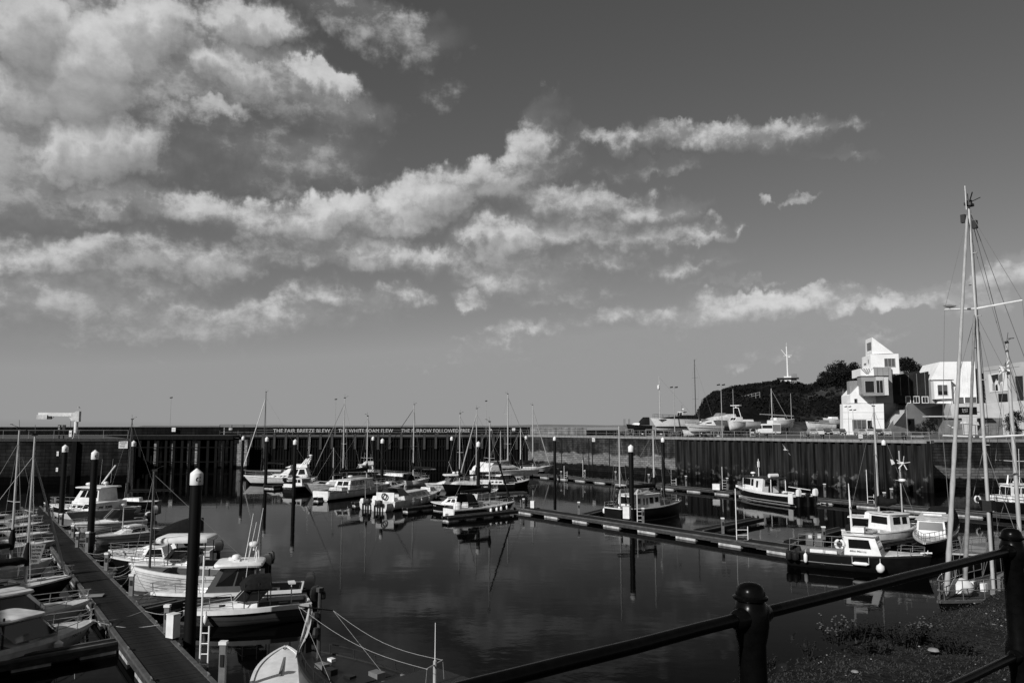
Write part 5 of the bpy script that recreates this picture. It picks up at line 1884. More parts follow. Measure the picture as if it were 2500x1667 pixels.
b = Boat('dark_cabin_cruiser', 'small black-hulled cruiser with white cabin and name on the bow, left of the hooded yacht', 'motor boat', (1145, 1249), (1056, 1246), 2.6, .75, .95, 'navy', 'gel', tw=.85, rake=.1, flare=.6, gun='gel', gunw=.05, boot=('gel', .1), cock=(.02, .2, .4))
b.cabin(.25, .75, 2.0, 1.4, .75, rf=.9, rr=.1, front=2, sides=((.12, .4, .4, .85), (.5, .74, .4, .8)), inset=.22, roof=(.05, .06))
name_on(b, 'Mollie', .86, 1, .22, .55, .16, 'letter', shear=.3)
b.canvas(b.L * .05, b.L * .28, 2.0, .9, 1.0, name='sprayhood', m='gelold')

b = Boat('sailing_yacht', 'hooded white yacht with dark blue band and sunlit transom, nearest of the centre cluster', 'sailing yacht', (1096, 1265), (1247, 1250), 2.9, .88, 1.1, 'gelold', 'cream', tw=.62, rake=.13, flare=.5, gunw=.05, stripe=('navy', .10, .42), cock=(.03, .28, .4), keel=1.2)
obj('transom_plate', MB().box(-.08, -.02, -.85, .85, -.05, .95), M['gel'], b.r)
obj('rudder', MB().box(-.45, -.09, -.03, .03, -.6, .5), M['gelold'], b.r)
b.cabin(.28, .78, 1.9, 1.2, .5, rf=.5, rr=.0, inset=.2, m='gelold', sides=((.1, .16, .35, .65), (.25, .31, .35, .65), (.4, .46, .35, .65), (.55, .61, .35, .65)))
b.canvas(b.L * .20, b.L * .38, 1.9, 1.0, 1.25, front=.35, name='sprayhood')
obj('stern_bags', MB().lathe([(.2, 0), (.42, .15), (.42, .6), (.3, .8), (.05, .85)], 10, (b.L * .1, -.3, .7)), M['gel'], b.r, 50)
b.mast(1195, 1030, r=.085, m='alu', spread=(.56,), sw=.85, boom=(3.8, 1.3, .22), fore=True, furl=.0, cover='canvas')
b.rail(.02, 1.0, .6, 1.2, r=.018)
b.fenders((.5, .60, .68, .79), -1, 'white fender along the side of the hooded yacht', r=.13, l=.42)
b.mast(1195, 1060, zb=1.6, r=.04, spread=(), fore=True, back=False, shrouds=False, head=False, furl=.09, furlm='canvas')

b = Boat('catamaran', 'big white sailing catamaran with black bow trampoline at the end of the cluster', 'catamaran', (1190, 1170), (1312, 1163), 1.5, 1.35, 1.2, 'gel', 'gel', tw=.7, rake=.1, flare=.4, gunw=.05, boot=('black', .25))
b2 = []
for off in (4.4,):
    # the second hull, farther from the camera
    m2 = b.hull.data.copy()
    o = bpy.data.objects.new('hull', m2)
    COL.objects.link(o)
    o.parent = b.r
    o.location.y = off
    dk = [c for c in b.r.children if c.name.startswith('deck')][0]
    o = bpy.data.objects.new('deck', dk.data)
    COL.objects.link(o)
    o.parent = b.r
    o.location.y = off
obj('bridge_deck', MB().box(b.L * .05, b.L * .62, -.3, 4.7, 0.7, 1.25), M['gel'], b.r)
obj('saloon', MB().loft([[(b.L * .02, -.5, 1.15), (b.L * .70, -.5, 1.15), (b.L * .70, 4.9, 1.15), (b.L * .02, 4.9, 1.15)], [(b.L * .05, -.3, 1.95), (b.L * .58, -.3, 1.85), (b.L * .58, 4.7, 1.85), (b.L * .05, 4.7, 1.95)], [(b.L * .14, .2, 2.75), (b.L * .40, .2, 2.65), (b.L * .40, 4.2, 2.65), (b.L * .14, 4.2, 2.75)]]), M['gel'], b.r, 20)
for x_ in (.26, .40, .46, .52):
    obj('window', MB().box(b.L * x_, b.L * x_ + .45, -.44, -.36, 1.45, 1.75), M['glass'], b.r)
for y_ in (.3, 1.6, 2.9):
    obj('windscreen', MB().hexa([(b.L * .68, y_, 1.85), (b.L * .70, y_, 1.8), (b.L * .70, y_ + 1.0, 1.8), (b.L * .68, y_ + 1.0, 1.85), (b.L * .59, y_, 1.85), (b.L * .61, y_, 1.85), (b.L * .61, y_ + 1.0, 1.85), (b.L * .59, y_ + 1.0, 1.85)]), M['glass'], b.r)
obj('trampoline', MB().box(b.L * .62, b.L * .93, .3, 4.1, 1.05, 1.1), M['black'], b.r)
obj('cross_beam', MB().tube([(b.L * .93, 0, 1.2), (b.L * .93, 4.4, 1.2)], .1, 6), M['alu'], b.r)
b.mast(1240, 962, zb=2.2, r=.12, spread=(.30, .72), sw=1.0, boom=(5, .5, .2), furl=.05, ftop=.96, furlm='sailcloth', cover='sailcloth')
b.rail(.05, .95, .6, 1.4, r=.02)

b = Boat('sailing_yacht', 'small white yacht with its bow to the right of the catamaran', 'sailing yacht', (1262, 1157), (1342, 1156), 2.8, .95, 1.6, 'gelold', 'gel', tw=.7, rake=.2, flare=.6, gunw=.05, keel=1.)
b.mast(1301, 989, r=.11, spread=(), boom=(3.5, 1.0, .22), furl=.08, ftop=.94)
b.cabin(.2, .65, 1.9, 1.3, .4)
b.rail(.5, 1.0, .5, 1., r=.02)
for (u, v, vt, m_, lab) in ((1222, 1175, 1052, 'alu', 'slim yacht mast with dark hull left of the catamaran mast'), (1271, 1160, 1045, 'gel', 'yacht with plain white pole mast behind the catamaran'), (813, 1190, 1092, 'alu', 'short-masted boat hidden behind the motorsailer')):
    b = Boat('sailing_boat', lab, 'sailing yacht', (u + 55, v), (u - 45, v + 2), 2.6, .8, 1.1, 'navy', 'gel', tw=.7)
    b.mast(u, vt, r=.07, m=m_, spread=(.4,) if m_ == 'alu' and vt > 1050 else (), sw=.6, boom=(2.5, 1., .14), head=vt < 1048)
    b.cabin(.3, .7, 1.7, 1.2, .4)

for i, (su, sv, bu, bv, hm_, lab) in enumerate(((1018, 1222, 1072, 1214, 'navy', 'low dark-hulled boat with white cuddy between the long cruiser and the black cruiser'), (1150, 1222, 1212, 1214, 'gelold', 'small pale boat tucked behind the hooded yacht'),
                                                 (700, 1186, 748, 1184, 'navy', 'small dark boat behind the third white-capped pile'), (985, 1186, 1045, 1184, 'gelold', 'pale launch at the far side of the middle pontoon'), (925, 1204, 985, 1200, 'midgrey', 'grey launch with canopy behind the long cabin cruiser'),
                                                 (1235, 1190, 1290, 1188, 'navy', 'dark launch below the catamaran bow'))):
    b = Boat('launch', lab, 'motor boat', (su, sv), (bu, bv), 2.3, .8, 1.1, hm_, 'gelold', tw=.85, gunw=.07, gun='gel', cock=(.02, .35, .4))
    b.cabin(.35, .8, 1.7, 1.1, .7, rf=.8, rr=.1, front=2, sides=((.1, .45, .4, .85), (.52, .8, .4, .8)), inset=.2)
    b.rail(.65, 1.0, .45, .8, r=.018)
    if i % 2:
        b.canvas(b.L * .05, b.L * .4, 1.8, .8, 1.0, name='canopy')
    b.outboard(0, .6)
# ---- right-hand middle distance
b = Boat('wheelhouse_boat', 'black-hulled motorsailer with white wheelhouse behind the thick pile', 'motor boat', (1496, 1274), (1660, 1255), 3.1, 1.3, 1.45, 'navy', 'midgrey', tw=.7, rake=.06, flare=.35, gun='gel', gunw=.06, draft=.7, cock=(.03, .16, .3), boot=('midgrey', .08), dip=.12)
b.cabin(.20, .58, 2.3, 2.0, 1.55, rf=.15, rr=.05, inset=.06, sides=((.08, .19, .48, .82), (.30, .36, .40, .8), (.43, .49, .40, .8), (.57, .72, .45, .82), (.80, .94, .5, .8)), front=3, rear=1, roof=(.12, .08), z=.85)
b.cabin(.56, .84, 1.9, 1.3, .5, rf=.3, rr=0, m='midgrey', sides=((.1, .16, .4, .75), (.4, .46, .4, .75), (.7, .76, .4, .75)), name='coachroof')
obj('liferaft_canister', MB().tube([(b.L * .36, -.3, 2.65), (b.L * .36, .5, 2.65)], .22, 10), M['gel'], b.r, 50)
obj('folded_sail', MB().loft([[(b.L * .3, -.4, 2.5), (b.L * .52, -.4, 2.5), (b.L * .52, .2, 2.5), (b.L * .3, .2, 2.5)], [(b.L * .34, -.3, 2.9), (b.L * .5, -.1, 2.75), (b.L * .5, 0, 2.75), (b.L * .34, 0, 2.9)]]), M['sailcloth'], b.r)
b.mast(1598, 1050, r=.10, m='alu', spread=(.52,), sw=.95, boom=(5.5, 1.7, .2), fore=True, head=False, cover='canvas')
b.mast(1514, 1040, r=.09, m='alu', zb=1.4, spread=(.5,), sw=.7, boom=None, fore=False, head=False)
b.rail(.0, .2, .5, .6, r=.025)
b.rail(.8, 1.0, .35, .7, r=.02)
b.clutter(.2, b.L * .15, .9, 1.3, 5, 44, .3)
b.fenders((.02,), 1, 'white fender at the stern quarter of the wheelhouse boat', r=.14, l=.45)

b = Boat('catamaran_workboat', 'black and white catamaran workboat with twin outboards below the sheet piling', 'workboat', (1966, 1236), (1808, 1214), 3.4, 1.3, 1.5, 'navy', 'midgrey', tw=.97, rake=.10, flare=.25, gun='gel', gunw=.22, draft=.4, boot=('gel', .42), cock=(.02, .52, .75), dip=.1)
obj('quarter_panel', MB().box(-.05, .7, 1.68, 1.76, .3, 1.5).box(-.05, .7, -1.76, -1.68, .3, 1.5), M['gel'], b.r)
b.cabin(.5, .84, 2.5, 2.1, 1.75, rf=.0, rr=-.15, inset=.12, z=1.05, sides=((.60, .97, .46, .90), (.45, .57, .42, .9), (.22, .32, .35, .8)), front=3, rear=1, door=True)
b.slab('cabin_roof', b.L * .36, b.L * .88, 1.25, b.last[2], .1, m='black')
b.posts([(b.L * .38, 1.05), (b.L * .38, -1.05)], 1.2, b.last[2], .06, 'gel')
obj('liferaft_canister', MB().tube([(b.L * .45, -.6, 3.12), (b.L * .45, .6, 3.12)], .25, 10), M['gel'], b.r, 50)
b.radar(b.L * .74, .3, 2.9, .3, post=.25)
obj('light_mast', MB().tube([(b.L * .68, 0, 2.9), (b.L * .68, 0, 5.0)], .05, 6).box(b.L * .68 - .1, b.L * .68 + .1, -.1, .1, 4.0, 4.7), M['gel'], b.r)
b.aerial(b.L * .68, 0, 5.0, .7, m='black', r=.03)
b.rail(.78, 1.0, .5, .6, r=.02)
b.outboard(1.15, 1.0, 'gel')
b.outboard(-1.15, 1.0, 'gel')
b.clutter(.5, b.L * .4, 1.1, b.fs - .3, 9, 51, .55)
obj('rod_rack', MB().tube([(.6, -1.3, 1.75), (b.L * .36, -1.3, 1.85)], .05, 5), M['gel'], b.r)
b.outboard(0, .3, 'black', dx=-.5)

b = Boat('workboat', 'long black-hulled workboat with white wheelhouse and railed open deck, right foreground water', 'workboat', (1932, 1372), (2268, 1402), 3.1, .98, 1.12, 'navy', 'midgrey', tw=.85, rake=.05, flare=.3, gun='black', gunw=.06, draft=.6, cock=(.04, .40, .35), dip=.05)
b.cabin(.43, .70, 2.05, 1.85, 1.3, rf=.42, rr=.0, inset=.10, z=.82, sides=((.14, .78, .42, .84),), front=3, rear=1, roof=(.16, .09), m='gel')
cq = [c for c in b.r.children if c.name.startswith('cabin') and 'roof' not in c.name][0]
letter('Miss Marcie', b.r, (b.L * .53, -1.02, 1.22), 0, .95, .10, 'midgrey', shear=.3)
obj('roof_rack', MB().tube([(b.L * .45, -.8, 2.3), (b.L * .64, -.8, 2.3)], .03, 5).tube([(b.L * .45, .8, 2.3), (b.L * .64, .8, 2.3)], .03, 5), M['black'], b.r)
obj('liferaft_box', MB().box(b.L * .485, b.L * .57, -.45, .35, 2.2, 2.62), M['gel'], b.r)
for j in range(3):
    obj('coiled_rope', MB().tube([(b.L * .61 + cos(th * pi / 6) * (.3 + .05 * j), sin(th * pi / 6) * (.45 + .05 * j), 2.27 + .05 * j) for th in range(13)], .03, 5), M['rope'], b.r)
obj('signal_mast', MB().tube([(b.L * .47, .2, 2.1), (b.L * .465, .2, 3.9), (b.L * .46, .2, 5.3)], [.075, .06, .02], 6).tube([(b.L * .465, -.1, 3.8), (b.L * .465, .5, 3.8)], .03, 5), M['gel'], b.r)
lb = b.L * .40
obj('lifebelt', MB().tube([(lb + cos(k * pi / 8) * .25, -1.0, 1.55 + sin(k * pi / 8) * .27) for k in range(17)], .09, 8), M['gel'], b.r, 60)
b.rail(.03, .42, .75, .95, r=.022)
obj('deck_trough', MB().box(b.L * .18, b.L * .38, -1.2, -.95, .95, 1.15), M['gel'], b.r)
obj('deck_hatch', MB().box(b.L * .1, b.L * .34, -.7, .7, .65, .9), M['midgrey'], b.r)
obj('foredeck', MB().loft([[(b.L * .72, -1.2, 1.03), (b.L * .97, -.2, 1.16), (b.L * .97, .2, 1.16), (b.L * .72, 1.2, 1.03)], [(b.L * .72, -1.15, 1.08), (b.L * .96, -.18, 1.22), (b.L * .96, .18, 1.22), (b.L * .72, 1.15, 1.08)]]), M['gelold'], b.r)
obj('anchor_roller', MB().tube([(b.L * .95, 0, 1.25), (b.L * 1.03, 0, 1.3)], .05, 6).tube([(b.L * 1.0, -.15, 1.25), (b.L * 1.0, .15, 1.4)], .03, 5), M['gel'], b.r)
b.rail(.80, .96, .5, .6, r=.016)
b.fenders((.155,), -1, 'white upright fender amidships on the workboat open deck', r=.12, l=.55, zoff=.05)
b.fenders((.555,), -1, 'long white fender hung horizontally below the workboat wheelhouse', r=.11, l=.95, horiz=True, zoff=.0)
b.fenders((.69,), -1, 'round pale buoy fender hanging under the workboat wheelhouse front', r=.26, ball=True, zoff=.35)
b.fenders((.03, .08), -1, 'dark rubber tyre fender at the workboat stern', m='black', r=.22, l=.55, zoff=.0)
obj('rubbing_strake', MB().tube([b.pt(t, -1, .36) + Vector((0, -.02, 0)) for t in [k / 20 * .5 for k in range(21)]], .03, 5), M['midgrey'], b.r)

b = Boat('cabin_boat', 'white cabin boat with two black side windows moored behind the workboat', 'motor boat', (2085, 1330), (2240, 1318), 2.8, 1.0, 1.3, 'gelold', 'gelold', tw=.85, rake=.08, flare=.5, gun='gel', gunw=.07, boot=('black', .35), cock=(.02, .3, .4))
b.cabin(.40, .74, 2.2, 1.9, 1.3, rf=.05, rr=.05, inset=.13, z=.9, sides=((.16, .52, .45, .88), (.62, .86, .45, .85)), front=3, roof=(.12, .08), rear=1, wm='glass', ft=(.42, .92))
b.hatch(b.L * .55, 0, .6, z=b.last[2] + .1)
b.rail(.7, 1.0, .45, .8)
b.outboard(0, .8)
b.clutter(.3, b.L * .35, .8, .9, 6, 61, .4)

b = Boat('sailing_yacht', 'dark yacht with tall pale mast and black sail cover behind the cabin boats at right', 'sailing yacht', (2075, 1286), (2235, 1296), 2.9, 1.0, 1.25, 'navy', 'gelold', tw=.7, gun='gel', keel=1.2)
b.mast(2146, 992, r=.10, m='alu', spread=(.56,), sw=1.0, boom=None, fore=True, furl=0, head=True, wr=.013)
obj('sail_bundle', MB().tube([(b.L * .42, 0, 2.3), (b.L * .5, 0, 2.5), (b.L * .6, 0, 2.3), (b.L * .75, 0, 2.5)], [.4, .5, .35, .25], 10), M['canvas'], b.r, 60)
b.cabin(.25, .7, 1.8, 1.3, .5)
xg = b.find_t(2203) * b.L
wg = MB().tube([(xg, .2, 1), (xg, .2, 5.9)], .05, 8)
w_ = b.mw @ Vector((xg, .2, 0))
zt_ = height_at(w_.x, w_.y, 1100)
obj('pole_mast', MB().tube([(xg, .2, 1), (xg, .2, zt_)], .06, 8), M['alu'], b.r)
b.radar(xg + .15, .0, height_at(w_.x, w_.y, 1172) - .2, .30, post=.1)
obj('crossbar', MB().tube([(xg - .4, .2, height_at(w_.x, w_.y, 1172)), (xg + .5, .2, height_at(w_.x, w_.y, 1173))], .03, 5), M['alu'], b.r)
wz = height_at(w_.x, w_.y, 1130)
wt = thing('wind_generator', 'white wind generator with tail fin on the pole mast at right', 'wind generator', (w_.x, w_.y - .3, wz), 0)
obj('nacelle', MB().tube([(-.35, 0, .02), (.15, -.05, 0)], [.05, .12], 8), M['gel'], wt, 40)
obj('tail_fin', MB().hexa([(-.85, -.01, -.15), (-.55, -.01, -.02), (-.55, .01, -.02), (-.85, .01, -.15), (-.95, -.01, .35), (-.75, -.01, .3), (-.75, .01, .3), (-.95, .01, .35)]), M['gel'], wt)
for k in range(5):
    a_ = radians(80 + 72 * k)
    c_, s_ = cos(a_), sin(a_)
    obj('blade', MB().hexa([(.12 - s_ * .03, -.1, c_ * .03), (.12 + c_ * .62 - s_ * .05, -.12, s_ * .62 + c_ * .05), (.12 + c_ * .62 + s_ * .02, -.1, s_ * .62 - c_ * .02), (.12 + s_ * .03, -.08, -c_ * .03)] +
                           [(.12 - s_ * .03, -.08, c_ * .03), (.12 + c_ * .62 - s_ * .05, -.1, s_ * .62 + c_ * .05), (.12 + c_ * .62 + s_ * .02, -.08, s_ * .62 - c_ * .02), (.12 + s_ * .03, -.06, -c_ * .03)]), M['gel'], wt)

b = Boat('cabin_cruiser', 'grey-white cruiser seen stern-on with curved windscreen left of the furled sails', 'motor boat', Vector((G(2330, 1330, 0).x + 2.2, G(2330, 1330, 0).y + 5.5, 0)), (2262, 1368), 2.8, 1.0, 1.25, 'navy', 'gelold', tw=.85, rake=.1, flare=.6, gun='gelold', gunw=.08)
b.cabin(.35, .72, 2.3, 2.0, 1.2, rf=.35, rr=.1, inset=.14, m='gelold', front=1, sides=((.1, .8, .4, .85),), roof=(.08, .08), wm='screen', ft=(.45, .92))
obj('roof_bars', MB().tube([(b.L * .5, -.8, 2.5), (b.L * .5, .8, 2.5)], .05, 5).tube([(b.L * .58, -.6, 2.45), (b.L * .58, .6, 2.45)], .07, 6), M['gel'], b.r)
b.canvas(-.5, b.L * .42, 2.4, 1.0, 1.3, name='cockpit_cover', front=.2)
b.rail(.6, 1.0, .6, .7, r=.02)

b = Boat('pilot_boat', 'small white pilot boat with black rubbing strake at the right edge of the far pontoon', 'motor boat', (2580, 1256), (2398, 1258), 3.2, 1.2, 1.6, 'navy', 'gel', tw=.9, rake=.1, flare=.4, gun='black', gunw=.08, boot=('black', .2))
b.cabin(.3, .68, 2.2, 1.9, 1.7, rf=.15, rr=.05, inset=.12, z=1.35, sides=((.1, .34, .5, .85), (.42, .64, .5, .85), (.7, .92, .5, .85)), front=2, roof=(.12, .1))
b.cabin(.66, .90, 1.7, 1.2, .7, rf=.4, rr=.0, name='foredeck_trunk')
b.radar(b.L * .52, 0, b.last[2] + 1.0, .3, post=.15)
b.aerial(b.L * .5, .3, 3.1, 3.6, r=.03)
b.aerial(b.L * .6, -.4, 3.1, .9, r=.1)
b.rail(.55, .95, .6, .8, r=.03, m='black')
obj('lifebelt', MB().tube([(b.L * 1.03 + cos(k * pi / 8) * .3, -.2, 1.6 + sin(k * pi / 8) * .34) for k in range(17)], .09, 6), M['gelold'], b.r, 60)

for nm_ in ('fishing_boat', 'pilothouse_boat', 'clinker_boat', 'hardtop_cruiser', 'cabin_boat', 'motor_cruiser', 'sailing_cruiser', 'speedboat', 'trawler_yacht', 'cuddy_boat'):
    bo = BOATS.get(nm_)
    if bo:
        w_ = bo.mw @ Vector((bo.L, 0, 0))
        s_ = (Vector((w_.x, w_.y, 0)) - Vector((RW[0].x, RW[0].y, 0))).dot(wd)
        for sd in (1, -1):
            tg = wpt(s_ - sd * 1.6, -ww / 2 + .08)
            bo.moor(.97, sd * (1 if nm_ != 'cuddy_boat' else -1), (tg[0], tg[1], .58), .2)

# ---- the big ketch in the right foreground
bow = G(2306, 1478, 1.35)
mb_ = G(2425, 1428, 1.6)
bow.z = mb_.z = 0
dv = (mb_ - bow).normalized()
st_ = bow + dv * 17
b = Boat('ketch', 'big ketch with two tall furled foresails and long spreaders in the right foreground', 'sailing yacht', st_, bow, 3.9, 1.3, 1.6, 'navy', 'fascia', tw=.6, rake=.06, flare=.4, gun='wood', gunw=.08, draft=.7, dip=.08)
t_ = 1 - (mb_ - bow).length / 17
x, zb, zt = b.mast(2425, 500, r=.088, spread=(), fore=False, back=False, shrouds=False, t=t_, head=False)
wmast = b.mw @ Vector((x, 0, 0))
zs1, zs2 = height_at(wmast.x, wmast.y, 1067), height_at(wmast.x, wmast.y, 754)
inv = b.mw.inverted()
tips = {}
for z_, k_, wl_, wr_, vl, vr in ((zs1, 0, 1.95, 1.9, 1063, 1060), (zs2, 1, 1.5, 1.65, 756, 733)):
    for sd, w_, dy in ((-1, wl_, 0.), (1, wr_, -1.0)):
        tx, ty = wmast.x + sd * w_, wmast.y + dy
        tip = inv @ Vector((tx, ty, height_at(tx, ty, vl if sd < 0 else vr)))
        tips[(k_, sd)] = tip
        obj('spreader', MB().tube([(x, 0, z_), tip], [.055, .04], 6), M['gel'], b.r)
obj('radar_reflector', MB().tube([(x + .15, .1, zs2 + 5.1), (x + .15, .1, zs2 + 5.35)], .13, 8), M['black'], b.r)
hd = MB().box(x - .35, x + .25, -.12, .12, zt - .05, zt + .08).tube([(x, 0, zt), (x + .05, 0, zt + .55)], .02, 4).tube([(x - .1, -.1, zt + .1), (x - .4, .4, zt + .35)], .02, 4).tube([(x + .2, .1, zt), (x + .5, .4, zt + .45)], .03, 4).box(x + .1, x + .3, -.3, -.1, zt - .9, zt - .5).box(x - .3, x - .1, .05, .25, zt - 1.2, zt - .8)
obj('masthead_gear', hd, M['black'], b.r)
obj('whip_aerial', MB().tube([(x + .3, 0, zt - .3), (x + .3, 0, zt + .9)], .02, 4), M['gel'], b.r)
bz = b.sh(.98) + .15


def furled(p0, p1, r, m='sailcloth', spiral=True):
    n = 60
    pts = [Vector(p0).lerp(Vector(p1), i / n) for i in range(n + 1)]
    rr = [r * (1.15 - .55 * i / n) * (1 + .10 * sin(i * 1.3) + random.uniform(-.05, .05)) for i in range(n + 1)]
    rr[0] = rr[-1] = r * .25
    return obj('furled_sail', MB().tube(pts, rr, 9), M[m], b.r, 60)


furled((b.L * .985, 0, bz), (x + .25, 0, zt - .6), .10)
furled((b.L * .88, 0, b.sh(.88) + .2), (x + .15, 0, zs2 - .3), .09, 'canvas2')
wm = MB()
R_ = .012
for sd in (-1, 1):
    bs = Vector((tips[(0, sd)].x * .9 + x * .1, tips[(0, sd)].y * .9, 1.3))
    a_, c_ = tips[(0, sd)], tips[(1, sd)]
    wm.tube([bs, a_, c_, Vector((x, 0, zt - .3))], R_, 4)
    wm.tube([bs + Vector((.5, 0, 0)), Vector((x, 0, zs1 - .4))], R_, 4).tube([bs - Vector((.6, 0, 0)), Vector((x, 0, zs2 - .4))], R_, 4)
    wm.tube([a_, Vector((x, 0, zs2 - .2))], R_, 4)
    wm.tube([Vector((b.L * .02, sd * 1.0, 1.4)), Vector((x, 0, zt - .2))], R_ * 1.3, 4)
    wm.tube([Vector((x - 5.2, sd * 1.6, 1.4)), Vector((x, 0, zt - 1.5))], R_, 4)
for k in range(3):
    wm.tube([Vector((x - .16, .03 * k - .03, 2)), Vector((x - .13, .04 * k - .04, zt - .3))], .014, 4)
obj('standing_rigging', wm, M['wire'], b.r)
st2 = MB()
for k in range(9):
    z_ = 5 + k * 1.55
    st2.box(x - .08, x + .02, (-1) ** k * .12 - .12, (-1) ** k * .12 + .12, z_, z_ + .03)
obj('mast_steps', st2, M['alu'], b.r)
obj('gooseneck', MB().box(x - .35, x + .15, -.2, .2, 5.0, 5.5).tube([(x - .22, 0, 1.7), (x - .2, 0, 5.1)], .09, 8), M['black'], b.r)
# mizzen
tm = b.find_t(2492, 3)
b.mast(2492, 838, r=.11, spread=(.5,), sw=.9, fore=False, back=True, furl=0, t=max(.05, tm), boom=(3, 1.2, .2), cover='canvas2', head=True)
b.rail(.5, 1.0, .85, 1.0, r=.02)
b.cabin(.3, .62, 2.6, 2.0, .5, m='midgrey', sides=((.1, .3, .35, .75), (.4, .6, .35, .75)))
obj('bow_sail_bag', MB().loft([[(b.L * .86 + i * .2, cos(2 * pi * k / 8) * (.5 - abs(i - 3) * .08), 1.9 + sin(2 * pi * k / 8) * (.42 - abs(i - 3) * .07)) for k in range(8)] for i in range(7)]), M['gel'], b.r, 50)
for k in range(10):
    obj('pulpit_bar', MB().tube([(b.L * (.9 + .011 * k), -.9 + .085 * k, 1.5), (b.L * (.9 + .011 * k), -.9 + .085 * k, 2.35)], .018, 5), M['black'], b.r)
b.clutter(b.L * .64, b.L * .84, 1.2, b.sh(.75), 12, 71, .5)
b.clutter(x - 1.2, x + 1.2, 1.2, b.sh(.6), 8, 72, .4)
obj('deck_planks', MB().box(x - 2.2, x - 1.1, .6, 1.5, 1.9, 2.0), M['gelold'], b.r)
ketch = b
xm = max(.05, tm) * b.L
wf = b.mw @ Vector((xm + .1, 0, 0))
fl = MB()
fz = height_at(wf.x, wf.y, 917)
rr = []
for i in range(7):
    rr.append([(wf.x - .05 - i * .085, wf.y - .25 + sin(i * 1.4) * .07, fz + .75 - i * .05 - j * (.5 - i * .02) / 4 + sin(j + i) * .02) for j in range(5)])
obj('ensign_flag', fl.loft(rr, False, False, False), M['canvas2'], label='striped ensign hanging beside the mizzen mast at the right edge', cat='flag')
st3 = MB()
for a_, c_ in ((0, 4), (4, 0), (2, 2)):
    rr2 = []
    for i in range(7):
        j = a_ + (c_ - a_) * i / 6
        j0 = int(min(3, j))
        p = Vector(rr[i][j0]).lerp(Vector(rr[i][j0 + 1]), j - j0)
        rr2.append([p + Vector((0, -.012, .05)), p + Vector((0, -.012, -.05))])
    st3.loft(rr2, False, False, False)
o = obj('white_cross', st3, M['gel'])
o.parent = bpy.data.objects['ensign_flag']

# white yacht deck visible right of the post, with its own gear
b = Boat('sailing_yacht', 'grey-decked boat with coiled gear beyond the ketch, beside the right railing post', 'sailing yacht', Vector((G(2520, 1392, 0).x + 2, G(2520, 1392, 0).y + 3, 0)), (2330, 1402), 2.9, 1.0, 1.3, 'navy', 'midgrey', tw=.7, gun='gelold', gunw=.06)
b.cabin(.3, .75, 1.9, 1.3, .5, m='midgrey', sides=((.1, .5, .4, .7),))
b.rail(0, 1, .6, 1., r=.018)
b.clutter(b.L * .3, b.L * .9, .9, b.fs, 4, 81, .3)

# ---- the dark boat at the bottom edge
pA, pB = G(735, 1618, 1.2), G(1215, 1800, 1.2)
pA.z = pB.z = 0
b = Boat('fishing_boat', 'dark wooden boat at the bottom edge with crossed aerial poles and a limp flag', 'fishing boat', pB, pA, 3.0, 1.2, 1.65, 'navy', 'black', tw=.8, rake=.03, flare=.25, gun='black', gunw=.08, cock=(.05, .6, .4), draft=.6)
def bolt(u, vt, zb, y=0.):
    t = b.find_t(u, 1.8)
    w = b.mw @ Vector((t * b.L, y, 0))
    return t * b.L, height_at(w.x, w.y, vt)
x_, z_ = bolt(777, 1436, 1.5)
obj('foremast', MB().tube([(x_, 0, 1.2), (x_, 0, z_)], [.07, .055], 8).box(x_ - .09, x_ + .09, -.09, .09, z_ - .1, z_ + .03), M['aludark'], b.r, 40)
obj('yard', MB().tube([(x_ - .1, -.45, z_ - .75), (x_ + .05, .75, z_ - .45)], .025, 6), M['black'], b.r)
for pr_, c_ in (([(.07, 0), (.09, .05), (.09, .2), (.04, .26)], (x_, -.12, z_ - .35)), ([(.12, 0), (.14, .1), (.1, .25)], (x_ - .1, .22, z_ - .95)), ([(.1, 0), (.12, .1), (.08, .3)], (x_ - .05, .15, z_ - 1.5))):
    obj('mast_light', MB().lathe(pr_, 8, c_), M['black'], b.r)
ya, yb = Vector((x_ - .1, -.45, z_ - .75)), Vector((x_ + .05, .75, z_ - .45))
x2, z2 = bolt(1062, 1612, 1.5)
_, z3 = bolt(1064, 1520, 1.5)
obj('aft_mast', MB().tube([(x2, 0, .9), (x2, 0, z2)], .05, 8), M['alu'], b.r, 40)
obj('whip_aerial', MB().tube([(x2, 0, z2), (x2, 0, z3)], [.016, .009], 5), M['pilecap'], b.r)
c0_, c1_ = Vector((x2, 0, z2 - .1)) + Vector((.15, -.42, 0)), Vector((x2, 0, z2 - .1)) + Vector((-.15, .42, .0))
obj('crosstree', MB().tube([c0_, c1_], .02, 6), M['alu'], b.r)
wr_ = MB()
for p0, p1 in ((ya, c0_), (yb, c1_)):
    wr_.tube([p0.lerp(p1, k / 10) - Vector((0, 0, sin(pi * k / 10) * .28)) for k in range(11)], .007, 4)
wr_.tube([ya, Vector((x_ - 2.3, -.9, 1.3))], .006, 4).tube([yb, Vector((x_ - 2.2, .9, 1.3))], .006, 4).tube([c0_, Vector((x2 + .1, -.5, 1.2))], .006, 4).tube([c1_, Vector((x2 - .1, .5, 1.2))], .006, 4)
obj('aerial_wires', wr_, M['rope'], b.r)
obj('samson_post', MB().box(b.L * .965 - .11, b.L * .965 + .11, -.11, .11, 1.5, 2.05).box(b.L * .965 - .13, b.L * .965 + .13, -.13, .13, 2.05, 2.1), M['black'], b.r)
obj('wheelhouse_roof', MB().box(b.L * .1, b.L * .4, -1.0, 1.0, 1.9, 1.98).box(b.L * .12, b.L * .38, -.9, .9, 1.0, 1.9), M['black'], b.r)
b.clutter(b.L * .6, b.L * .9, .8, b.sh(.7) - .1, 8, 91, .35)
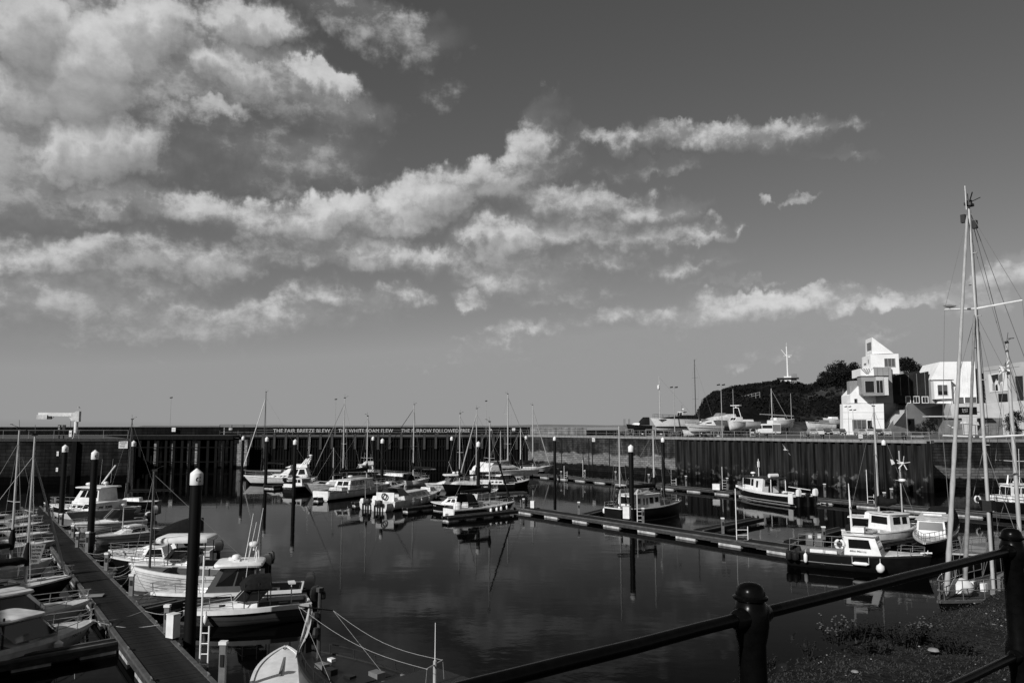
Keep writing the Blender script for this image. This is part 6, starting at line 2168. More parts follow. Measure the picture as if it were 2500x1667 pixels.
obj('life_ring', MB().tube([(b.L * .52 + cos(k * pi / 8) * .22, -.2 + sin(k * pi / 8) * .22, 1.4) for k in range(17)], .07, 6), M['gelold'], b.r, 60)
for k in range(4):
    obj('crate', MB().box(b.L * .5 - .4 * k, b.L * .5 - .4 * k + .3, .5, .9, 1.3, 1.45), M['gelold'], b.r)
b.rail(.1, .9, .3, .8, r=.018, m='black', low=False)
# limp flag on its stay
w0 = b.mw @ ya
f_top = D(755, 1474, (b.mw @ ya).y)
f_bot = D(722, 1606, (b.mw @ ya).y + .1)
rr = []
for i in range(12):
    t = i / 11
    c_ = f_top.lerp(f_bot, t)
    wdt = .04 + .22 * sin(pi * min(1, t * 1.15)) ** .8 if t < .9 else .1
    rr.append([c_ + Vector((j / 5 * wdt * 1.1, sin(j * 2.1 + i * .5) * .05, sin(j * 1.3) * .02)) for j in range(6)])
flg = thing('limp_flag', 'limp white and grey flag hanging from the dark boat at the bottom edge', 'flag', f_top)
mbf = MB().loft(rr, False, False, False)
mbf.v = [(v[0] - f_top.x, v[1] - f_top.y, v[2] - f_top.z) for v in mbf.v]
obj('cloth', mbf, M['sailcloth'], flg, 60)
mb2 = MB().loft([[r_[4] + Vector((.0, -.02, 0)), r_[5] + Vector((.03, -.02, 0))] for r_ in rr[2:9]], False, False, False)
mb2.v = [(v[0] - f_top.x, v[1] - f_top.y, v[2] - f_top.z) for v in mb2.v]
obj('dark_band', mb2, M['canvas'], flg)
# white tender lying beside its bow
t0, t1 = G(700, 1700, .5), G(706, 1592, .5)
t0.z = t1.z = 0
t0.x -= .15
t1.x -= .12
d = Boat('tender', 'white rounded tender lying beside the bow of the dark wooden boat', 'dinghy', t0 + Vector((-.3, 0, 0)), t1 + Vector((-.02, 0, 0)), 1.7, .55, .7, 'gel', 'gel', tw=.85, rake=.06, flare=.2, gunw=.07)
obj('thwart_strip', MB().box(d.L * .35, d.L * .85, -.1, -.02, .62, .66), M['midgrey'], d.r)
obj('deck_ring', MB().tube([(d.L * .93 + cos(k * pi / 6) * .07, sin(k * pi / 6) * .07, .75) for k in range(13)], .015, 5), M['black'], d.r)

# ------------------------------------------------------------ headland
HR = [(1600, 1060), (1660, 1050), (1690, 1022), (1700, 1006), (1708, 990), (1716, 975), (1735, 962), (1745, 958), (1752, 959), (1762, 953), (1790, 944), (1850, 938), (1880, 933), (1900, 930), (1920, 934), (1945, 936), (1975, 945),
      (1985, 936), (2010, 926), (2060, 925), (2120, 930), (2200, 932), (2320, 932), (2500, 930), (2800, 940)]


def hr(u):
    for i in range(len(HR) - 1):
        if HR[i][0] <= u <= HR[i + 1][0]:
            t = (u - HR[i][0]) / (HR[i + 1][0] - HR[i][0])
            return HR[i][1] * (1 - t) + HR[i + 1][1] * t
    return 1060


YR = 300.


def hill_z(x, y):
    u = 1250 + FPX * x / y * .99
    zr = height_at(0, YR, hr(u)) + mn.noise(Vector((x * .12, 0, 4))) * .7
    y0 = 226 + mn.noise(Vector((x * .02, 1, 0))) * 16
    t = (y - y0) / (YR - y0)
    if t <= 0:
        return QUAY - .5
    f = min(1, t) ** .75
    z = QUAY + (zr - QUAY) * f if t < 1 else zr - (y - YR) * .03
    k = max(0, sin(pi * min(1, t)))
    return z + k * (mn.noise(Vector((x * .05, y * .05, 0))) * 4.5 + mn.noise(Vector((x * .17, y * .17, 3))) * 1.6)


hv, hf = [], []
us = [1600 + i * 9 for i in range(134)]
yy = [212 + i * 3.4 for i in range(28)] + [310, 330, 370, 430]
for u in us:
    for y in yy:
        x = (u - 1250) / FPX / .99 * y
        hv.append((x, y, hill_z(x, y)))
m_ = len(yy)
for i in range(len(us) - 1):
    for j in range(m_ - 1):
        hf.append((i * m_ + j, (i + 1) * m_ + j, (i + 1) * m_ + j + 1, i * m_ + j + 1))
me = bpy.data.meshes.new('headland_hill')
me.from_pydata(hv, [], hf)
me.shade_smooth()
hm = bpy.data.materials.new('scrubby_slope_with_bare_scree')
hm.use_nodes = True
nt, bb, N, L = nodes_of(hm)
bb.inputs['Roughness'].default_value = 1
bb.inputs['Specular IOR Level'].default_value = .05
g = N('ShaderNodeNewGeometry')
n1 = N('ShaderNodeTexNoise'); n1.inputs['Scale'].default_value = .035; n1.inputs['Detail'].default_value = 6; n1.inputs['Roughness'].default_value = .6
L(g.outputs['Position'], n1.inputs['Vector'])
n2 = N('ShaderNodeTexNoise'); n2.inputs['Scale'].default_value = .5; n2.inputs['Detail'].default_value = 5
L(g.outputs['Position'], n2.inputs['Vector'])
r1 = N('ShaderNodeMapRange'); L(n1.outputs[0], r1.inputs[0]); r1.inputs[1].default_value = .5; r1.inputs[2].default_value = .62; r1.inputs[3].default_value = .006; r1.inputs[4].default_value = .05
r2 = N('ShaderNodeMapRange'); L(n2.outputs[0], r2.inputs[0]); r2.inputs[1].default_value = .3; r2.inputs[2].default_value = .7; r2.inputs[3].default_value = .4; r2.inputs[4].default_value = 1.4
k = N('ShaderNodeMath'); k.operation = 'MULTIPLY'; L(r1.outputs[0], k.inputs[0]); L(r2.outputs[0], k.inputs[1])
grey(hm, k.outputs[0])
obj('headland_hill', me, hm, kind='structure')


def leaf_cluster(mb, c, r, n, s, flat=.8):
    for i in range(n):
        a, b_ = random.uniform(0, 2 * pi), math.acos(random.uniform(-1, 1))
        q = r * random.uniform(.45, 1.05)
        p = Vector((c[0] + q * sin(b_) * cos(a), c[1] + q * sin(b_) * sin(a), c[2] + q * cos(b_) * flat))
        d1 = Vector((random.uniform(-1, 1), random.uniform(-1, 1), random.uniform(-1, 1))).normalized() * s * random.uniform(.6, 1.3)
        d2 = d1.cross(Vector((random.uniform(-1, 1), random.uniform(-1, 1), random.uniform(-1, 1)))).normalized() * s * .7
        mb.add([p - d1, p + d2, p + d1, p - d2], [(0, 1, 2, 3)])


def flat_obj(name, mb, m, parent=None, **kw):
    me = bpy.data.meshes.new(name)
    me.from_pydata(mb.v, [], mb.f)
    return obj(name, me, m, parent, **kw)


sc = MB()
for i in range(3400):
    u = random.uniform(1690, 2420)
    y = random.uniform(232, 302)
    if random.random() < .28:
        y = random.uniform(294, 303)
    x = (u - 1250) / FPX / .99 * y
    z = hill_z(x, y)
    if mn.noise(Vector((x * .035, y * .035, z * .035))) > .22 and y < 272:
        continue
    r = random.uniform(.35, .95)
    leaf_cluster(sc, (x, y, z + r * .2), r, 16, .38)
flat_obj('hillside_scrub', sc, M['scrub'], kind='stuff', label='dark scrub covering the headland behind the boatyard', cat='scrub')


def tree(lab, u, vtop, Y, w, zbase, blobs, seed, kind='broadleaf_tree', m='leaf'):
    random.seed(seed)
    p = D(u, vtop, Y)
    H_ = p.z - zbase
    t = thing(kind, lab, 'tree', (p.x, Y, zbase))
    tm = MB().tube([(0, 0, -.5), (.2, 0, H_ * .35), (-.1, .2, H_ * .7)], [w * .05, w * .035, w * .015], 7)
    for i in range(6):
        a = i * 1.05
        tm.tube([(0, 0, H_ * (.25 + .06 * i)), (cos(a) * w * .22, sin(a) * w * .22, H_ * (.45 + .06 * i))], [w * .02, w * .006], 5)
    obj('trunk', tm, M['bark'], t)
    cm_ = MB()
    for i in range(blobs):
        a = random.uniform(0, 2 * pi)
        h = random.random() ** .8
        rad = w * .5 * sin(pi * min(1, h * .78 + .16)) * random.uniform(.35, 1.0)
        r = w * random.uniform(.11, .19)
        c = (cos(a) * rad, sin(a) * rad, H_ * (.22 + .78 * h) - r * .7)
        leaf_cluster(cm_, c, r, 110, w * .022)
    flat_obj('crown', cm_, M[m], t)
    random.seed(seed + 1)
    return t


tree('tall dark tree on the headland left of the stacked white building', 2046, 880, 282, 13.5, 22, 60, 1)
tree('rounded dark tree touching the left edge of the white building', 2080, 882, 276, 12, 20, 52, 2)
tree('lower bushy tree at the left foot of the headland trees', 2000, 926, 288, 11, 20, 36, 3)
tree('broad low tree between the hut and the tall dark trees', 2024, 908, 284, 12, 20, 40, 33)
tree('dark tree immediately right of the white stacked blocks', 2211, 868, 250, 11, 14, 48, 4)
tree('sparse tree behind the sawtooth roof', 2240, 888, 255, 9, 14, 26, 5)
tree('feathery tree between the sawtooth hall and the white gabled house', 2262, 900, 255, 7, 14, 16, 6)
tree('thin-crowned tree just left of the white gabled house', 2280, 905, 258, 6, 14, 12, 7)

# coastguard hut and signal mast
hp = D(1924, 935, 292)
hut = thing('lookout_hut', 'white lookout hut with flat roof and tall signal mast on the headland top', 'lookout', (hp.x, hp.y, hp.z - .4), -.35)
obj('wall', MB().box(-3.1, 1.1, -2, 2, 0, 1.95), M['gel'], hut)
obj('wall', MB().box(1.12, 3.1, -1.8, 2, 0, 1.9), M['midgrey'], hut)
obj('roof', MB().box(-3.9, 3.9, -2.8, 2.8, 1.97, 2.3), M['black'], hut)
obj('upper_deck', MB().box(-1.4, 1.2, -1.2, 1.2, 2.32, 2.9), M['gel'], hut)
zt_ = height_at(hp.x, hp.y, 846) - hp.z + .4
zx_ = height_at(hp.x, hp.y, 868) - hp.z + .4
obj('signal_mast', MB().tube([(0, 0, 2.9), (0, 0, zt_ * .6), (-.1, 0, zt_)], [.34, .3, .2], 8), M['gel'], hut)
obj('yard_arm', MB().tube([(-1.3, 0, zx_), (1.6, 0, zx_)], .12, 6).tube([(-.3, 0, zx_), (-2.0, 0, zx_ + 2.3)], .12, 6).box(.3, 1.1, -.2, .2, zx_ - .7, zx_ - .3), M['gel'], hut)
obj('aerial', MB().tube([(-.1, 0, zt_), (-.1, 0, zt_ + 1.6)], .05, 5), M['gel'], hut)
rl = MB()
for i in range(6):
    rl.tube([(1.4 + i * .35, -1.2, 2.3), (1.4 + i * .35, -1.2, 3.6)], .05, 4)
rl.tube([(1.4, -1.2, 3.6), (3.15, -1.2, 3.6)], .05, 4).tube([(1.4, -1.2, 3.0), (3.15, -1.2, 3.0)], .05, 4)
obj('roof_railing', rl, M['steel'], hut)
bp_ = D(1725, 988, 288)
bk = thing('pillbox', 'small concrete lookout with two slit openings on the cliff edge', 'pillbox', (bp_.x, bp_.y, bp_.z - 1), -.2)
obj('wall', MB().box(-1.9, 1.9, -1.3, 1.3, 0, 1.5).box(-1.9, 1.9, -1.3, 1.3, 2.2, 3.0).box(-1.9, -1.3, -1.3, 1.3, 1.5, 2.2).box(-.2, .2, -1.3, 1.3, 1.5, 2.2).box(1.2, 1.9, -1.3, 1.3, 1.5, 2.2), M['conc'], bk)
ra_ = [D(1785, 975, 262), D(1815, 973, 262), D(1832, 968, 262), D(1855, 963, 262)]
hr_ = thing('path_fence', 'pale hand rail beside the path across the headland slope', 'fence', ra_[0])
mbr = MB()
for o_ in (0, .75):
    mbr.tube([p - ra_[0] + Vector((0, 0, o_)) for p in ra_], .07, 5)
obj('rails', mbr, M['lampgrey'], hr_)
pm_ = MB().tube([(0, 0, -1.2), (0, 0, .9)], .08, 5).mesh('fence_post')
for i in range(8):
    t = i / 7 * 3
    j = min(2, int(t))
    o = obj('fence_post', pm_, M['lampgrey'], hr_)
    o.location = ra_[j].lerp(ra_[j + 1], t - j) - ra_[0]

# ------------------------------------------------------------ the arts building on the east quay
PHI = -radians(10)
e1 = Vector((cos(PHI), sin(PHI), 0))
e2 = Vector((-sin(PHI), cos(PHI), 0))
OB = D(2057, 1060, 185)
OB.z = QUAY


def BP(x, y, q):
    """region-7 zoom pixel -> (s, z) on the facade plane q metres behind the front"""
    d = ray(2040 + x / 4.9, 780 + y / 4.9)
    c = Vector((0, 0, EYE))
    t = ((OB + e2 * q - c).dot(e2)) / d.dot(e2)
    p = c + d * t
    return (p - OB).dot(e1), p.z - QUAY


bld = thing('arts_centre', 'cluster of stacked white and grey angular arts buildings on the quay at right', 'building', OB, PHI)


def blk(name, poly, q0, q1, m, parent=None, exact=False):
    pts = [BP(x, y, q0) for x, y in poly]
    return obj(name, MB().prism(pts, q0, q1, lambda a, b, d: (a, d, b)), M[m], parent or bld)


def slant(name, poly, xa, qa, xb, qb, th, m, parent=None):
    pts = []
    for x, y in poly:
        q = qa + (x - xa) / (xb - xa) * (qb - qa)
        s_, z_ = BP(x, y, q)
        pts.append((s_, q, z_))
    n = len(pts)
    mb = MB().add([p for p in pts] + [(p[0], p[1] + th, p[2]) for p in pts], [tuple(range(n))[::-1], tuple(range(n, 2 * n))] + [(i, (i + 1) % n, n + (i + 1) % n, n + i) for i in range(n)])
    return obj(name, mb, M[m], parent or bld)


def win(x0, y0, x1, y1, q, n=1, parent=None, m='glass', fm='alu', fr=.10, mull=.06, gap=0, blind=0):
    s0, z1 = BP(x0, y0, q)
    s1, z0 = BP(x1, y1, q)
    z1 = max(z1, BP(x1, y0, q)[1] * .5 + z1 * .5)
    f = MB()
    f.box(s0, s1, q - .12, q + .02, z0, z0 + fr).box(s0, s1, q - .12, q + .02, z1 - fr, z1)
    f.box(s0, s0 + fr, q - .12, q + .02, z0 + fr, z1 - fr).box(s1 - fr, s1, q - .12, q + .02, z0 + fr, z1 - fr)
    w = (s1 - s0 - 2 * fr - mull * (n - 1)) / n
    for i in range(n - 1):
        a = s0 + fr + (i + 1) * w + i * mull
        f.box(a, a + mull, q - .10, q + .02, z0 + fr, z1 - fr)
    o = obj('window', f, M[fm], parent or bld)
    for i in range(n):
        a = s0 + fr + i * (w + mull)
        zz = z0 + fr + (z1 - z0 - 2 * fr) * (1 - blind)
        obj('pane', MB().box(a, a + w, q - .06, q - .03, z0 + fr, zz), M[m], o)
        if blind:
            obj('blind', MB().box(a, a + w, q - .06, q - .03, zz + .005, z1 - fr), M['screen'], o)
    return o


def ribs(x0, y0, x1, y1, q, n, m, parent=None, x0b=None):
    s0, z1 = BP(x0, y0, q)
    s1, z0 = BP(x1, y1, q)
    me_ = MB().box(-.05, .05, q - .12, q - .01, z0, z1).mesh('seam')
    for i in range(n):
        o = obj('seam', me_, M[m], parent or bld)
        o.location.x = s0 + (s1 - s0) * (i + .5) / n


base = blk('base_wall', [(88, 1010), (575, 996), (585, 1385), (92, 1385)], 0, 3, 'render')
for y in (1112, 1188):
    s0, z = BP(90, y, 0)
    s1, _ = BP(578, y, 0)
    obj('joint', MB().box(s0, s1, -.015, .0, z, z + .05), M['conc'], base)
win(195, 1195, 372, 1330, 0, 3, base, 'screen', 'alu', .08)
win(375, 1203, 440, 1320, 0, 1, base, 'glass', 'alu', .08)
blk('gable_wall', [(178, 999), (175, 900), (308, 757), (308, 912), (484, 912), (492, 998)], .3, 9, 'render')
blk('side_cladding', [(168, 735), (302, 728), (302, 998), (176, 998)], 1.2, 4, 'clad')
ribs(168, 735, 302, 905, 1.2, 8, 'clad')
win(220, 945, 260, 1000, .3, 1, fr=.08)
blk('shaft', [(458, 568), (665, 572), (692, 998), (488, 998)], .1, 9, 'clad')
ribs(460, 575, 662, 680, .1, 3, 'clad')
blk('shaft_head', [(298, 583), (425, 588), (465, 568), (465, 682), (300, 682)], .9, 9, 'render')
for i in range(4):
    blk('roof_slat', [(300 + i * 30, 585), (314 + i * 30, 585), (380 + i * 16, 650), (366 + i * 16, 650)], .7, .85, 'clad')
blk('white_wedge', [(462, 575), (462, 682), (375, 682)], .5, .88, 'render')
bay = blk('bay', [(306, 682), (630, 680), (636, 905), (345, 912), (318, 890)], -2.6, 1.0, 'clad')
win(343, 730, 470, 878, -2.6, 1, bay, 'glass', 'alu', .12, .08)
win(478, 724, 575, 882, -2.6, 2, bay, 'glass', 'alu', .12, .08)
ribs(578, 690, 636, 903, -2.6, 5, 'render', bay)
ribs(478, 684, 575, 722, -2.6, 7, 'render', bay)
s0, z0 = BP(306, 682, -2.6)
s1, _ = BP(632, 682, -2.6)
obj('coping_strip', MB().box(s0 - .1, s1 + .1, -2.75, 1.0, z0, z0 + .16), M['black'], bay)
wb = blk('white_block', [(416, 420), (752, 408), (766, 650), (425, 650)], .9, 8.5, 'render')
win(578, 464, 716, 566, .9, 3, wb, 'screen', 'alu', .10, .08)
tp = blk('top_wedge', [(436, 212), (692, 403), (438, 414)], 1.6, 7.4, 'render')
# windows in the left-hand end walls
def side_win(s, q0, q1, z0, z1, parent, n=1):
    f = MB()
    f.box(s - .08, s + .02, q0, q1, z0, z0 + .1).box(s - .08, s + .02, q0, q1, z1 - .1, z1).box(s - .08, s + .02, q0, q0 + .1, z0 + .1, z1 - .1).box(s - .08, s + .02, q1 - .1, q1, z0 + .1, z1 - .1)
    o = obj('window', f, M['alu'], parent)
    w = (q1 - q0 - .2) / n
    for i in range(n):
        obj('pane', MB().box(s - .05, s - .02, q0 + .1 + i * w + .02, q0 + .1 + (i + 1) * w - .02, z0 + .1, z1 - .1), M['screen'], o)


sL, zL = BP(437, 300, 1.6)
side_win(sL, 2.0, 6.0, BP(437, 400, 1.6)[1], BP(437, 262, 1.6)[1], tp, 2)
sL, _ = BP(420, 500, .9)
side_win(sL, 4.5, 6.8, BP(420, 530, .9)[1], BP(420, 503, .9)[1], wb)
side_win(sL, 2.2, 3.0, BP(420, 520, .9)[1], BP(420, 468, .9)[1], wb)
hall = blk('hall', [(680, 700), (720, 665), (990, 612), (1015, 640), (1112, 618), (1120, 1000), (690, 1000)], 9.5, 26, 'claddark')
for i in range(22):
    x = 692 + i * 19.5
    yt = 705 - i * 4.2
    s, z1 = BP(x, max(632, yt), 9.5)
    _, z0 = BP(x, 905, 9.5)
    obj('seam', MB().box(s - .06, s + .06, 9.36, 9.49, z0, z1), M['midgrey'] if i % 5 == 4 else M['claddark'], hall)
win(832, 915, 900, 1000, 9.3, 1, hall, 'glass', 'gel', .14)
win(925, 915, 1005, 1000, 9.3, 2, hall, 'glass', 'gel', .14)
win(1028, 918, 1112, 1000, 9.3, 2, hall, 'glass', 'gel', .14)
tw_ = slant('terrace_wall', [(600, 1385), (604, 1325), (735, 1132), (785, 1130), (872, 998), (1350, 1003), (1362, 1145), (1366, 1385)], 600, 1.0, 1366, 21.0, 1.2, 'concgrey')
slant('stair_side_wall', [(530, 1385), (530, 1300), (577, 1290), (577, 998), (752, 1000), (752, 1100), (752, 1385)], 530, 5.6, 752, 11.4, 1.2, 'concgrey')
blk('terrace_floor', [(755, 1060), (880, 1000), (1355, 1000), (1355, 1010), (755, 1110)], 12, 24, 'concgrey')
s0, z0 = BP(522, 1335, 4)
s1, z1 = BP(738, 1078, 4)
wd_ = BP(600, 1335, 4)[0] - s0
stt = obj('stair_string', MB().prism([(s0, z0 - .6), (s0 + wd_, z0 - .6), (s1 + wd_, z1 - .5), (s1, z1 - .5)], 3.4, 5.5, lambda a, b, d: (a, d, b)), M['concpale'], bld)
sm_ = MB().box(0, wd_, 3.35, 5.55, 0, .2).mesh('stair_step')
for i in range(22):
    o = obj('stair_step', sm_, M['concpale'], stt)
    o.location = (s0 + (s1 - s0) * i / 21, 0, z0 - .3 + (z1 - z0) * i / 21)
win(865, 1185, 950, 1330, 7.2, 1, tw_, 'dark', 'black', .08)
wh = blk('gabled_house', [(1215, 1000), (1190, 760), (1140, 716), (1250, 506), (1664, 500), (1692, 1000)], 7.6, 20, 'render')
blk('house_side_shade', [(1150, 1000), (1138, 718), (1192, 762), (1216, 1000)], 7.9, 20, 'concgrey')  # grey colour paints the shade on the white house's left side
bay2 = blk('bay', [(1170, 728), (1378, 718), (1392, 944), (1186, 952)], 5.8, 7.7, 'render')
win(1212, 778, 1346, 908, 5.8, 2, bay2, 'glass', 'gel', .10, .10, blind=.6)
s0, z0 = BP(1168, 730, 5.7)
s1, _ = BP(1412, 716, 5.7)
obj('coping_strip', MB().box(s0, s1, 5.6, 7.7, z0 + .05, z0 + .2), M['black'], bay2)
blk('low_gable', [(1218, 1003), (1218, 985), (1286, 952), (1400, 972), (1400, 1003)], 6.6, 7.5, 'render')
win(1470, 930, 1532, 1000, 7.6, 1, wh, 'screen', 'black', .06)
win(1540, 926, 1612, 998, 7.6, 1, wh, 'screen', 'gel', .06)
win(1618, 924, 1688, 997, 7.6, 1, wh, 'screen', 'gel', .06)
for x in (1500, 1440, 1560, 1620):
    s0, z1 = BP(x, 512, 7.6)
    _, z0 = BP(x, 915, 7.6)
    obj('seam', MB().box(s0 - .03, s0 + .03, 7.54, 7.59, z0, z1), M['render'], wh)
jb = blk('quay_wall_panel', [(1365, 1004), (1690, 1004), (2420, 965), (2420, 1385), (1430, 1385)], 4.4, 9, 'concpale')
for x in (1560, 1800, 2000, 2200):
    s0, z1 = BP(x, 1010, 4.4)
    obj('joint', MB().box(s0, s0 + .05, 4.37, 4.4, 0, z1), M['conc'], jb)
s0, z1 = BP(1424, 1046, 4.4)
s1, z0 = BP(1690, 1132, 4.4)
obj('painted_opening_shade', MB().box(s0, s1, 4.25, 4.4, z0, z1), M['dark'], jb)  # flat dark slab on the wall paints the shade inside the opening
for txt, yc in (('EAST', 1076), ('QUAY', 1102)):
    a_, zc = BP(1516, yc, 4.2)
    b_, _ = BP(1582, yc, 4.2)
    letter(txt, jb, ((a_ + b_) / 2, 4.24, zc), 0, b_ - a_, .42, 'letter')
gh = blk('grey_house', [(1768, 572), (2205, 508), (2420, 500), (2420, 990), (1790, 1000)], 5.6, 20, 'concgrey')
for (x0, y0, x1, y1) in ((1772, 622, 2200, 562), (1785, 1000, 2160, 985)):
    p0, p1 = BP(x0, y0, 5.6), BP(x1, y1, 5.6)
    obj('joint', MB().prism([(p0[0], p0[1]), (p1[0], p1[1]), (p1[0], p1[1] + .07), (p0[0], p0[1] + .07)], 5.56, 5.6, lambda a, b, d: (a, d, b)), M['midgrey'], gh)
ps = blk('poster', [(1828, 658), (2072, 618), (2092, 848), (1846, 870)], 5.45, 5.6, 'sign', gh)
for poly, mm in (([(1862, 665), (1918, 655), (1918, 720), (1895, 770), (1880, 740)], 'cardark'), ([(1918, 655), (1945, 650), (1945, 720), (1930, 735), (1918, 700)], 'black'), ([(1950, 648), (1996, 642), (2000, 740), (1975, 745), (1960, 790), (1945, 760)], 'midgrey'),
                 ([(1875, 770), (1905, 760), (1908, 850), (1878, 852)], 'clad'), ([(1912, 785), (1935, 770), (1945, 850), (1915, 850)], 'black'), ([(1962, 780), (1990, 760), (1998, 845), (1966, 848)], 'concgrey')):
    blk('print_patch', poly, 5.42, 5.449, mm, ps)
win(1944, 886, 2058, 984, 5.6, 2, gh, 'glass', 'black', .05)
blk('dark_shutter', [(2148, 678), (2238, 672), (2250, 965), (2178, 968)], 5.5, 5.6, 'claddark', gh)
blk('painted_gap_shade', [(1732, 645), (1765, 640), (1785, 1000), (1740, 1000)], 5.2, 5.55, 'dark')  # dark strip paints the shade of the gap between the houses
for i in range(5):
    blk('tooth', [(1764, 780 + i * 46), (1778 + i * 2, 780 + i * 46), (1780 + i * 2, 808 + i * 46), (1766, 808 + i * 46)], 5.15, 5.5, 'dark')


def quay_pt(u, Y, z=QUAY):
    p = D(u, 1040, Y)
    return Vector((p.x, Y, z))


# containers
def container(lab, u0, u1, Y, h, mark):
    a, c = quay_pt(u0, Y), quay_pt(u1, Y)
    w = c.x - a.x
    t = thing('shipping_container', lab, 'container', a, -.1)
    obj('body', MB().box(0, w, 0, 2.6, .1, h), M['steelcrate'], t)
    for i in range(14):
        if i % 7 == 0:
            continue
        obj('corrugation', MB().box(.15, w - .15, -.05, -.002, h * i / 14, h * i / 14 + .1), M['steelcrate'], t)
    for x in (0, w * .33, w * .64, w - .12):
        obj('door_bar', MB().box(x, x + .1, -.1, -.052, .15, h - .05), M['postmetal'], t)
    if mark == 'bird':
        obj('painted_emblem', MB().add([(w * .2, -.12, h * .62), (w * .36, -.12, h * .56), (w * .4, -.12, h * .5), (w * .34, -.12, h * .53), (w * .22, -.12, h * .58)], [(0, 1, 2, 3, 4)])
            .add([(w * .58, -.12, h * .56), (w * .72, -.12, h * .62), (w * .60, -.12, h * .52)], [(0, 1, 2)]).add([(w * .40, -.12, h * .46), (w * .5, -.12, h * .40), (w * .58, -.12, h * .46), (w * .5, -.12, h * .52)], [(0, 1, 2, 3)]), M['letter'], t)
    else:
        obj('painted_emblem', MB().add([(w * .04, -.12, h * .92), (w * .12, -.12, h * .88), (w * .2, -.12, h * .92), (w * .2, -.12, h * .74), (w * .12, -.12, h * .77), (w * .04, -.12, h * .74)], [(0, 1, 2, 3, 4, 5)])
            .box(w * .04, w * .14, -.13, -.12, h * .55, h * .60).lathe([(.01, 0), (.14, .01), (.14, .02), (.01, .03)], 10, (w * .22, -.12, h * .56)), M['letter'], t)


container('grey container kiosk with pale bird emblem below the arts building', 2303, 2347, 172, 3.75, 'bird')
container('wide grey container with white emblem right of the ketch mast', 2400, 2445, 172, 3.8, 'mark')
o = thing('parasol', 'pale sloping canopy on poles between the two containers', 'canopy', quay_pt(2364, 168), 0)
obj('cloth', MB().hexa([(-1.2, -1, 2.5), (1.8, -1, 2.2), (1.8, 1, 2.2), (-1.2, 1, 2.5), (-1.0, -1, 3.0), (1.6, -1, 2.9), (1.6, 1, 2.9), (-1.0, 1, 3.0)]), M['gelold'], o)
for x in (-1, 1.5):
    obj('pole', MB().tube([(x, 0, 0), (x, 0, 2.4)], .06, 5), M['black'], o)
obj('awning_roof', MB().box(-6, 7.5, -.2, 3, 0, .25), M['concpale'], loc=quay_pt(2338, 171, QUAY + 4.0), rz=-.1, label='long flat pale roof slab running over the two containers', cat='roof slab')
for (u, vt, Y, w, lab, sd_) in ((2268, 1016, 180, 4.6, 'dark round bush against the shaded terrace wall', 21), (2250, 1028, 179, 3.0, 'smaller bush left of the dark round bush', 22), (2478, 1000, 168, 4.5, 'dark shrub in front of the right-hand container', 23), (2462, 1008, 167, 3.2, 'lower dark shrub left of the right-edge shrub', 24), (2128, 1040, 183, 2.0, 'small bush at the foot of the stairs', 25)):
    tree(lab, u, vt, Y, w, QUAY, 22, sd_, 'shrub')

# ------------------------------------------------------------ things standing on the quay
def lamp(lab, u, vt, Y, two=True, zb=QUAY, m='lampgrey', fl=True, r=.09):
    p = D(u, vt, Y)
    t = thing('floodlight_column', lab, 'lamp post', (p.x, Y, zb))
    h = p.z - zb
    obj('column', MB().tube([(0, 0, 0), (0, 0, h)], [r * 1.1, r * .6], 6), M[m], t)
    if fl:
        for s in ((-1, 1) if two else (0,)):
            obj('lamp_head', MB().hexa([(s * .2 - .25 + s * .25, -.2, h), (s * .2 + .25 + s * .25, -.2, h + .05), (s * .2 + .25 + s * .25, .2, h + .05), (s * .2 - .25 + s * .25, .2, h),
                                        (s * .2 - .25 + s * .25, -.2, h + .2), (s * .2 + .25 + s * .25, -.2, h + .3), (s * .2 + .25 + s * .25, .2, h + .3), (s * .2 - .25 + s * .25, .2, h + .2)]), M['black'], t)
    return t


lamp('twin floodlight column in front of the white yard yacht', 1645, 947, 146)
lamp('twin floodlight column at the foot of the headland, left of the hut', 1760, 941, 140)
lamp('slim column with small head behind the yard boats', 1789, 949, 205, False)
lamp('lamp post standing before the bare scree slope', 1930, 960, 196)
lamp('lamp post against the trees left of the arts building', 2058, 952, 200)
lamp('left of two thin lamp posts in front of the white base wall', 2070, 994, 178, True, r=.06)
lamp('right of two thin lamp posts in front of the white base wall', 2082, 1002, 176, True, r=.06)
lamp('plain pole before the shaded terrace wall', 2212, 992, 178, False, fl=False, r=.07)
lamp('thin light pole on the pier between crane and steps', 418, 972, 178, False, r=.05)
lamp('thin light pole on the pier above the word BLEW', 820, 976, 179, False, r=.05)
lamp('thin light pole on the pier right of the word FREE', 1187, 980, 179, False, r=.05)

# white minibus
vp = quay_pt(1842, 181)
van = thing('van', 'white minibus parked on the quay above the sheet piling', 'van', (vp.x, vp.y, QUAY), -.10)
L_ = 5.9
body = [(0, .45), (0, 1.05), (.55, 1.35), (1.15, 2.2), (1.5, 2.55), (L_ - .1, 2.6), (L_, 2.4), (L_, .45)]
obj('body', MB().prism(body, 0, 2.0, lambda a, b, d: (a, d, b)), M['gel'], van)
obj('side_window', MB().box(1.75, 4.0, -.012, .0, 1.5, 2.2), M['glass'], van)
obj('side_window', MB().prism([(.75, 1.42), (1.6, 1.42), (1.6, 2.15), (1.28, 2.15)], -.012, 0, lambda a, b, d: (a, d, b)), M['glass'], van)
obj('windscreen', MB().hexa([(.52, .15, 1.40), (.54, .15, 1.36), (.54, 1.85, 1.36), (.52, 1.85, 1.40), (1.08, .2, 2.18), (1.1, .2, 2.16), (1.1, 1.8, 2.16), (1.08, 1.8, 2.18)]), M['glass'], van)
obj('bumper', MB().box(-.08, .1, .05, 1.95, .4, .7), M['black'], van)
obj('rear_panel', MB().box(4.1, L_ - .05, -.014, 0, .8, 2.35), M['midgrey'], van)
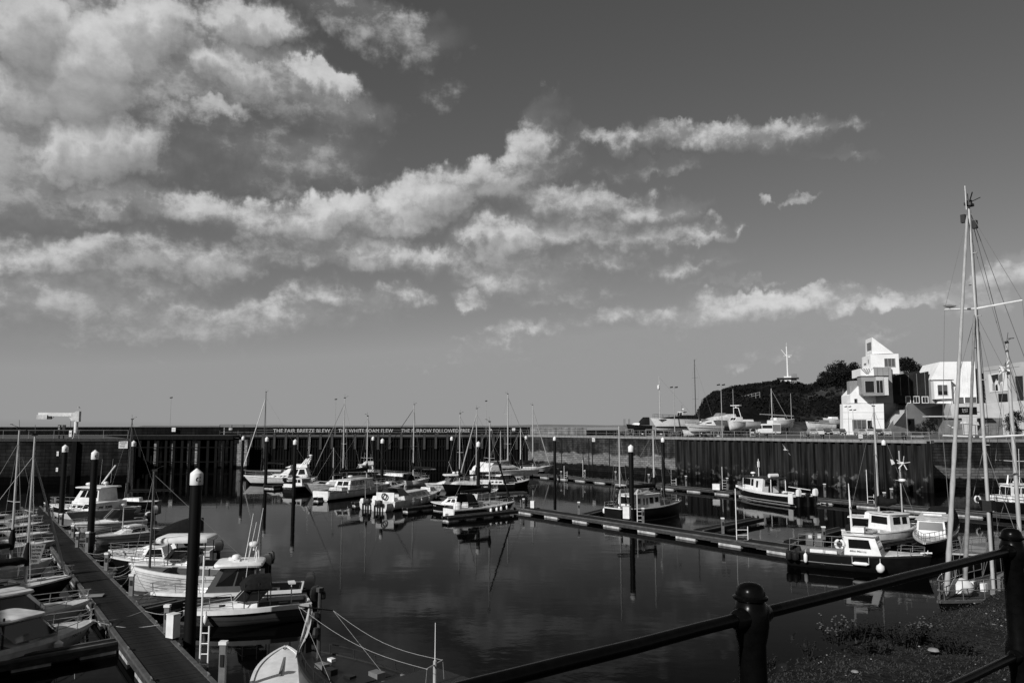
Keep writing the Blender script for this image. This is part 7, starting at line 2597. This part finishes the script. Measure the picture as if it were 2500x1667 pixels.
wm_ = MB()
for a_ in ((1.05, .02), (4.7, .02), (1.05, 1.78), (4.7, 1.78)):
    wo = obj('wheel', MB().tube([(a_[0], a_[1] - .02, .34), (a_[0], a_[1] + .2, .34)], .34, 14), M['black'], van)
    obj('rim', MB().tube([(a_[0], a_[1] - .035, .34), (a_[0], a_[1] - .021, .34)], .19, 10), M['lampgrey'], wo)


def car(lab, u, Y, m, rz=-.2):
    p = quay_pt(u, Y)
    t = thing('parked_car', lab, 'car', p, rz, 'cars parked along the quay')
    prof = [(-.85, .25), (-.88, .75), (-.72, .95), (-.58, 1.42), (.58, 1.42), (.72, .95), (.88, .75), (.85, .25)]
    obj('body', MB().prism(prof, -.0, 4.0, lambda a, b, d: (a, d, b)), M[m], t)
    obj('windscreen', MB().hexa([(-.66, -.03, .98), (.66, -.03, .98), (.66, .02, .98), (-.66, .02, .98), (-.55, -.01, 1.36), (.55, -.01, 1.36), (.55, .02, 1.36), (-.55, .02, 1.36)]), M['screen'], t)
    for s in (-.6, .6):
        obj('headlight', MB().box(s - .15, s + .15, -.03, 0, .62, .76), M['gel'], t)
    obj('number_plate', MB().box(-.25, .25, -.03, -.001, .4, .52), M['gel'], t)
    for s in (-.72, .72):
        for y in (.7, 3.2):
            obj('wheel', MB().tube([(s - .1, y, .3), (s + .1, y, .3)], .3, 10), M['black'], t)


cars_ = [(1985, 'silver car at the left end of the row below the yard boats', 'carpaint'), (2002, 'white-fronted car second in the row below the yard boats', 'gelold'), (2021, 'dark car third in the row below the yard boats', 'cardark'), (2040, 'silver car nearest the left corner of the white base wall', 'carpaint'), (2056, 'dark car half in front of the white base wall corner', 'cardark'),
         (2104, 'silver car in front of the dark doorway of the base wall', 'carpaint'), (2124, 'pale car left of the foot of the stairs', 'gelold'), (2145, 'dark car at the foot of the stairs', 'cardark'), (2166, 'silver car right of the stair foot', 'carpaint'), (2492, 'white car at the right edge by the container', 'gelold')]
for u, lab, m_ in cars_:
    car(lab, u, 174 if u < 2070 else 168, m_)

# yard boats ashore
def yard(lab, cat, u0, u1, Y0, Y1, B, fs, fb, z, hull='gel', name='motor_boat', **kw):
    a, c = quay_pt(u0, Y0, 0), quay_pt(u1, Y1, 0)
    b = Boat(name, lab, cat, a, c, B, fs, fb, hull=hull, z=z, **kw)
    for t in (.15, .45, .72):
        for sd in (-1, 1):
            mbp = MB()
            mbp.tube([(t * b.L, sd * b.hb(t) * 1.05, QUAY - z), (t * b.L, sd * b.hb(t) * .5, .2)], .06, 5)
            obj('yard_prop', mbp, M['black'], b.r)
        obj('keel_block', MB().box(t * b.L - .15, t * b.L + .15, -.2, .2, QUAY - z, -.25), M['black'], b.r)
    return b


b = yard('white yacht ashore on props with black deck cover and short pale mast', 'sailing yacht', 1700, 1597, 150, 147, 2.9, 1.55, 1.75, 8.7, tw=.7, rake=.16, flare=.5, gunw=.05, boot=('navy', .25), name='sailing_yacht', draft=.8)
b.canvas(.4, b.L * .93, 2.2, 1.45, .9, front=.75, open_=False, name='deck_cover')
b.mast(1588, 918, r=.10, spread=(.36,), sw=.7, boom=None, fore=False, back=True, t=.86, head=False)
obj('radome', MB().lathe([(.1, 0), (.22, .1), (.22, .7), (.1, .85)], 8, (b.L * .86 + .2, 0, 7.2)), M['gel'], b.r)
b.rail(.2, .95, .8, 1.1, r=.02, m='black')
b = yard('tall-masted ketch ashore behind the headland foot, seen against the sky', 'sailing yacht', 1745, 1690, 172, 168, 3.0, 1.3, 1.6, 8.2, 'navy', 'sailing_yacht')
b.mast(1699, 880, r=.10, m='aludark', spread=(.38, .72), sw=.9, boom=None, furl=0, fore=True, back=True, wr=.02, head=True)
b.cabin(.3, .7, 2, 1.4, .6)
b = yard('small white wheelhouse boat with radar mast ashore, dark hull, centre of the yard', 'motor boat', 1680, 1650, 160, 158, 2.6, 1.6, 2.0, 9.0, 'navy')
b.cabin(.3, .7, 1.9, 1.6, 1.3, rf=.2, front=2, m='gelold', roof=(.1, .08))
b.aerial(b.L * .5, 0, 3.0, 1.4, r=.05, m='black')
b.radar(b.L * .45, .3, 3.1, .3)
b = yard('white motor cruiser ashore with dark swept side window, right of the yard yacht', 'motor boat', 1757, 1680, 142, 139, 2.9, 1.2, 1.5, 7.9, tw=.88, rake=.2, flare=.8, stripe=('black', .3, .36), boot=('midgrey', .2))
b.cabin(.25, .85, 2.4, 1.3, .9, rf=2.2, rr=.4, inset=.3, sides=((.2, .6, .45, .75),), front=2, h1=.6)
b.rail(.6, 1, .5, .8, r=.02)
b = yard('white boat under pale tarpaulins behind the motor cruiser ashore', 'motor boat', 1790, 1715, 158, 156, 3.0, 1.5, 1.8, 8.6, 'midgrey')
b.canvas(0, b.L * .9, 2.8, 1.5, 1.3, m='gelold', front=.8, open_=False, name='tarpaulin')
b.canvas(b.L * .3, b.L * .6, 2.0, 1.9, 1.1, m='canvas2', name='upper_hood')
b = yard('white flybridge boat with tall radar frame right of the floodlight column', 'motor boat', 1810, 1780, 156, 154, 2.8, 1.4, 1.7, 8.4, 'gelold')
b.cabin(.2, .8, 2.3, 1.6, 1.0, rf=.8, front=2)
obj('radar_frame', MB().tube([(b.L * .3, -.9, 2.4), (b.L * .4, -.6, 4.2), (b.L * .4, .6, 4.2), (b.L * .3, .9, 2.4)], .08, 6).box(b.L * .3, b.L * .5, -1.1, 1.1, 4.6, 4.75).tube([(b.L * .4, 0, 4.2), (b.L * .4, 0, 4.7)], .15, 6), M['gel'], b.r)
b = yard('long low white boat ashore left of the minibus', 'motor boat', 1848, 1796, 168, 165, 2.8, 1.3, 1.6, 8.6, 'gel', rake=.25)
b.cabin(.3, .8, 2, 1.3, .5, rf=1.2)
b = yard('white yacht ashore behind the minibus with bare mast and stowed boom', 'sailing yacht', 1880, 1938, 192, 195, 3.0, 1.5, 1.9, 8.9, 'gel', 'sailing_yacht', tw=.7)
b.mast(1868, 948, r=.12, spread=(), fore=True, furl=.05, boom=None, back=False, head=True, t=.1, bowx=.75)
obj('boom', MB().tube([(-3.0, 0, 3.0), (b.L, 0, 2.6)], .12, 6), M['alu'], b.r)
b.cabin(.15, .6, 2.2, 1.5, .7)
b = yard('white-topped boat on dark props right of the bare-masted yacht', 'motor boat', 2034, 1970, 190, 188, 3.0, 1.5, 1.9, 8.2, 'gelold', stripe=('black', .02, .12))
b.cabin(.25, .65, 2.2, 1.8, .8, rf=.5, front=2, m='midgrey')
b = yard('pale boat half hidden by the left corner of the arts building', 'motor boat', 2052, 2012, 196, 194, 2.8, 1.4, 1.8, 9.2, 'gelold')
b.cabin(.3, .7, 2, 1.5, .7)
b = yard('dark-hooded cabin boat at the left end of the boatyard', 'motor boat', 1590, 1532, 160, 160, 2.7, 1.1, 1.4, 8.0, 'navy')
b.canvas(b.L * .1, b.L * .55, 2.4, 1.2, 1.6, name='wheelhouse_hood', front=.5)
b.cabin(.5, .85, 2.0, 1.4, .5, rf=.6)
b = yard('low dark boat beside the dark-hooded cabin boat', 'motor boat', 1548, 1512, 164, 164, 2.4, .9, 1.2, 7.9, 'midgrey')
b.posts([(1, .8), (1, -.8), (2, .8), (2, -.8)], .9, 2.6, .04, 'black')
b.posts([(b.L * .4, .8)], .9, 2.4, .04, 'black')
b = yard('white hull of a small sailing boat under the motor cruiser ashore', 'dinghy', 1712, 1668, 141, 143, 1.8, .7, .9, 7.4, 'gelold', 'sailing_dinghy')

# yard clutter: cradles, pallets, barrels
rnd = random.Random(5)
for i, (u, Y, lab) in enumerate(((1600, 148, 'left end of the sheet piling'), (1640, 145, 'foot of the first floodlight'), (1664, 143, 'black bollard gap'), (1700, 139.5, 'small white hull'), (1722, 138.5, 'motor cruiser stern'), (1742, 138, 'motor cruiser bow'), (1556, 152, 'dark-hooded boat'), (1530, 154, 'curved rack'), (1830, 150, 'minibus front'), (1960, 150, 'minibus rear'), (1576, 150, 'left yard boats'))):
    p = quay_pt(u, Y)
    t = thing('storage_cradle', 'low cradle of gear near the ' + lab, 'cradle', p, rnd.uniform(-.5, .2))
    w, h = rnd.uniform(1.0, 1.8), rnd.uniform(.8, 1.4)
    f = MB()
    for x in (0, w):
        for y in (0, 1):
            f.box(x, x + .08, y, y + .08, 0, h)
    f.box(0, w + .08, 0, .08, h, h + .08).box(0, w + .08, 1, 1.08, h, h + .08).box(0, w + .08, 0, .08, .1, .18)
    obj('frame', f, M[rnd.choice(('postmetal', 'black', 'lampgrey'))], t)
    for k in range(3):
        x = rnd.uniform(.1, w * .7)
        obj('crate', MB().box(x, x + rnd.uniform(.3, .6), .15, .8, .19 + k * .25, .4 + k * .25), M[rnd.choice(('gelold', 'midgrey', 'black', 'wood'))], t)
for i, (u, Y, lab) in enumerate(((1500, 155, 'left'), (1664, 141, 'centre'), (1870, 128, 'right of the minibus'), (1972, 122.5, 'below the car row'), (2007, 120.6, 'second below the car row'), (2128, 114.9, 'in front of the stairs'), (2207, 111.3, 'before the terrace wall'))):
    p = quay_pt(u, Y)
    obj('mooring_bollard', MB().lathe([(.3, 0), (.28, .1), (.2, .2), (.2, .5), (.34, .62), (.3, .74), (.05, .8)], 10), M['black'], loc=p, smooth=40, label='black iron bollard on the quay edge, ' + lab, cat='bollard')
o = thing('litter_bin', 'dark litter bin by the railing before the terrace wall', 'bin', quay_pt(2205, 118))
obj('bin_body', MB().lathe([(.25, 0), (.3, .1), (.3, 1.0), (.2, 1.1)], 10), M['black'], o)
o = thing('quay_bench', 'pale bench on the quay right of the litter bin', 'bench', quay_pt(2222, 117.5), -.7)
obj('seat', MB().box(0, 1.8, 0, .45, .42, .48), M['concpale'], o)
for x in (.15, 1.55):
    obj('leg', MB().box(x, x + .1, .05, .4, 0, .42), M['black'], o)
for (u, v, Y, w, h, lab) in ((424, 1048.5, 177.2, .9, .9, 'small white notice on the pier railing below the thin pole'), (563, 1047, 177, .8, .7, 'small pale notice on the pier steps fence'), (172, 1058, 123.4, .45, 1.0, 'narrow white panel left of the crane post'),
                             (1254, 1048, 180.5, .7, .6, 'small pale sign on the parapet right of the poem'), (1197, 1049, 180.5, .6, .45, 'tiny pale plate on the parapet near the word FREE'), (1449, 1073, 157.95, .6, .8, 'small white notice on the masonry quay wall'), (2101, 1065, 114.1, .6, .55, 'small white notice on the quay edge below the arts building'), (139, 1107, 122.1, .6, .7, 'small pale box fixed on the dark wall left of the crane'), (138, 1146, 122.1, .5, .6, 'lower pale box on the dark wall left of the crane')):
    p = D(u, v, Y)
    t = thing('notice', lab, 'sign', p, -.1)
    obj('board', MB().box(-w / 2, w / 2, -.03, .03, -h / 2, h / 2), M['sign'], t)
    obj('printed_lines', MB().box(-w * .3, w * .3, -.04, -.031, -h * .05, h * .05), M['ink'], t)
p = D(301, 1085.5, 123.7)
t = thing('notice_board', 'large white notice board fixed on the stone wall right of the crane', 'sign', p, .1)
obj('board', MB().box(-.68, .68, -.03, .03, -.56, .56), M['sign'], t)
pl = MB()
for z, a, c in ((.42, -.5, .5), (.24, -.58, .55), (.08, -.35, .3), (-.14, -.55, .2), (-.28, -.45, .25)):
    pl.box(a, c, -.04, -.031, z - .03, z + .03)
obj('printed_lines', pl, M['ink'], t)

# jib crane
p = D(184, 1070, 124.2)
cr = thing('jib_crane', 'white jib crane with horizontal arm on the left quay wall', 'crane', (p.x, 124.2, QUAY - .1), .1)
zt_ = height_at(p.x, 124.2, 1003) - QUAY + .1
sc_ = 120.5 / FPX
obj('column', MB().tube([(0, 0, 0), (0, 0, zt_ - .2)], .30, 14), M['gel'], cr, 40)
obj('column_foot', MB().lathe([(.5, 0), (.5, .1), (.34, .35)], 12), M['gelold'], cr)
obj('head_box', MB().box(-.72, .05, -.34, .34, zt_ - 1.55, zt_ - .25).box(-.02, .5, -.38, .38, zt_ - 1.7, zt_ - .05), M['gelold'], cr)
obj('jib_arm', MB().prism([(-.72, zt_ - .3), (-.72, zt_ - .85), (-3.6, zt_ - .8), (-5.75, zt_ - .8), (-5.75, zt_ - .25)], -.16, .16, lambda a, b, d: (a, d, b)), M['gel'], cr)
obj('hoist_cover', MB().box(-5.9, -4.35, -.3, .3, zt_ - 1.3, zt_ - .62), M['gelold'], cr)
obj('hoist', MB().box(-4.34, -3.8, -.2, .2, zt_ - 1.3, zt_ - .82).tube([(-3.8, 0, zt_ - 1.2), (-3.4, 0, zt_ - .95)], .05, 5), M['black'], cr)
obj('gusset', MB().prism([(-.72, zt_ - .85), (-1.3, zt_ - .85), (-.72, zt_ - 1.5)], -.05, .05, lambda a, b, d: (a, d, b)), M['gelold'], cr)
obj('chain', MB().tube([(-.85, 0, zt_ - 1.5), (-.8, 0, zt_ - 3.2)], .03, 4), M['black'], cr)
for u, lab in ((146, 'left'), (157, 'right')):
    q_ = D(u, 1036, 123.6)
    t = thing('signal_light_post', 'dark signal post with lights, %s of the pair beside the crane' % lab, 'signal post', (q_.x, 123.6, QUAY - .1))
    obj('post', MB().tube([(0, 0, 0), (0, 0, 2.0)], .1, 6), M['black'], t)
    obj('signal_head', MB().box(-.2, .2, -.15, .15, 1.5, 2.3), M['black'], t)
    if u == 146:
        obj('lens', MB().box(-.08, .08, -.17, -.151, 1.65, 1.75).box(-.08, .08, -.17, -.151, 2.0, 2.1), M['gel'], t)
# slender dark mast with whip, and the iron fender posts below the crane
q_ = D(172, 1075, 122)
obj('fender_post', MB().box(-.35, .35, -.4, 0, -2, 6.6), M['timber'], loc=(q_.x + .6, 122.5, 0), label='dark timber fender post on the wall under the crane', cat='fender post')


# gulls
def gull(lab, p, s, rz, flying=True, bank=0.):
    t = thing('gull', lab, 'gull', p, rz)
    body_ = MB().tube([(-.55, 0, .02), (-.35, 0, .0), (0, 0, 0), (.3, 0, .03), (.42, 0, .07), (.52, 0, .07), (.62, 0, .05)], [.03, .08, .15, .11, .075, .07, .012], 8)
    if flying:
        for sd in (-1, 1):
            w = [(Vector((.2, 0, .06)), Vector((-.18, 0, .05))), (Vector((.3, sd * .45, .28)), Vector((-.08, sd * .45, .25))), (Vector((.12, sd * 1.0, .22)), Vector((-.1, sd * .95, .2))), (Vector((-.2, sd * 1.35, .12)), Vector((-.24, sd * 1.33, .12)))]
            body_.loft([[a, b_, b_ + Vector((0, 0, .02)), a + Vector((0, 0, .03))] for a, b_ in w])
        body_.add([(-.5, -.05, .02), (-.8, -.16, .02), (-.8, .16, .02), (-.5, .05, .02)], [(0, 1, 2, 3)])
    else:
        body_.tube([(0, .05, -.1), (0, .05, -.32)], .015, 4).tube([(0, -.05, -.1), (0, -.05, -.32)], .015, 4).add([(-.1, -.1, .1), (-.75, 0, .02), (-.1, .1, .1)], [(0, 1, 2)])
    o = obj('body', body_, M['feather'] if flying else M['midgrey'], t, 50)
    t.scale = (s, s, s)
    t.rotation_euler.x = bank
    return t


gull('grey-white gull flying in front of the sheet piling', D(1917, 1098, 62), .42, 1.9, True, .9)
gull('small gull flying just above the crane head', D(193, 995, 125), .5, .3)
gp = ketch.mw @ Vector((x, -1.0, zs2 + .08))
gp = ketch.mw @ Vector((ketch.L * t_ - .1, 1.1, 0))
gull('dark gull perched on the left arm of the ketch upper spreader', D(2319, 748, (ketch.mw @ Vector((ketch.L * t_, 1.1, 0))).y), .5, 3.0, False)
for u in (1188, 1192):
    pass
